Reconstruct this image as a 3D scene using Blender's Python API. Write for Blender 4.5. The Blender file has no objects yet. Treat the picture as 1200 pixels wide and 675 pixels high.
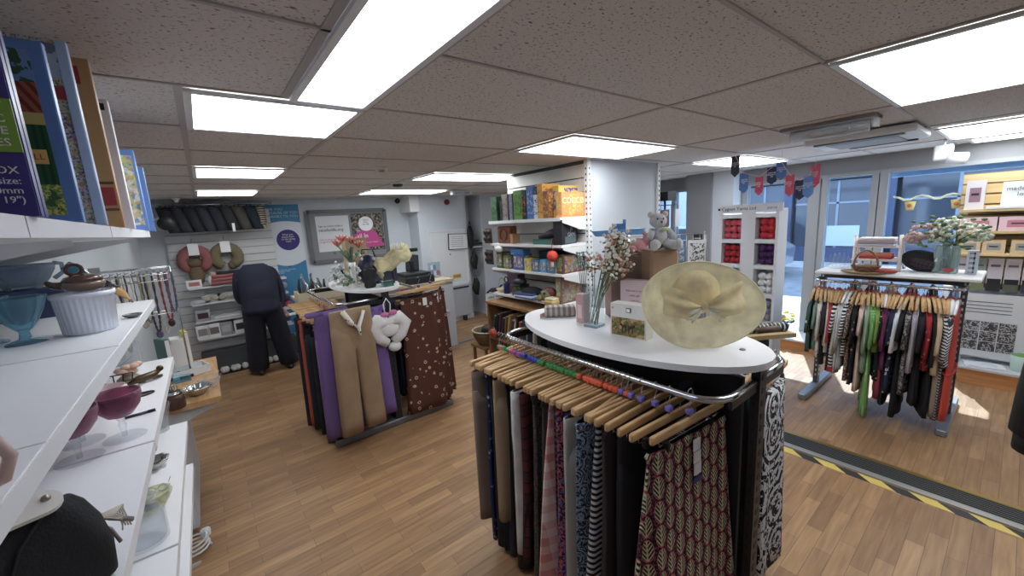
import bpy, bmesh, math, random
from mathutils import Vector, Matrix, Euler, noise
PI=math.pi; rnd=random.Random(7)
COL=bpy.context.scene.collection
sc=bpy.context.scene
# ---------------------------------------------------------------- camera
F=463.0; YAW,PIT,ROL=-.6551,-.1735,-.0590; H=1.85; CE=2.33
RM=(Matrix.Rotation(YAW,3,'Z')@Matrix.Rotation(PIT,3,'X')@Matrix.Rotation(PI/2,3,'X')@Matrix.Rotation(ROL,3,'Z'))
cd=bpy.data.cameras.new('camera'); cam=bpy.data.objects.new('camera',cd); COL.objects.link(cam)
cam.matrix_world=Matrix.Translation((0,0,H))@RM.to_4x4()
cd.sensor_width=36; cd.lens=F/1200*36; cd.clip_start=.02; cd.clip_end=200
sc.camera=cam
# measured points of the room: a direction met with a real plane of the room
def ray(x,y): return RM@Vector(((x-600)/F,-(y-337.5)/F,-1.0))
def ZP(x,y,z):
    d=ray(x,y); t=(z-H)/d.z; return Vector((d.x*t,d.y*t,z))
def YP(x,y,Y):
    d=ray(x,y); t=Y/d.y; return Vector((d.x*t,Y,H+d.z*t))
def XP(x,y,X):
    d=ray(x,y); t=X/d.x; return Vector((X,d.y*t,H+d.z*t))
# ---------------------------------------------------------------- mesh builder
class MB:
    def __init__(s): s.v=[]; s.f=[]; s.sm=[]
    def add(s,vs,fs,smooth=False,M=None):
        b=len(s.v)
        for p in vs:
            p=Vector(p); s.v.append(tuple(M@p if M is not None else p))
        for f in fs: s.f.append(tuple(b+i for i in f)); s.sm.append(smooth)
        return s
    def box(s,c,d,rz=0,M=None,ch=0):
        x,y,z=[k/2 for k in d]; T=Matrix.Translation(c)@Matrix.Rotation(rz,4,'Z')
        if M is not None: T=M@T
        if ch<=0:
            vs=[(sx*x,sy*y,sz*z) for sz in(-1,1) for sy in(-1,1) for sx in(-1,1)]
            fs=[(0,2,3,1),(4,5,7,6),(0,1,5,4),(2,6,7,3),(0,4,6,2),(1,3,7,5)]
            return s.add(vs,fs,False,T)
        r=[]   # chamfered outline in xy, and in z
        c_=min(ch,x*.9,y*.9,z*.9)
        def ring(ix,zz): 
            X=x-ix;Y=y-ix
            return [(X-c_,-Y,zz),(X,-Y+c_,zz),(X,Y-c_,zz),(X-c_,Y,zz),(-X+c_,Y,zz),(-X,Y-c_,zz),(-X,-Y+c_,zz),(-X+c_,-Y,zz)]
        rs=[ring(c_*.6,-z),ring(0,-z+c_),ring(0,z-c_),ring(c_*.6,z)]
        vs=sum(rs,[]); fs=[tuple(range(7,-1,-1)),tuple(range(24,32))]
        for k in range(3):
            for i in range(8):
                j=(i+1)%8; fs.append((k*8+i,k*8+j,k*8+8+j,k*8+8+i))
        return s.add(vs,fs,False,T)
    def box2(s,a,b,ch=0):
        return s.box([(a[i]+b[i])/2 for i in range(3)],[abs(b[i]-a[i]) for i in range(3)],ch=ch)
    def tube(s,pts,r,n=8,closed=False,cap=True,M=None):
        pts=[Vector(p) for p in pts]; m=len(pts); rr=r if isinstance(r,(list,tuple)) else [r]*m
        vs=[];fs=[]; up=None
        for i,p in enumerate(pts):
            if closed: t=pts[(i+1)%m]-pts[i-1]
            else: t=pts[min(i+1,m-1)]-pts[max(i-1,0)]
            if t.length<1e-9: t=Vector((0,0,1))
            t.normalize()
            if up is None:
                up=Vector((0,0,1)) if abs(t.z)<.9 else Vector((1,0,0))
            a=up-t*up.dot(t)
            if a.length<1e-4: a=Vector((1,0,0))-t*t.x
            a.normalize(); up=a; b=t.cross(a)
            for k in range(n):
                an=2*PI*k/n; vs.append(p+(a*math.cos(an)+b*math.sin(an))*rr[i])
        for i in range(m if closed else m-1):
            for k in range(n):
                j=(k+1)%n; i2=(i+1)%m
                fs.append((i*n+k,i*n+j,i2*n+j,i2*n+k))
        if cap and not closed:
            fs.append(tuple(range(n-1,-1,-1))); fs.append(tuple((m-1)*n+k for k in range(n)))
        return s.add(vs,fs,True,M)
    def lathe(s,prof,n=24,c=(0,0,0),M=None,flute=0,fn=0,cap=True,sx=1,sy=1):
        vs=[];fs=[];m=len(prof)
        for r,z in prof:
            for k in range(n):
                a=2*PI*k/n; q=r*(1+flute*math.cos(fn*a)) if fn else r
                vs.append((c[0]+q*math.cos(a)*sx,c[1]+q*math.sin(a)*sy,c[2]+z))
        for i in range(m-1):
            for k in range(n):
                j=(k+1)%n; fs.append((i*n+k,i*n+j,i*n+n+j,i*n+n+k))
        if cap:
            fs.append(tuple(range(n-1,-1,-1))); fs.append(tuple((m-1)*n+k for k in range(n)))
        return s.add(vs,fs,True,M)
    def ball(s,c,r,n=10,m=7,M=None):
        r=(r,r,r) if not isinstance(r,(list,tuple)) else r
        vs=[];fs=[]
        vs.append((c[0],c[1],c[2]-r[2]))
        for i in range(1,m):
            p=PI*i/m
            for k in range(n):
                a=2*PI*k/n; vs.append((c[0]+r[0]*math.sin(p)*math.cos(a),c[1]+r[1]*math.sin(p)*math.sin(a),c[2]-r[2]*math.cos(p)))
        vs.append((c[0],c[1],c[2]+r[2])); L=len(vs)-1
        for k in range(n): fs.append((0,1+(k+1)%n,1+k)); fs.append((L,L-n+k,L-n+(k+1)%n))
        for i in range(m-2):
            for k in range(n):
                j=(k+1)%n; fs.append((1+i*n+k,1+i*n+j,1+i*n+n+j,1+i*n+n+k))
        return s.add(vs,fs,True,M)
    def prism(s,poly,h,M=None,smooth=False):     # polygon in xy, extruded along z by h
        n=len(poly); vs=[(x,y,0) for x,y in poly]+[(x,y,h) for x,y in poly]
        fs=[tuple(range(n-1,-1,-1)),tuple(range(n,2*n))]+[(i,(i+1)%n,n+(i+1)%n,n+i) for i in range(n)]
        return s.add(vs,fs,smooth,M)
    def loft(s,rings,cap=True,M=None,smooth=True):
        n=len(rings[0]); vs=sum([list(r) for r in rings],[]); fs=[]
        for i in range(len(rings)-1):
            for k in range(n):
                j=(k+1)%n; fs.append((i*n+k,i*n+j,i*n+n+j,i*n+n+k))
        b=len(s.f); s.add(vs,fs,smooth,M)
        if cap:
            o=len(s.v)-len(vs); s.f.append(tuple(o+k for k in range(n-1,-1,-1))); s.f.append(tuple(o+(len(rings)-1)*n+k for k in range(n))); s.sm+= [False,False]
        return s
    def mesh(s,name):
        me=bpy.data.meshes.new(name); me.from_pydata(s.v,[],s.f); me.polygons.foreach_set('use_smooth',s.sm); 
        bm=bmesh.new(); bm.from_mesh(me); bmesh.ops.recalc_face_normals(bm,faces=bm.faces); bm.to_mesh(me); bm.free()
        me.update(); return me
def part(name,mb,m,parent=None,label=None,loc=None,rot=None,kind=None):
    me=mb if isinstance(mb,bpy.types.Mesh) else mb.mesh(name)
    o=bpy.data.objects.new(name,me); COL.objects.link(o)
    if m is not None:
        me.materials.clear(); me.materials.append(m)
    if parent is not None: o.parent=parent
    if loc is not None: o.location=loc
    if rot is not None: o.rotation_euler=rot
    if label: o['label']=label
    if kind: o['kind']=kind
    return o
def thing(name,label,cat,loc=(0,0,0),rz=0,group=None,rot=None):
    o=bpy.data.objects.new(name,None); COL.objects.link(o); o.empty_display_size=.05
    o.location=loc; o.rotation_euler=rot if rot is not None else (0,0,rz)
    o['label']=label; o['category']=cat
    if group: o['group']=group
    return o
def solo(name,mb,m,label,cat,loc=(0,0,0),rz=0,group=None,rot=None,kind=None):
    o=part(name,mb,m); o.location=loc; o.rotation_euler=rot if rot is not None else (0,0,rz)
    o['label']=label; o['category']=cat
    if group: o['group']=group
    if kind: o['kind']=kind
    return o
def struct(name,mb,m,parent=None):
    o=part(name,mb,m,parent)
    if parent is None: o['kind']='structure'
    return o
def dup(root,loc,rz=None,label=None,group=None,rot=None,swap=None,cat=None):
    r=root.copy(); COL.objects.link(r); r.location=loc
    if rz is not None: r.rotation_euler=(0,0,rz)
    if rot is not None: r.rotation_euler=rot
    if label: r['label']=label
    if cat: r['category']=cat
    if group: r['group']=group
    for ch in list(root.children):
        c=ch.copy(); COL.objects.link(c); c.parent=r
        if swap and ch.name.split('.')[0] in swap:
            c.data=ch.data.copy(); c.data.materials.clear(); c.data.materials.append(swap[ch.name.split('.')[0]])
        for g in ch.children:
            d=g.copy(); COL.objects.link(d); d.parent=c
    return r
# ---------------------------------------------------------------- materials
def lin(c):
    def f(u): u/=255; return u/12.92 if u<=.04045 else ((u+.055)/1.055)**2.4
    r,g,b=f(c[0]),f(c[1]),f(c[2]); y=.3*r+.55*g+.15*b; k=.86
    return (y+(r-y)*k+.004,y+(g-y)*k+.004,y+(b-y)*k+.004,1)
_mc={}
def newmat(name):
    m=bpy.data.materials.new(name); m.use_nodes=True; nt=m.node_tree; b=nt.nodes['Principled BSDF']; return m,nt,b
def mat(col,rough=.6,metal=0,name='paint',spec=.5,alpha=1,trans=0,em=0,sheen=0,coat=0,bump=0,bs=60):
    k=(tuple(col),rough,metal,name,spec,alpha,trans,em,sheen,coat,bump,bs)
    if k in _mc: return _mc[k]
    m,nt,b=newmat(name); b.inputs['Base Color'].default_value=lin(col); b.inputs['Roughness'].default_value=rough
    b.inputs['Metallic'].default_value=metal; b.inputs['Specular IOR Level'].default_value=spec
    b.inputs['Alpha'].default_value=alpha; b.inputs['Transmission Weight'].default_value=trans
    if em: b.inputs['Emission Color'].default_value=lin(col); b.inputs['Emission Strength'].default_value=em
    if sheen: b.inputs['Sheen Weight'].default_value=sheen
    if coat: b.inputs['Coat Weight'].default_value=coat
    if bump:
        n=nt.nodes.new('ShaderNodeTexNoise'); n.inputs['Scale'].default_value=bs; n.inputs['Detail'].default_value=4
        tc=nt.nodes.new('ShaderNodeTexCoord'); nt.links.new(tc.outputs['Object'],n.inputs['Vector'])
        bp=nt.nodes.new('ShaderNodeBump'); bp.inputs['Strength'].default_value=bump; bp.inputs['Distance'].default_value=.01
        nt.links.new(n.outputs['Fac'],bp.inputs['Height']); nt.links.new(bp.outputs['Normal'],b.inputs['Normal'])
    _mc[k]=m; return m
def glassmat(col=(235,245,248),tint=.25,rough=.03,name='clear_glass'):
    """thin-walled glass: clear surface with a tinted share and gloss"""
    k=('g',tuple(col),tint,rough)
    if k in _mc: return _mc[k]
    m=bpy.data.materials.new(name); m.use_nodes=True; nt=m.node_tree; nt.nodes.clear(); N=nt.nodes.new; L=nt.links.new
    out=N('ShaderNodeOutputMaterial'); tr=N('ShaderNodeBsdfTransparent'); tr.inputs['Color'].default_value=lin(col)
    gl=N('ShaderNodeBsdfPrincipled'); gl.inputs['Base Color'].default_value=lin(col); gl.inputs['Roughness'].default_value=rough; gl.inputs['Specular IOR Level'].default_value=.8
    lw=N('ShaderNodeLayerWeight'); lw.inputs['Blend'].default_value=.35
    mr=N('ShaderNodeMapRange'); mr.inputs['To Min'].default_value=tint*.3; mr.inputs['To Max'].default_value=min(1,tint*2.2)
    L(lw.outputs['Facing'],mr.inputs['Value']); mx=N('ShaderNodeMixShader'); L(mr.outputs['Result'],mx.inputs['Fac'])
    L(tr.outputs[0],mx.inputs[1]); L(gl.outputs[0],mx.inputs[2]); L(mx.outputs[0],out.inputs['Surface'])
    _mc[k]=m; return m
def pat(kind,c1,c2,c3=None,scale=10,name='fabric',rough=.85,stretch=(1,1,1),metal=0,rot=(0,0,0),thr=.5,obj=True):
    k=('p',kind,tuple(c1),tuple(c2),tuple(c3) if c3 else None,scale,name,rough,stretch,rot,thr)
    if k in _mc: return _mc[k]
    m,nt,b=newmat(name); N=nt.nodes.new; L=nt.links.new
    b.inputs['Roughness'].default_value=rough; b.inputs['Specular IOR Level'].default_value=.3; b.inputs['Metallic'].default_value=metal
    tc=N('ShaderNodeTexCoord'); mp=N('ShaderNodeMapping'); L(tc.outputs['Object'],mp.inputs['Vector'])
    mp.inputs['Scale'].default_value=tuple(scale*s for s in stretch); mp.inputs['Rotation'].default_value=rot; V=mp.outputs['Vector']
    def math_(op,a,bb=None,c=None):
        n=N('ShaderNodeMath'); n.operation=op
        for i,q in enumerate((a,bb,c)):
            if q is None: continue
            if isinstance(q,(int,float)): n.inputs[i].default_value=q
            else: L(q,n.inputs[i])
        return n.outputs[0]
    def sep(v):
        s=N('ShaderNodeSeparateXYZ'); L(v,s.inputs[0]); return s.outputs
    def mix(f,a,bb):
        n=N('ShaderNodeMix'); n.data_type='RGBA'
        if isinstance(f,(int,float)): n.inputs[0].default_value=f
        else: L(f,n.inputs[0])
        for i,q in ((6,a),(7,bb)):
            if isinstance(q,(tuple,list)): n.inputs[i].default_value=lin(q) 
            else: L(q,n.inputs[i])
        return n.outputs[2]
    def noise_(sc_,det=3,vec=V):
        n=N('ShaderNodeTexNoise'); n.inputs['Scale'].default_value=sc_; n.inputs['Detail'].default_value=det; L(vec,n.inputs['Vector']); return n.outputs['Fac']
    def vor(sc_,feat='F1',vec=V,out='Distance'):
        n=N('ShaderNodeTexVoronoi'); n.feature=feat; n.inputs['Scale'].default_value=sc_; L(vec,n.inputs['Vector']); return n.outputs[out]
    c3=c3 or c1
    if kind=='stripe':     # along z
        s=sep(V); f=math_('GREATER_THAN',math_('FRACT',s[2]),thr); col=mix(f,c1,c2)
    elif kind=='vstripe':
        s=sep(V); f=math_('GREATER_THAN',math_('FRACT',s[0]),thr); col=mix(f,c1,c2)
    elif kind=='check':
        s=sep(V); a=math_('GREATER_THAN',math_('FRACT',math_('ADD',s[0],s[1])),.5); c=math_('GREATER_THAN',math_('FRACT',s[2]),.5)
        f=math_('MULTIPLY',math_('ADD',a,c),.5); col=mix(f,c1,c2)
    elif kind=='tartan':
        s=sep(V); a=math_('LESS_THAN',math_('FRACT',math_('ADD',s[0],s[1])),.12); c=math_('LESS_THAN',math_('FRACT',s[2]),.12)
        d=math_('LESS_THAN',math_('FRACT',math_('MULTIPLY',s[2],.5)),.5)
        col=mix(math_('MAXIMUM',a,c),mix(math_('MULTIPLY',d,.5),c1,c3),c2)
    elif kind=='floral':
        d=vor(1); f=math_('LESS_THAN',math_('ADD',d,math_('MULTIPLY',noise_(6),.35)),.42+.0); g=math_('LESS_THAN',vor(1),.12)
        col=mix(g,mix(f,c1,c2),c3)
    elif kind=='speckle':
        f=math_('GREATER_THAN',noise_(2.2,4),thr); g=math_('GREATER_THAN',noise_(1.1,2),.58); col=mix(g,mix(f,c1,c2),c3)
    elif kind=='leaf':     # rows of almond shaped leaves with slanting veins
        s=sep(V); row=math_('FLOOR',s[0]); off=math_('MULTIPLY',math_('MODULO',row,2),.5)
        u=math_('SUBTRACT',math_('FRACT',s[0]),.5); v=math_('SUBTRACT',math_('FRACT',math_('ADD',math_('MULTIPLY',s[2],.6),off)),.5)
        rr=math_('SQRT',math_('ADD',math_('MULTIPLY',math_('MULTIPLY',u,u),5.2),math_('MULTIPLY',math_('MULTIPLY',v,v),4.4)))
        inside=math_('LESS_THAN',rr,.9); rim=math_('MULTIPLY',math_('GREATER_THAN',rr,.9),math_('LESS_THAN',rr,1.0))
        vein=math_('GREATER_THAN',math_('FRACT',math_('MULTIPLY',math_('SUBTRACT',v,math_('MULTIPLY',math_('ABSOLUTE',u),.9)),5)),.55)
        spine=math_('LESS_THAN',math_('ABSOLUTE',u),.05)
        bg=mix(math_('GREATER_THAN',noise_(7,2),.56),(28,26,30),c3)
        col=mix(inside,bg,mix(math_('MAXIMUM',vein,spine),(38,34,34),c2)); col=mix(rim,col,c1)
    elif kind=='mandala':
        d=vor(1); r=math_('GREATER_THAN',math_('FRACT',math_('MULTIPLY',d,5)),.5); n=math_('GREATER_THAN',noise_(9,2),.58)
        x=math_('ABSOLUTE',math_('SUBTRACT',r,n)); col=mix(x,c1,c2)
    elif kind=='crack':
        d=vor(1,'DISTANCE_TO_EDGE'); col=mix(math_('LESS_THAN',d,thr),c1,c2)
    elif kind=='dots':
        s=N('ShaderNodeVectorMath'); s.operation='FRACTION'; L(V,s.inputs[0]); q=sep(s.outputs[0])
        a=math_('SUBTRACT',q[0],.5); c=math_('SUBTRACT',q[2],.5); r=math_('SQRT',math_('ADD',math_('MULTIPLY',a,a),math_('MULTIPLY',c,c)))
        col=mix(math_('LESS_THAN',r,thr*.5),c1,c2)
    elif kind=='scene':    # busy printed picture: patches in three colours plus random cells
        n=N('ShaderNodeTexVoronoi'); n.inputs['Scale'].default_value=1.; L(V,n.inputs['Vector'])
        hs=N('ShaderNodeHueSaturation'); hs.inputs['Saturation'].default_value=.75; hs.inputs['Value'].default_value=.7; L(n.outputs['Color'],hs.inputs['Color'])
        a=math_('GREATER_THAN',noise_(1.6,5),.52); c=math_('GREATER_THAN',noise_(.8,3),.55)
        base=mix(c,mix(a,c1,c2),c3); col=mix(.35,base,hs.outputs[0])
    elif kind=='noise':
        cr=N('ShaderNodeValToRGB'); L(noise_(1,5),cr.inputs[0]); cr.color_ramp.elements[0].position=.35; cr.color_ramp.elements[1].position=.65
        cr.color_ramp.elements[0].color=lin(c1); cr.color_ramp.elements[1].color=lin(c2); col=cr.outputs[0]
    elif kind=='weave':
        s=sep(V); a=math_('SINE',math_('MULTIPLY',s[0],6.28)); c=math_('SINE',math_('MULTIPLY',s[2],6.28)); f=math_('GREATER_THAN',math_('MULTIPLY',a,c),0)
        col=mix(f,c1,c2)
    L(col,b.inputs['Base Color']); _mc[k]=m; return m
def txt(name,s,size,m,parent,loc,rot=(PI/2,0,0),align='LEFT',ext=.0006,xs=1):
    cu=bpy.data.curves.new(name,'FONT'); cu.body=s; cu.size=size; cu.extrude=ext; cu.align_x=align; cu.resolution_u=2
    o=bpy.data.objects.new(name,cu); COL.objects.link(o)
    dg=bpy.context.evaluated_depsgraph_get(); me=bpy.data.meshes.new_from_object(o.evaluated_get(dg)); me.name=name
    bpy.data.objects.remove(o); me.materials.clear(); me.materials.append(m)
    q=bpy.data.objects.new(name,me); COL.objects.link(q); q.parent=parent; q.location=loc; q.rotation_euler=rot; q.scale=(xs,1,1)
    return q
WHITE=mat((225,228,230),.45,name='white_paint'); CHROME=mat((200,202,205),.18,1,name='chrome'); GREY=mat((120,124,128),.45,.6,name='grey_steel')
DGREY=mat((52,54,58),.4,.5,name='dark_steel'); BLACK=mat((16,16,18),.6,name='black'); WHITEP=mat((238,238,240),.35,name='white_laminate')
INK=mat((30,32,40),.7,name='ink'); PAPER=mat((240,240,242),.6,name='paper')
GLASS=glassmat()
# ================================================================ THE ROOM
def wood_floor():
    m,nt,b=newmat('wood_plank_floor'); N=nt.nodes.new; L=nt.links.new
    tc=N('ShaderNodeTexCoord'); br=N('ShaderNodeTexBrick'); L(tc.outputs['Object'],br.inputs['Vector'])
    br.inputs['Scale'].default_value=1; br.inputs['Brick Width'].default_value=.42; br.inputs['Row Height'].default_value=.075
    br.inputs['Mortar Size'].default_value=.0012; br.inputs['Color1'].default_value=lin((190,148,100)); br.inputs['Color2'].default_value=lin((158,118,78)); br.inputs['Mortar'].default_value=lin((128,94,62))
    br.offset=.37; br.offset_frequency=2
    mp=N('ShaderNodeMapping'); mp.inputs['Scale'].default_value=(2.2,26,1); L(tc.outputs['Object'],mp.inputs['Vector'])
    n=N('ShaderNodeTexNoise'); n.inputs['Scale'].default_value=1.6; n.inputs['Detail'].default_value=6; L(mp.outputs[0],n.inputs['Vector'])
    cr=N('ShaderNodeValToRGB'); L(n.outputs['Fac'],cr.inputs[0]); cr.color_ramp.elements[0].color=(.66,.6,.55,1); cr.color_ramp.elements[1].color=(1.12,1.1,1.06,1); cr.color_ramp.elements[0].position=.3; cr.color_ramp.elements[1].position=.7
    mx=N('ShaderNodeMix'); mx.data_type='RGBA'; mx.blend_type='MULTIPLY'; mx.inputs[0].default_value=.75; L(br.outputs['Color'],mx.inputs[6]); L(cr.outputs[0],mx.inputs[7])
    L(mx.outputs[2],b.inputs['Base Color']); b.inputs['Roughness'].default_value=.42; b.inputs['Specular IOR Level'].default_value=.45
    return m
def tile_mat():
    m,nt,b=newmat('mineral_ceiling_tile'); N=nt.nodes.new; L=nt.links.new
    tc=N('ShaderNodeTexCoord'); mp=N('ShaderNodeMapping'); mp.inputs['Scale'].default_value=(1,1.6,1); mp.inputs['Rotation'].default_value=(0,0,.5); L(tc.outputs['Object'],mp.inputs['Vector'])
    n=N('ShaderNodeTexNoise'); n.inputs['Scale'].default_value=85; n.inputs['Detail'].default_value=2; n.inputs['Distortion'].default_value=.6; L(mp.outputs[0],n.inputs['Vector'])
    cr=N('ShaderNodeValToRGB'); L(n.outputs['Fac'],cr.inputs[0]); e=cr.color_ramp.elements
    e[0].position=.33; e[0].color=lin((130,122,118)); e[1].position=.40; e[1].color=lin((214,208,204))
    L(cr.outputs[0],b.inputs['Base Color']); b.inputs['Roughness'].default_value=.95; b.inputs['Specular IOR Level'].default_value=.1
    bp=N('ShaderNodeBump'); bp.inputs['Strength'].default_value=.5; bp.inputs['Distance'].default_value=.004; L(n.outputs['Fac'],bp.inputs['Height']); L(bp.outputs[0],b.inputs['Normal'])
    return m
WALL=mat((205,212,220),.7,name='wall_paint',bump=.06,bs=40); GWALL=mat((150,152,156),.7,name='grey_wall_paint'); FR=mat((158,162,168),.5,name='window_frame_paint')
TBAR=mat((176,170,166),.6,name='ceiling_bar_paint')
XL,XR,YB,YF=-.62,6.2,-1.7,6.85
struct('floor',MB().box2((XL-.1,YB-.1,-.1),(XR+.1,YF+.1,0)),wood_floor())
struct('ceiling',MB().box2((XL-.1,YB-.1,CE),(XR+.1,YF+.1,CE+.08)),tile_mat())
struct('wall_left',MB().box2((XL-.1,YB-.1,0),(XL,YF+.1,CE)),WALL)
struct('wall_back',MB().box2((XL,YB-.1,0),(XR,YB,CE)),WALL)
struct('wall_far',MB().box2((XL,YF,0),(XR,YF+.1,CE)),WALL)
# ceiling grid
bars=[]
def bar(a,b,w=.022):
    d=Vector(b)-Vector(a); m=MB(); c=(Vector(a)+Vector(b))/2
    if abs(d.x)>abs(d.y): m.box((c.x,c.y,CE-.0025),(abs(d.x),w,.005))
    else: m.box((c.x,c.y,CE-.0025),(w,abs(d.y),.005))
    struct('trim_%d'%(len(bars)+1),m,TBAR); bars.append(1)
GX=[.015,.615,1.825,3.03,4.23,5.43]; GY=[1.69+.6*k for k in range(-5,9)]
for x in GX: bar((x,YB if x>.1 else 1.69,0),(x,YF,0),.024)
bar((.315,YB,0),(.315,1.68,0),.024)
for y in GY: bar((XL,y,0),(XR,y,0),.012)
# ceiling lights
EMI=None
def emat(s,col=(246,252,255)):
    m,nt,b=newmat('light_diffuser'); b.inputs['Base Color'].default_value=lin((240,240,240)); b.inputs['Emission Color'].default_value=lin(col); b.inputs['Emission Strength'].default_value=s; return m
EMI=emat(4.6); EMB=emat(3.4,(222,232,255))
def panel(x0,x1,y0,y1,label,m=EMI,grp=None):
    cx,cy=(x0+x1)/2,(y0+y1)/2; t=thing('ceiling_light',label,'ceiling light',(cx,cy,CE-.012),group='flat light panels in the ceiling grid')
    w,d=(x1-x0)/2-.012,(y1-y0)/2-.012; f=.022; fr=MB()
    fr.box((0,d-f/2,0),(2*w,f,.012)).box((0,-d+f/2,0),(2*w,f,.012)).box((w-f/2,0,0),(f,2*d-2*f,.012)).box((-w+f/2,0,0),(f,2*d-2*f,.012))
    part('frame',fr,WHITE,t); part('diffuser',MB().box((0,0,.002),(2*w-2*f,2*d-2*f,.006)),m,t)
panel(.315,.615,.49,1.69,'large narrow light panel above the camera at the top of the photo',EMB)
panel(.015,.615,1.69,2.29,'light panel right beyond the narrow one, nearest in the left row')
panel(.015,.615,3.49,4.09,'light panel in the middle of the left row')
panel(.015,.615,5.29,5.89,'farthest light panel of the left row, in front of the far slatted wall')
panel(1.825,3.03,1.69,2.29,'wide light panel touching the white column with the game shelves')
panel(1.825,3.03,3.49,4.09,'wide light panel behind the column top, middle one of its row')
panel(1.825,3.03,5.29,5.89,'farthest wide light panel, above the till corner')
panel(1.825,3.03,-.11,.49,'large light panel at the top right corner of the photo')
panel(4.23,5.43,1.69,2.29,'light panel above the yarn stand and bunting')
panel(4.4,5.43,-.11,.49,'light panel at the right edge, beyond the air conditioning cassette')
panel(5.6,6.1,-.11,.4,'thin looking last light panel at right edge close to the shop window')
# air conditioning cassette and batten
t=thing('air_conditioner','flat ceiling air conditioning cassette with open louvre near the shop window','air conditioner',(4.08,.80,CE-.04))
part('housing',MB().box((0,0,0),(.62,.62,.05),ch=.012),WHITE,t)
part('louvre',MB().box((-.26,0,-.03),(.05,.5,.012)),GREY,t)
part('grille',MB().box((.02,0,-.03),(.4,.4,.008)),mat((150,150,150),.5,name='grille_grey'),t)
part('outlet',MB().box((.27,-.05,-.03),(.05,.4,.01)),BLACK,t)
t=thing('emergency_light','clear slim emergency light batten mounted on the ceiling beside the air conditioner','light',(3.22,.82,CE-.012),rz=0)
part('base',MB().box((0,0,0),(.16,.48,.02)),mat((140,132,126),.4,name='batten_grey'),t)
part('cover',MB().tube([(0,-.2,-.045),(0,.2,-.045)],.035,12),glassmat((230,235,240),.5),t); part('end_bracket',MB().box((0,-.23,-.03),(.05,.02,.06)),WHITE,t)
t=thing('smoke_detector','round white smoke detector under the ceiling beyond the near panels','smoke detector',tuple(ZP(466,216,CE-.02)))
part('base',MB().lathe([(.08,.0),(.085,.018)],20),WHITE,t); part('sensor',MB().lathe([(.02,-.03),(.05,-.025),(.06,0)],20),DGREY,t)
t=thing('ceiling_spotlight','small round clear fitting under the ceiling between the far light panels','ceiling fitting',tuple(ZP(447,199,CE-.02)))
part('base',MB().lathe([(.05,-.0),(.055,.018)],16),WHITE,t); part('cap',MB().lathe([(.02,-.02),(.03,0)],16),CHROME,t)
t=thing('ceiling_sensor','small white ceiling sensor in front of the hat rail at far left','sensor',tuple(ZP(206,234,CE-.02)))
part('base',MB().lathe([(.04,0),(.05,.018)],16),WHITE,t); part('dome',MB().ball((0,0,-.005),.028),WHITE,t)
# ---------------------------------------------------------------- far wall features
br=MB().box2((3.0,6.45,0),(3.97,YF,CE)); struct('wall_chimney_breast',br,WALL)
struct('wall_alcove_right',MB().box2((4.28,6.42,0),(6.2,YF,CE)),WALL)
struct('trim_bulkhead',MB().box2((2.85,6.40,2.06),(3.02,YF,CE)),WHITE)
struct('baseboard_far',MB().box2((1.2,YF-.018,0),(3.0,YF,.12)),WHITE)
struct('baseboard_breast',MB().box2((3.0,6.435,0),(3.97,6.45,.09)),WHITE)
a=YP(502,267,6.45); b=YP(556,330,6.45)
t=thing('wall_panel','white access panel with raised border on the chimney breast','access panel',(3.56,6.44,1.2))
m=MB(); m.box((0,0,0),(.72,.015,1.02)); part('board',m,WHITE,t)
m=MB()
for q in ((0,.5,.74,.03),(0,-.5,.8,.05)): m.box((q[0],-.012,q[1]),(q[2],.02,q[3]))
for s in(-1,1): m.box((s*.36,-.012,0),(.03,.02,1.0))
part('border',m,WHITE,t); part('keyhole',MB().box((0,-.01,.07),(.012,.006,.03)),INK,t)
m=MB(); m.box((0,-.0125,0),(.42,.012,.3))
P=YP(537,283,6.42); t=thing('paper_notice','white printed notice in a thin dark clip frame on the panel','notice',(P.x,6.42,P.z),rot=(0,.05,0))
part('sheet',MB().box((0,0,0),(.40,.006,.27)),PAPER,t); m=MB()
for s in(-1,1): m.box((s*.205,-.004,0),(.016,.012,.29)); m.box((0,-.004,s*.14),(.42,.012,.012))
part('frame',m,mat((70,75,85),.4,name='frame_dark'),t)
m=MB()
for i in range(6): m.box((-.02,-.004,.09-i*.035),(.26,.002,.006))
part('text_lines',m,mat((130,135,150),.6,name='print_grey'),t)
P=YP(533,324,6.42); t=thing('warning_sticker','yellow electrical warning sticker low on the white access panel','sticker',(P.x,6.425,P.z))
part('yellow_field',MB().box((.05,0,0),(.17,.003,.075)),mat((225,180,40),.5,name='yellow'),t)
part('white_field',MB().box((-.085,0,0),(.09,.003,.075)),PAPER,t)
part('triangle',MB().prism([(-.03,-.025),(.03,-.025),(0,.03)],.004,M=Matrix.Translation((-.085,.0,0))@Matrix.Rotation(PI/2,4,'X')),mat((235,170,30),.5,name='orange_yellow'),t)
txt('lettering','DANGER',.035,INK,t,(-.02,-.004,-.012))
t=thing('wall_heater','pale grey flat electric panel heater under the access panel','heater',(3.56,6.38,.38))
part('body',MB().box((0,0,0),(.56,.08,.56),ch=.015),mat((178,180,184),.4,.2,name='heater_grey'),t)
part('top_grille',MB().box((0,-.005,.262),(.57,.09,.03)),DGREY,t); m=MB()
for s in(-.18,.18): m.box((s,0,-.33),(.05,.08,.1))
part('foot',m,DGREY,t)
P=YP(523,237,6.42); t=thing('fire_alarm_bell','round dark red fire alarm sounder high on the chimney breast','alarm',(P.x,6.44,P.z))
part('back_plate',MB().lathe([(.055,0),(.055,.02)],20,M=Matrix.Rotation(PI/2,4,'X')),WHITE,t)
part('sounder',MB().lathe([(.05,.02),(.05,.055),(.03,.07)],20,M=Matrix.Rotation(PI/2,4,'X')),mat((110,20,22),.35,name='alarm_red'),t)
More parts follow.
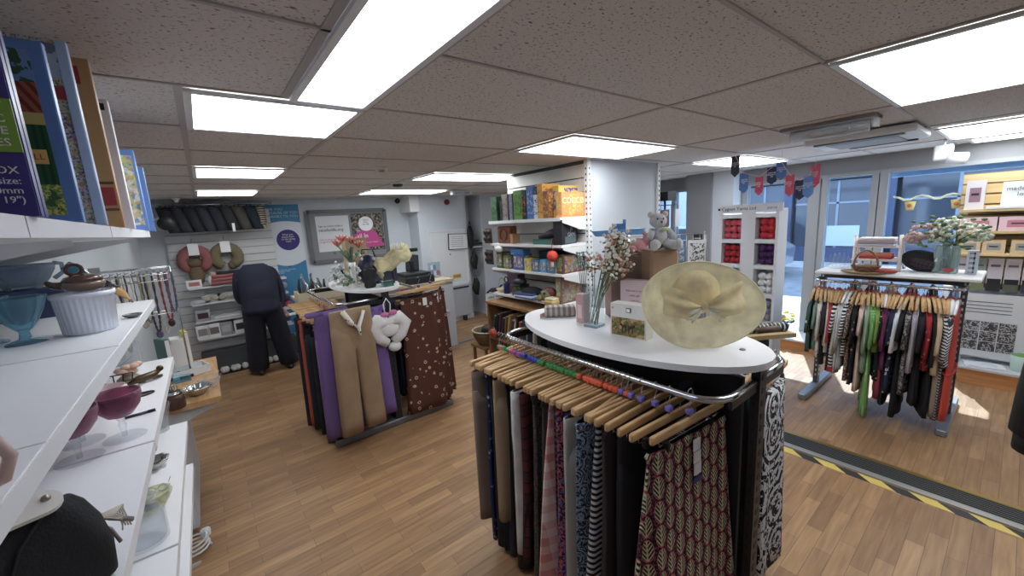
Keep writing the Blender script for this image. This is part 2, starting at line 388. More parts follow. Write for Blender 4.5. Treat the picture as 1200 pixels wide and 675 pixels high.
P=YP(467,236,6.7); t=thing('security_camera','small black dome security camera on the far wall under the ceiling','camera',(P.x,6.75,2.29))
part('mount',MB().box((0,.04,.015),(.12,.12,.03)),WHITE,t); part('dome',MB().ball((0,0,-.02),.05),mat((12,12,14),.15,name='dome_black'),t)
t=thing('exit_light','small white rectangular emergency light under the ceiling near the breast','light',tuple(ZP(540,226,CE-.04)))
part('body',MB().box((0,0,0),(.34,.1,.06),ch=.01),WHITE,t); part('lens',MB().box((0,-.052,-.005),(.28,.006,.035)),glassmat((230,235,240),.6),t)
# ---------------------------------------------------------------- column
cx0,cx1,cy0,cy1=2.80,3.87,2.42,3.62
struct('wall_column',MB().box2((cx0+.02,cy0,0),(cx1,cy1,CE)),mat((196,203,212),.65,name='column_paint'))
sl=MB(); z=CE-.03
while z>.1:
    sl.box2((cx0,cy0+.05,z-.118),(cx0+.022,cy1,z-.004)); z-=.125
SLAT=mat((214,212,206),.5,name='slat_board')
struct('wall_column_slats',sl,SLAT)
struct('trim_slat_groove',MB().box2((cx0+.012,cy0+.05,.05),(cx0+.021,cy1,CE)),mat((90,90,92),.8,name='groove'))
for x,y in ((cx0,cy0+.022),):
    m=MB(); m.box((x,y,CE/2),(.045,.045,CE)); p=struct('trim_column_upright',m,WHITE)
    s2=MB()
    for k in range(44): s2.box((x+.0,y-.024,.1+k*.05),(.01,.004,.018)); s2.box((x-.024,y,.1+k*.05),(.004,.01,.018))
    part('slots',s2,DGREY,p)
m=MB().box2((cx1-.02,cy0-.02,0),(cx1+.02,cy0+.02,CE)); p=struct('trim_column_upright_right',m,WHITE)
s2=MB()
for k in range(44): s2.box((cx1,cy0-.022,.1+k*.05),(.01,.004,.018))
part('slots',s2,DGREY,p)
# ---------------------------------------------------------------- shop front
HZ=2.15
struct('wall_front_header',MB().box2((XR,YB,HZ),(XR+.12,YF,CE)),GWALL)
struct('wall_front_end',MB().box2((XR,4.05,0),(XR+.12,YF,HZ)),WALL)
struct('wall_front_pier_grey',MB().box2((5.85,2.80,0),(XR+.12,3.17,CE)),mat((150,152,158),.7,name='pier_grey'))
struct('wall_front_pier_white',MB().box2((5.9,2.52,0),(XR+.12,2.80,CE)),mat((215,222,232),.7,name='pier_white'))
def mull(n,y0,y1,z0=0,z1=HZ,x0=6.14,x1=6.26): struct('trim_mullion_%d'%n,MB().box2((x0,y0,z0),(x1,y1,z1)),FR)
for i,(a,b) in enumerate(((1.60,1.72),(1.53,1.58),(1.06,1.12),(.98,1.05),(2.44,2.5),(3.17,3.22),(3.98,4.05),(3.52,3.58))): mull(i+1,a,b)
struct('trim_transom',MB().box2((6.15,-1.7,HZ-.04),(6.25,4.05,HZ)),FR)
struct('trim_sill',MB().box2((6.15,-1.7,.0),(6.25,1.0,.22)),FR)
struct('trim_sill_far',MB().box2((6.15,1.1,.0),(6.25,4.05,.07)),FR)
SG=glassmat((205,222,240),.1,.01,'shop_glass')
for i,(a,b,z0) in enumerate(((-1.7,.98,.22),(1.12,1.53,.07),(1.72,2.44,.07),(3.22,3.52,.07),(3.58,3.98,.07))):
    struct('window_%d'%(i+1),MB().box2((6.195,a,z0),(6.205,b,HZ-.04)),SG)
# timber display plinth
WOODL=pat('noise',(196,128,66),(220,158,92),scale=4,stretch=(1,.4,8),name='plinth_wood',rough=.45)
struct('trim_window_plinth',MB().box2((5.7,-1.7,0),(6.14,.98,.15)).box2((5.7,1.12,0),(6.14,2.5,.12)),WOODL)
struct('trim_plinth_top',MB().box2((5.68,-1.7,.15),(6.14,.98,.17)).box2((5.68,1.12,.12),(6.14,2.5,.14)),mat((205,208,212),.4,name='plinth_top'))
# threshold strip with hazard tape
t=thing('threshold_strip','ribbed metal threshold strip edged in brass across the wooden floor','threshold',(3.43,-.2,0))
part('ribbed_plate',MB().box((0,0,.004),(.16,3.2,.008)),mat((120,122,124),.35,.8,name='aluminium'),t)
m=MB()
for k in range(7): m.box((-.066+k*.022,0,.0095),(.009,3.2,.004))
part('ribs',m,mat((58,58,60),.6,name='rib_rubber'),t)
part('brass_edge',MB().box((.098,0,.005),(.036,3.2,.01)),mat((176,146,62),.35,.8,name='brass'),t)
part('grey_edge',MB().box((-.105,0,.004),(.05,3.2,.008)),mat((175,175,172),.4,.6,name='pale_aluminium'),t)
t=thing('hazard_tape','yellow and black striped hazard tape stuck beside the metal threshold','tape',(3.255,-.2,0))
ym=MB(); bm_=MB()
for k in range(26):
    y=-1.6+k*.125
    (ym if k%2 else bm_).prism([(-.033,y),(-.033,y+.125),(.033,y+.125+.08),(.033,y+.08)],.002)
part('yellow_stripes',ym,mat((232,205,80),.5,name='tape_yellow'),t); part('black_stripes',bm_,mat((40,42,48),.5,name='tape_black'),t)
# ---------------------------------------------------------------- street outside
struct('ground_pavement',MB().box2((6.32,-14,-.12),(9.2,22,-.02)),pat('noise',(170,170,166),(196,196,192),scale=3,name='pavement',rough=.9))
struct('ground_road',MB().box2((9.2,-14,-.22),(13.5,22,-.12)),pat('noise',(122,124,126),(142,144,146),scale=6,name='asphalt',rough=.9))
struct('ground_far_pavement',MB().box2((13.5,-14,-.12),(15,22,-.02)),pat('noise',(170,170,166),(196,196,192),scale=3,name='pavement',rough=.9))
NAVY=mat((44,50,68),.35,name='navy_shopfront'); NAVD=mat((22,28,48),.5,name='dark_interior')
t=thing('shop_building','navy blue shopfront with large windows and white lettering across the street','building',(15,1,-.02))
part('wall',MB().box2((0,-14,3.3),(.6,5.2,7)),mat((150,152,160),.8,name='render_wall'),t)
part('fascia',MB().box2((-.12,-14,2.45),(.5,5.2,3.3)),NAVY,t)
m=MB(); 
for y in (-14,-9,-6.2,-3.5,-1.2,1.2,3.6,4.95): m.box2((-.06,y,0),(.1,y+.22,2.45))
m.box2((-.06,-14,0),(.1,5.2,.45)); part('pilasters',m,mat((58,70,100),.35,name='blue_paint'),t)
part('shop_interior',MB().box2((.3,-14,0),(.6,5.2,2.45)),NAVD,t)
for a,b in ((-8.8,-6.3),(-6,-3.6),(-3.3,-1.3),(-1,1.1),(1.4,3.5),(3.8,5.0)):
    w=part('window',MB().box2((.02,a,.45),(.05,b,2.42)),mat((56,62,74),.06,name='street_glass',spec=.9),t)
    m=MB(); m.box2((-.01,a,1.75),(.02,b,1.8)); m.box2((-.01,(a+b)/2-.03,.45),(.02,(a+b)/2+.03,2.42)); part('glazing_bar',m,mat((136,144,158),.5,name='bar_blue'),w)
txt('lettering','LAUREN',.34,PAPER,t,(-.14,3.1,2.62),(PI/2,0,-PI/2),'CENTER',.01)
part('display_panel',MB().box2((-.02,-3.0,.7),(.0,-2.2,2.2)),mat((170,182,200),.5,name='poster_pale'),t)
part('display_card',MB().box2((-.02,1.9,.5),(.0,3.0,1.1)),mat((190,200,222),.5,name='poster_lilac'),t)
t=thing('shop_building','pale shopfront with a blue and pink awning across the street','building',(15,11,-.02))
part('wall',MB().box2((0,-4.7,0),(.6,9,7)),mat((196,200,206),.8,name='pale_render'),t)
part('awning',MB().prism([(-1.1,2.3),(0,3.0),(0,2.3)],7,M=Matrix.Translation((0,5,0))@Matrix.Rotation(PI/2,4,'X')),mat((92,128,196),.7,name='awning_blue'),t)
part('awning_valance',MB().box2((-1.13,-2,2.1),(-1.09,5,2.32)),mat((222,160,176),.7,name='awning_pink'),t)
for a in (-1.8,.4,2.6): part('window',MB().box2((-.03,a,.5),(0,a+1.7,2.05)),mat((84,130,170),.1,name='blue_glass'),t)
t=thing('parked_car','silver hatchback parked on the street beyond the narrow window','car',(12.2,5.9,-.12),rz=PI/2)
prof=[(-2,.3),(-2.05,.75),(-1.75,.95),(-1.2,1.02),(-.6,1.42),(.75,1.45),(1.5,1.05),(2.0,.95),(2.05,.35)]
part('body',MB().prism(prof,1.66,M=Matrix.Translation((0,.83,0))@Matrix.Rotation(PI/2,4,'X')),mat((170,176,186),.25,.6,name='car_silver',coat=.5),t)
m=MB(); m.prism([(-1.1,1.03),(-.55,1.36),(.7,1.38),(1.3,1.05)],1.68,M=Matrix.Translation((0,.84,0))@Matrix.Rotation(PI/2,4,'X')); part('side_windows',m,mat((20,26,36),.08,name='car_glass'),t)
for x in(-1.3,1.3):
    for y in(-.74,.74): part('wheel',MB().tube([(x,y-.1,.31),(x,y+.1,.31)],.31,20),BLACK,t)
struct('trim_outer_pale_strip',MB().box2((6.3,-1.7,2.06),(6.4,.98,2.12)),mat((190,220,245),.5,name='pale_blue_strip'))  # plain pale blue strip outside, running along the head of the large window
# ---------------------------------------------------------------- light
w=bpy.data.worlds.new('World'); sc.world=w; w.use_nodes=True; bg=w.node_tree.nodes['Background']
bg.inputs[0].default_value=(.74,.85,1,1); bg.inputs[1].default_value=2.4
sd=bpy.data.lights.new('sun','SUN'); sd.energy=9; sd.angle=.01; sd.color=(1,.95,.87); so=bpy.data.objects.new('sun',sd); COL.objects.link(so)
so.rotation_euler=Vector((-.75,-.3,-1)).to_track_quat('-Z','Y').to_euler()
vs=sc.view_settings; vs.view_transform='Standard'; vs.look='None'; vs.gamma=1; vs.use_curve_mapping=False; vs.exposure=1.12
# ================================================================ RACKS, HANGERS, CLOTHES
HWOOD=pat('noise',(196,150,92),(222,182,124),scale=6,stretch=(2,14,14),name='hanger_wood',rough=.45)
def slotted_post(m,s,x,y,z0,z1,w=.06,d=.03):
    m.box2((x-w/2,y-d/2,z0),(x+w/2,y+d/2,z1))
    z=z0+.08
    while z<z1-.05:
        for sy in(-1,1):
            s.box2((x-.011,y+sy*d/2-.002,z),(x+.011,y+sy*d/2+.002,z+.022))
        s.box2((x-w/2-.002,y-.006,z),(x+w/2+.002,y+.006,z+.022)); z+=.05
def ellipse(a,b,n=48): return [(a*math.cos(2*PI*k/n),b*math.sin(2*PI*k/n)) for k in range(n)]
def rail_path(sx,r,hl,z,c=.11):
    P=[(sx*.03,-hl,z),(sx*(r-c),-hl,z)]
    for k in range(1,7):
        a=k/6*PI/2; P.append((sx*(r-c+c*math.sin(a)),-hl+c-c*math.cos(a),z))
    n=8
    for k in range(1,n): P.append((sx*r,-hl+c+(2*hl-2*c)*k/n,z))
    for k in range(0,7):
        a=k/6*PI/2; P.append((sx*(r-c+c*math.cos(a)),hl-c+c*math.sin(a),z))
    P.append((sx*.03,hl,z)); return P
def gondola(x,y,hl,r,label,top_r,rz=0,zr=1.22,zt=1.3,fl=1.14):
    t=thing('clothes_rack',label,'clothes rack',(x,y,0),rz)
    for sy in(-1,1):
        m=MB(); s=MB(); slotted_post(m,s,0,sy*hl,.04,zt-.012); p=part('post',m,DGREY,t); part('slots',s,mat((20,20,22),.5,name='slot_dark'),p)
        part('foot',MB().box((0,sy*hl,.03),(fl,.06,.06),ch=.008),mat((118,120,126),.4,.5,name='foot_grey'),t)
    part('base_bar',MB().box((0,0,.07),(.05,2*hl,.06)),DGREY,t)
    part('centre_panel',MB().box((0,0,.66),(.02,2*hl-.1,1.1)),mat((34,34,40),.8,name='rack_panel'),t)
    for sx in(-1,1):
        part('rail',MB().tube(rail_path(sx,r,hl,zr),.0125,10),CHROME,t)
        for sy in(-1,1): part('bracket',MB().box((sx*(r-.06)/2,sy*(hl-.0),zr-.025),(r-.1,.012,.03)),DGREY,t)
    part('table_top',MB().prism(ellipse(*top_r),.025,M=Matrix.Translation((0,0,zt-.025))),WHITEP,t)
    part('screw_cap',MB().lathe([(.012,0),(.009,.004)],12,c=(.05,-top_r[1]+.12,zt)),GREY,t)
    return t
gondola(1.53,1.13,.59,.31,'near rack of skirts and trousers with white oval top carrying the straw hat',(.33,.63),fl=.6)
gondola(1.22,4.06,.60,.42,'farther oval topped rack of purple and khaki trousers in the middle of the shop',(.29,.62))
# hanger kinds (hung by the hook at the origin, bar along x)
def hook(m,h=.085):
    P=[(0,0,-h),(0,0,-.03)]
    for k in range(9):
        a=-PI/2+ (PI*1.35)*k/8; P.append((.018*math.cos(a)*1.0,0,.0+.018*math.sin(a)-.0))
    P=[(0,0,-h),(0,0,-.035),(.008,0,-.02),(.017,0,-.006),(.016,0,.008),(.006,0,.0175),(-.006,0,.0165),(-.015,0,.008)]
    m.tube(P,.0018,6)
def clip_hanger(label,size=(40,150,70)):
    t=thing('clip_hanger',label,'hanger'); m=MB(); hook(m,.09); part('hook',m,CHROME,t)
    m=MB(); m.box((-.105,0,-.103),(.215,.016,.028),M=Matrix.Rotation(.0,4,'Y'),ch=.004); m.box((.105,0,-.103),(.215,.016,.028),ch=.004)
    part('wooden_bar',m,HWOOD,t)
    part('size_cube',MB().box((0,0,-.066),(.024,.024,.02),ch=.004),mat(size,.4,name='size_cube'),t)
    m=MB(); m.tube([(-.17,0,-.115),(-.17,0,-.137),(.17,0,-.137),(.17,0,-.115)],.0022,6); part('clip_rod',m,CHROME,t)
    for s in(-1,1): part('clip',MB().box((s*.13,0,-.15),(.022,.022,.04),ch=.004),mat((60,62,66),.3,.7,name='clip_metal'),t)
    return t
def shaped_hanger(label,m_=None,size=(200,60,60)):
    t=thing('coat_hanger',label,'hanger'); m=MB(); hook(m,.07); part('hook',m,CHROME,t)
    m=MB()
    for s in(-1,1): m.tube([(0,0,-.072),(s*.05,0,-.078),(s*.12,0,-.105),(s*.195,0,-.145)],[.011,.012,.011,.008],8)
    part('arms',m,m_ or HWOOD,t); part('size_cube',MB().box((0,0,-.055),(.014,.014,.012)),mat(size,.4,name='size_cube'),t)
    return t
# ---- garments, origin at the top middle, width along x
def wave(k,n,i,m,seed,amp):
    u=2*PI*k/n; g=(i/(m-1))
    return amp*(.25+g)*(math.sin(5*u+seed)+.6*math.sin(8*u+seed*1.7)+.5*math.sin(3*u+seed*.6+g*2))
def skirt_mesh(wt,wb,L,t=.03,amp=.008,seed=0,tb=None,m=12,n=44,curve=1.0):
    tb=tb or t*1.6; R=[]
    for i in range(m):
        g=i/(m-1); w=(wt+(wb-wt)*g**curve)/2; th=(t+(tb-t)*g)/2; ring=[]
        for k in range(n):
            u=2*PI*k/n; c,s=math.cos(u),math.sin(u)
            x=w*math.copysign(abs(c)**.6,c); y=th*math.copysign(abs(s)**.7,s)+wave(k,n,i,m,seed,amp)*abs(s)**.3
            ring.append((x+.006*math.sin(seed+g*5),y,-L*g+.006*g*math.sin(4*u+seed)))
        R.append(ring)
    return MB().loft(R)
def trouser_mesh(w,L,t=.035,seed=0,flare=1.0,spread=.02):
    mb=MB(); R0=[]
    for g,th in ((0,1),(.05,1.02),(.15,1.1),(.25,1.15),(.31,.7),(.34,.2)): R0.append([(w*.5*(1+.03*min(1,g*5))*math.copysign(abs(math.cos(2*PI*k/32))**.6,math.cos(2*PI*k/32)),t*.5*th*math.copysign(abs(math.sin(2*PI*k/32))**.8,math.sin(2*PI*k/32))+.002*math.sin(6*2*PI*k/32+seed),-L*g) for k in range(32)])
    mb.loft(R0)
    for s in(-1,1):
        R=[]
        for i in range(10):
            g=i/9; ww=w*(.265-.02*g+.05*(flare-1)*g*3); th=(t*.3 if i==0 else t*.6)+.01*g; ring=[]
            for k in range(24):
                u=2*PI*k/24; c,q=math.cos(u),math.sin(u)
                x=s*(w*.25+spread*g)+ww*math.copysign(abs(c)**.7,c); y=th*q+.004*math.sin(3*u+seed+g*3)+.004*s
                ring.append((x,y,-L*.12-(L*.88)*g))
            R.append(ring)
        mb.loft(R)
    return mb
def top_mesh(L,w=.40,sleeve=.25,t=.05,seed=0,amp=.006,flare=1.15,neck=.07):
    R=[]; n=40; rows=[(0,neck,.6),(-.018,.10,.8),(-.05,.165,1),(-.075,w*.48,1)]
    for z,h,tt in rows: R.append([(h*math.copysign(abs(math.cos(2*PI*k/n))**.7,math.cos(2*PI*k/n)),t*.5*tt*math.sin(2*PI*k/n),z-(.02 if abs(math.cos(2*PI*k/n))<.5 and z==0 else 0)) for k in range(n)])
    for i in range(1,10):
        g=i/9; h=w*.46*(1-.08*math.sin(PI*min(1,g*1.6))*(1 if g<.6 else .3))*(1+(flare-1)*g); ring=[]
        for k in range(n):
            u=2*PI*k/n; c,s=math.cos(u),math.sin(u)
            ring.append((h*math.copysign(abs(c)**.65,c)+.005*math.sin(seed+6*g),t*(.5+.15*g)*math.copysign(abs(s)**.8,s)+wave(k,n,i,10,seed,amp)*.8,-.075-(L-.075)*g))
        R.append(ring)
    mb=MB().loft(R)
    if sleeve>0:
        for s in(-1,1):
            P=[(s*w*.40,0,-.06),(s*w*.49,0,-.085),(s*(w*.52+.02),0,-.085-sleeve*.4),(s*(w*.53+.03),.004,-.085-sleeve*.7),(s*(w*.53+.035),.006,-.085-sleeve)]
            rings=[]
            for j,p in enumerate(P):
                hw=[.045,.06,.055,.05,.05][j]; rings.append([(p[0]+hw*math.cos(2*PI*k/16),p[1]+t*.42*math.sin(2*PI*k/16)+.003*math.sin(3*2*PI*k/16+seed),p[2]+(.035*math.cos(2*PI*k/16)*-s if j<2 else 0)) for k in range(16)])
            mb.loft(rings)
    return mb
def tag_on(parent,x,y,z,n=1,w=.03,h=.05): part('price_tag',MB().box((x,y,z),(w,.002,h)),PAPER,parent)
# ------------------------------------------------ NEAR RACK, rail facing the shop
K=(18,18,22)
f_blue=pat('floral',(30,44,86),(120,140,180),(200,205,220),26,'blue_floral'); f_batik=pat('mandala',(30,44,74),(150,170,190),None,17,'blue_batik')
f_bur=pat('tartan',(88,34,38),(30,22,26),(52,30,34),18,'burgundy_check'); f_ging=pat('check',(240,214,208),(222,140,134),None,13,'pink_gingham')
f_twd=pat('speckle',(62,58,54),(88,84,78),None,60,'tweed'); f_leaf=pat('leaf',(206,96,118),(204,198,158),(150,70,86),19,'leaf_print')
f_zig=pat('stripe',(28,26,30),(190,188,190),None,42,'striped'); f_red=pat('speckle',(52,30,44),(190,80,100),(90,100,150),45,'red_print')
near=[ # y, kind, material, label, L, width, cube, zig
 (1.735,'t',mat((128,112,98),.9,name='taupe'),'taupe casual trousers',.86,.40,(40,150,70)),
 (1.69,'s',f_blue,'navy skirt with small blue flowers',1.0,.30,(40,150,70)),
 (1.655,'t',mat(K,.9,name='black_cloth'),'plain black trousers next to blue floral skirt',1.02,.28,(40,150,70)),
 (1.605,'s',mat((26,30,46),.9,name='midnight'),'midnight blue long skirt',1.02,.27,(216,70,120)),
 (1.56,'t',mat((150,124,92),.9,name='khaki'),'khaki tan trousers between dark clothes',.78,.36,(216,70,120)),
 (1.515,'s',mat((20,22,34),.9,name='blue_black'),'blue black straight skirt',1.0,.27,(40,60,190)),
 (1.47,'t',mat(K,.8,name='black_cloth2'),'black trousers behind the cream pair',1.04,.27,(40,60,190)),
 (1.425,'s',pat('crack',(14,14,16),(60,60,66),None,40,'lace',thr=.08),'black lace skirt',.98,.28,(40,60,190)),
 (1.375,'t',pat('noise',(218,214,206),(196,192,186),scale=9,name='cream_cloth'),'cream white trousers in the middle',.84,.40,(40,150,70)),
 (1.335,'s',f_bur,'burgundy black checked skirt',.86,.38,(40,150,70)),
 (1.285,'s',f_twd,'dark grey tweed skirt',1.0,.33,(40,150,70)),
 (1.24,'s',mat((66,62,60),.95,name='charcoal_wool'),'charcoal wool skirt beside pink gingham',1.02,.3,(40,150,70)),
 (1.185,'d',f_ging,'pink and white gingham tiered skirt',.98,.40,(40,150,70)),
 (1.14,'s',pat('stripe',(24,22,26),(90,60,56),None,34,'dark_stripe'),'black skirt with brown stripes',.9,.31,(240,90,40)),
 (1.10,'s',f_red,'plum red speckled print skirt',1.0,.36,(240,90,40)),
 (1.06,'s',mat((30,50,150),.8,name='royal_blue'),'royal blue skirt',.92,.33,(240,90,40)),
 (1.02,'t',mat((160,154,144),.9,name='stone'),'stone grey straight trousers',1.03,.40,(240,90,40)),
 (.965,'s',f_batik,'blue and white batik print skirt',1.0,.40,(240,90,40)),
 (.915,'d',f_zig,'black and white zigzag striped skirt',.98,.38,(120,110,200)),
 (.87,'s',mat((58,46,50),.9,name='plum_brown'),'dark plum brown skirt',1.0,.34,(120,110,200)),
 (.825,'t',mat((30,28,34),.9,name='ink_cloth'),'black evening trousers next to the leaf skirt',1.02,.27,(120,110,200)),
]
hz=1.22-.004
hcache={}
def place_hanger(x,y,z,rz,cube,label,group):
    k=tuple(cube)
    if k not in hcache: hcache[k]=clip_hanger(label,cube); h=hcache[k]; h.location=(x,y,z); h.rotation_euler=(0,0,rz); h['group']=group; return h
    return dup(hcache[k],(x,y,z),rz,label,group)
G1='skirts and trousers on the near rack'; GH='wooden clip hangers on the near rack'
for i,(y,kd,m_,lb,L,w,cube) in enumerate(near):
    rz=.12-.16*i/20+.04*math.sin(i*.7); x=1.53-.31
    place_hanger(x,y,hz,rz,cube,'wooden clip hanger holding the '+lb,GH)
    zt=1.22-.165
    if kd=='t': mb=trouser_mesh(w*1.05,L,.05,i)
    elif kd=='s': mb=skirt_mesh(w,w*1.18,L,.03,.008,i*1.3,.06)
    else: mb=skirt_mesh(w*.75,w*1.45,L,.03,.009,i*1.3,.075)
    o=solo('trousers' if kd=='t' else 'skirt',mb,m_,lb+' hanging on the near rack','trousers' if kd=='t' else 'skirt',(x,y,zt+.012),rz,G1)
    part('waistband',skirt_mesh(w*(.75 if kd=='d' else 1)*1.02,w*(.75 if kd=='d' else 1)*1.02,.04,.03,.002,i,.032,3,30),m_,o)
# extra bare hangers between them
for i,y in enumerate((1.715,1.63,1.58,1.535,1.445,1.40,1.31,1.26,1.21,1.16,1.08,1.04,.99,.94,.89)):
    place_hanger(1.22,y,hz,rnd.uniform(-.1,.2),near[min(20,i+3)][6],'empty wooden clip hanger wedged between the hung clothes on the near rack',GH)
# the leaf print skirt at the front, facing the camera
rz=-.08
lh=place_hanger(1.255,.655,hz,rz,(120,110,200),'wooden clip hanger holding the pink leaf print skirt',GH)
place_hanger(1.225,.715,hz,-.06,(120,110,200),'foremost empty wooden clip hanger behind the leaf print skirt',GH)
place_hanger(1.225,.77,hz,-.02,(120,110,200),'empty wooden clip hanger two places behind the leaf skirt',GH)
o=solo('skirt',skirt_mesh(.45,.70,.98,.03,.012,2.2,.11,16,64,1.1),f_leaf,'long pink and olive leaf print skirt with white tags, front of the near rack','skirt',(1.262,.66,1.068),-.1,G1)
part('waistband',skirt_mesh(.455,.46,.03,.034,.001,2,.036,3,40),f_leaf,o)
for k in range(3): part('price_tag',MB().box((.0+.004*k,-.032,-.035-k*.048),(.04,.003,.044)),PAPER,o)
part('size_ticket',MB().box((.012,-.032,-.175),(.05,.003,.02)),mat((60,60,130),.5,name='ticket_blue'),o)
# things hung deeper inside, dark
far_side=[(1.66,(70,66,74),'long grey brown coat'),(1.52,(24,24,30),'black long dress'),(1.38,(96,60,60),'rust red skirt'),(1.24,(40,48,70),'slate blue skirt'),(1.10,(26,24,30),'soft black skirt'),(.98,(120,110,104),'mushroom skirt'),(.86,(34,30,52),'dark aubergine skirt')]
for i,(y,c,lb) in enumerate(far_side):
    place_hanger(1.84,y,hz,rnd.uniform(-.1,.1),(216,70,120),'wooden clip hanger holding the '+lb+' on the far rail','clip hangers on the far rail of the near rack')
    solo('skirt',skirt_mesh(.32,.36,.9,.03,.006,i,.05),mat(c,.9,name='cloth_%d'%i),lb+' on the far rail of the near rack','skirt',(1.84,y,1.067),rnd.uniform(-.1,.1),'skirts on the far rail of the near rack')
f_bw=pat('mandala',(22,22,26),(205,205,208),None,5,'mandala_print'); f_bw2=pat('crack',(20,20,24),(210,210,212),None,26,'black_white_print',thr=.09)
for y,m_,lb,L,w in ((.74,f_bw2,'black skirt with white geometric print behind the circle print one',.80,.34),(.60,f_bw,'black and white skirt with large circle motifs at the near rack corner',.86,.34),(.67,mat((18,42,38),.8,name='bottle_green'),'dark bottle green skirt with ragged hem under the black white skirts',.98,.3)):
    place_hanger(1.86,y,hz,.1,(216,70,120),'wooden clip hanger holding the '+' '.join(lb.split()[:7]),'clip hangers on the far rail of the near rack')
    solo('skirt',skirt_mesh(w,w*1.15,L,.03,.012,y*9,.08),m_,lb,'skirt',(1.87,y,1.067),.1,'black and white skirts on the near rack')
# jeans and red garment hung inside by the post
solo('jeans',trouser_mesh(.26,.44,.04,1),mat((44,54,76),.9,name='denim'),'folded dark blue denim piece hanging inside the near rack beside the slotted post','jeans',(1.56,.80,1.14),.1)
solo('skirt',skirt_mesh(.2,.24,.5,.03,.006,3,.05),mat((120,24,34),.9,name='dark_red'),'dark red skirt low inside the near rack behind the leaf print skirt','skirt',(1.40,.84,.98),0)
# ------------------------------------------------ FAR RACK
G2='trousers and skirts on the farther rack'; xl,xr=1.22-.42,1.22+.42
fr=[(4.35,'t',(22,24,34),'black jeans farthest along the left rail',1.0,.34,.0),(4.2,'t',(46,56,70),'dark denim jeans near the back of the left rail',1.02,.34,.1),(4.05,'t',(24,26,40),'navy trousers left of the orange pair',1.06,.46,.0),
 (3.9,'t',(186,74,48),'bright orange red trousers',1.0,.46,.05),(3.8,'t',(28,32,46),'navy trousers between the orange and lilac pairs',1.0,.40,0),(3.7,'t',(22,24,30),'black trousers behind the lilac pair',1.02,.34,.1),
 (3.6,'t',(134,108,168),'lilac purple trousers with wide legs',1.05,.33,.2),(3.53,'t',(150,124,98),'light khaki trousers folded behind the front pair',.95,.36,.2)]
for i,(y,kd,c,lb,L,w,rz) in enumerate(fr):
    x=xl+rnd.uniform(-.02,.02)
    place_hanger(x,y,hz,rz,[(216,70,40),(40,60,190)][i%2],'wooden clip hanger holding the '+lb,'clip hangers on the farther rack')
    o=solo('trousers',trouser_mesh(w,L,.04,i,1.1),mat(c,.9,name='cloth_f%d'%i),lb+' on the farther rack','trousers',(x,y,1.067),rz,G2)
    part('waistband',skirt_mesh(w*1.02,w*1.02,.04,.044,.002,i,.046,3,30),mat(c,.9,name='cloth_f%d'%i),o)
for i in range(12): place_hanger(xl,4.5-i*.085,hz,rnd.uniform(-.15,.15),(190,150,90),'empty wooden clip hanger on the left rail of the farther rack','spare hangers on the farther rack')
purple=mat((122,92,162),.85,name='purple_cloth')
o=solo('trousers',trouser_mesh(.24,1.10,.05,2,1.3,.01),purple,'long lilac purple trousers at the front left of the farther rack','trousers',(.74,3.46,1.2),.1,G2)
part('waistband',skirt_mesh(.37,.37,.04,.05,.002,2,.05,3,30),purple,o)
kh=pat('noise',(152,124,94),(166,138,106),scale=5,name='khaki_linen')
o=solo('trousers',trouser_mesh(.34,1.05,.06,4,1.15,.02),kh,'khaki trousers with a patterned scarf at the waist, front of the farther rack','trousers',(.87,3.32,1.2),.1,G2)
part('scarf',MB().tube([(-.08,-.05,0),(-.03,-.055,-.10),(.03,-.05,-.16),(.09,-.05,-.02)],[.02,.024,.02,.014],8),pat('floral',(230,225,215),(120,70,60),(60,60,70),30,'scarf'),o)
part('scarf_tail',MB().tube([(.03,-.055,-.14),(.04,-.06,-.22)],[.018,.008],8),pat('floral',(230,225,215),(120,70,60),(60,60,70),30,'scarf'),o)
o=solo('trousers',trouser_mesh(.24,1.0,.05,5,1.2,.03),purple,'purple trousers right of the khaki pair on the farther rack','trousers',(1.04,3.42,1.17),-.05,G2)
part('waistband',skirt_mesh(.31,.31,.04,.05,.002,2,.05,3,30),purple,o)
f_br=pat('floral',(92,50,38),(206,176,150),(70,36,30),15,'brown_floral')
for x,y,rz,w,lb in ((1.52,3.40,.0,.36,'rust brown skirt with cream flowers at the front right of the farther rack'),(1.70,3.52,.35,.36,'second rust brown cream floral skirt just behind the front one')):
    o=solo('skirt',skirt_mesh(w,w*1.25,1.10,.04,.014,x*3,.10,14,56),f_br,lb,'skirt',(x,y,1.19),rz,G2)
    part('waistband',skirt_mesh(w*1.02,w*1.02,.03,.05,.001,2,.05,3,30),f_br,o)
    part('price_tag',MB().box((.03,-.04,-.05),(.04,.003,.07)),PAPER,o)
    place_hanger(x,y,1.35,rz,(90,60,140),'wooden clip hanger holding the '+' '.join(lb.split()[:7]),'clip hangers on the farther rack')
for i,(y,c,lb) in enumerate(((3.66,(70,66,60),'olive grey trousers on the right rail'),(3.8,(30,34,60),'dark blue jeans on the right rail'),(3.95,(90,70,60),'cocoa trousers on the right rail'),(4.1,(26,28,34),'black trousers on the right rail'))):
    place_hanger(xr,y,hz,.1,(216,70,40),'wooden clip hanger holding the '+lb,'clip hangers on the farther rack')
    solo('trousers',trouser_mesh(.36,1.02,.04,i+7),mat(c,.9,name='cloth_r%d'%i),lb+' of the farther rack','trousers',(xr,y,1.067),.1,G2)
for x,y,c,lb in ((1.13,3.56,(24,24,28),'black trousers hanging beside the post of the farther rack'),(1.30,3.62,(28,40,70),'indigo jeans with turned up hems behind the white plush item')):
    solo('trousers',trouser_mesh(.2,.98,.05,x),mat(c,.9,name='cloth_m%d'%int(x*10)),lb,'trousers',(x,y+.1,1.16),0,G2)
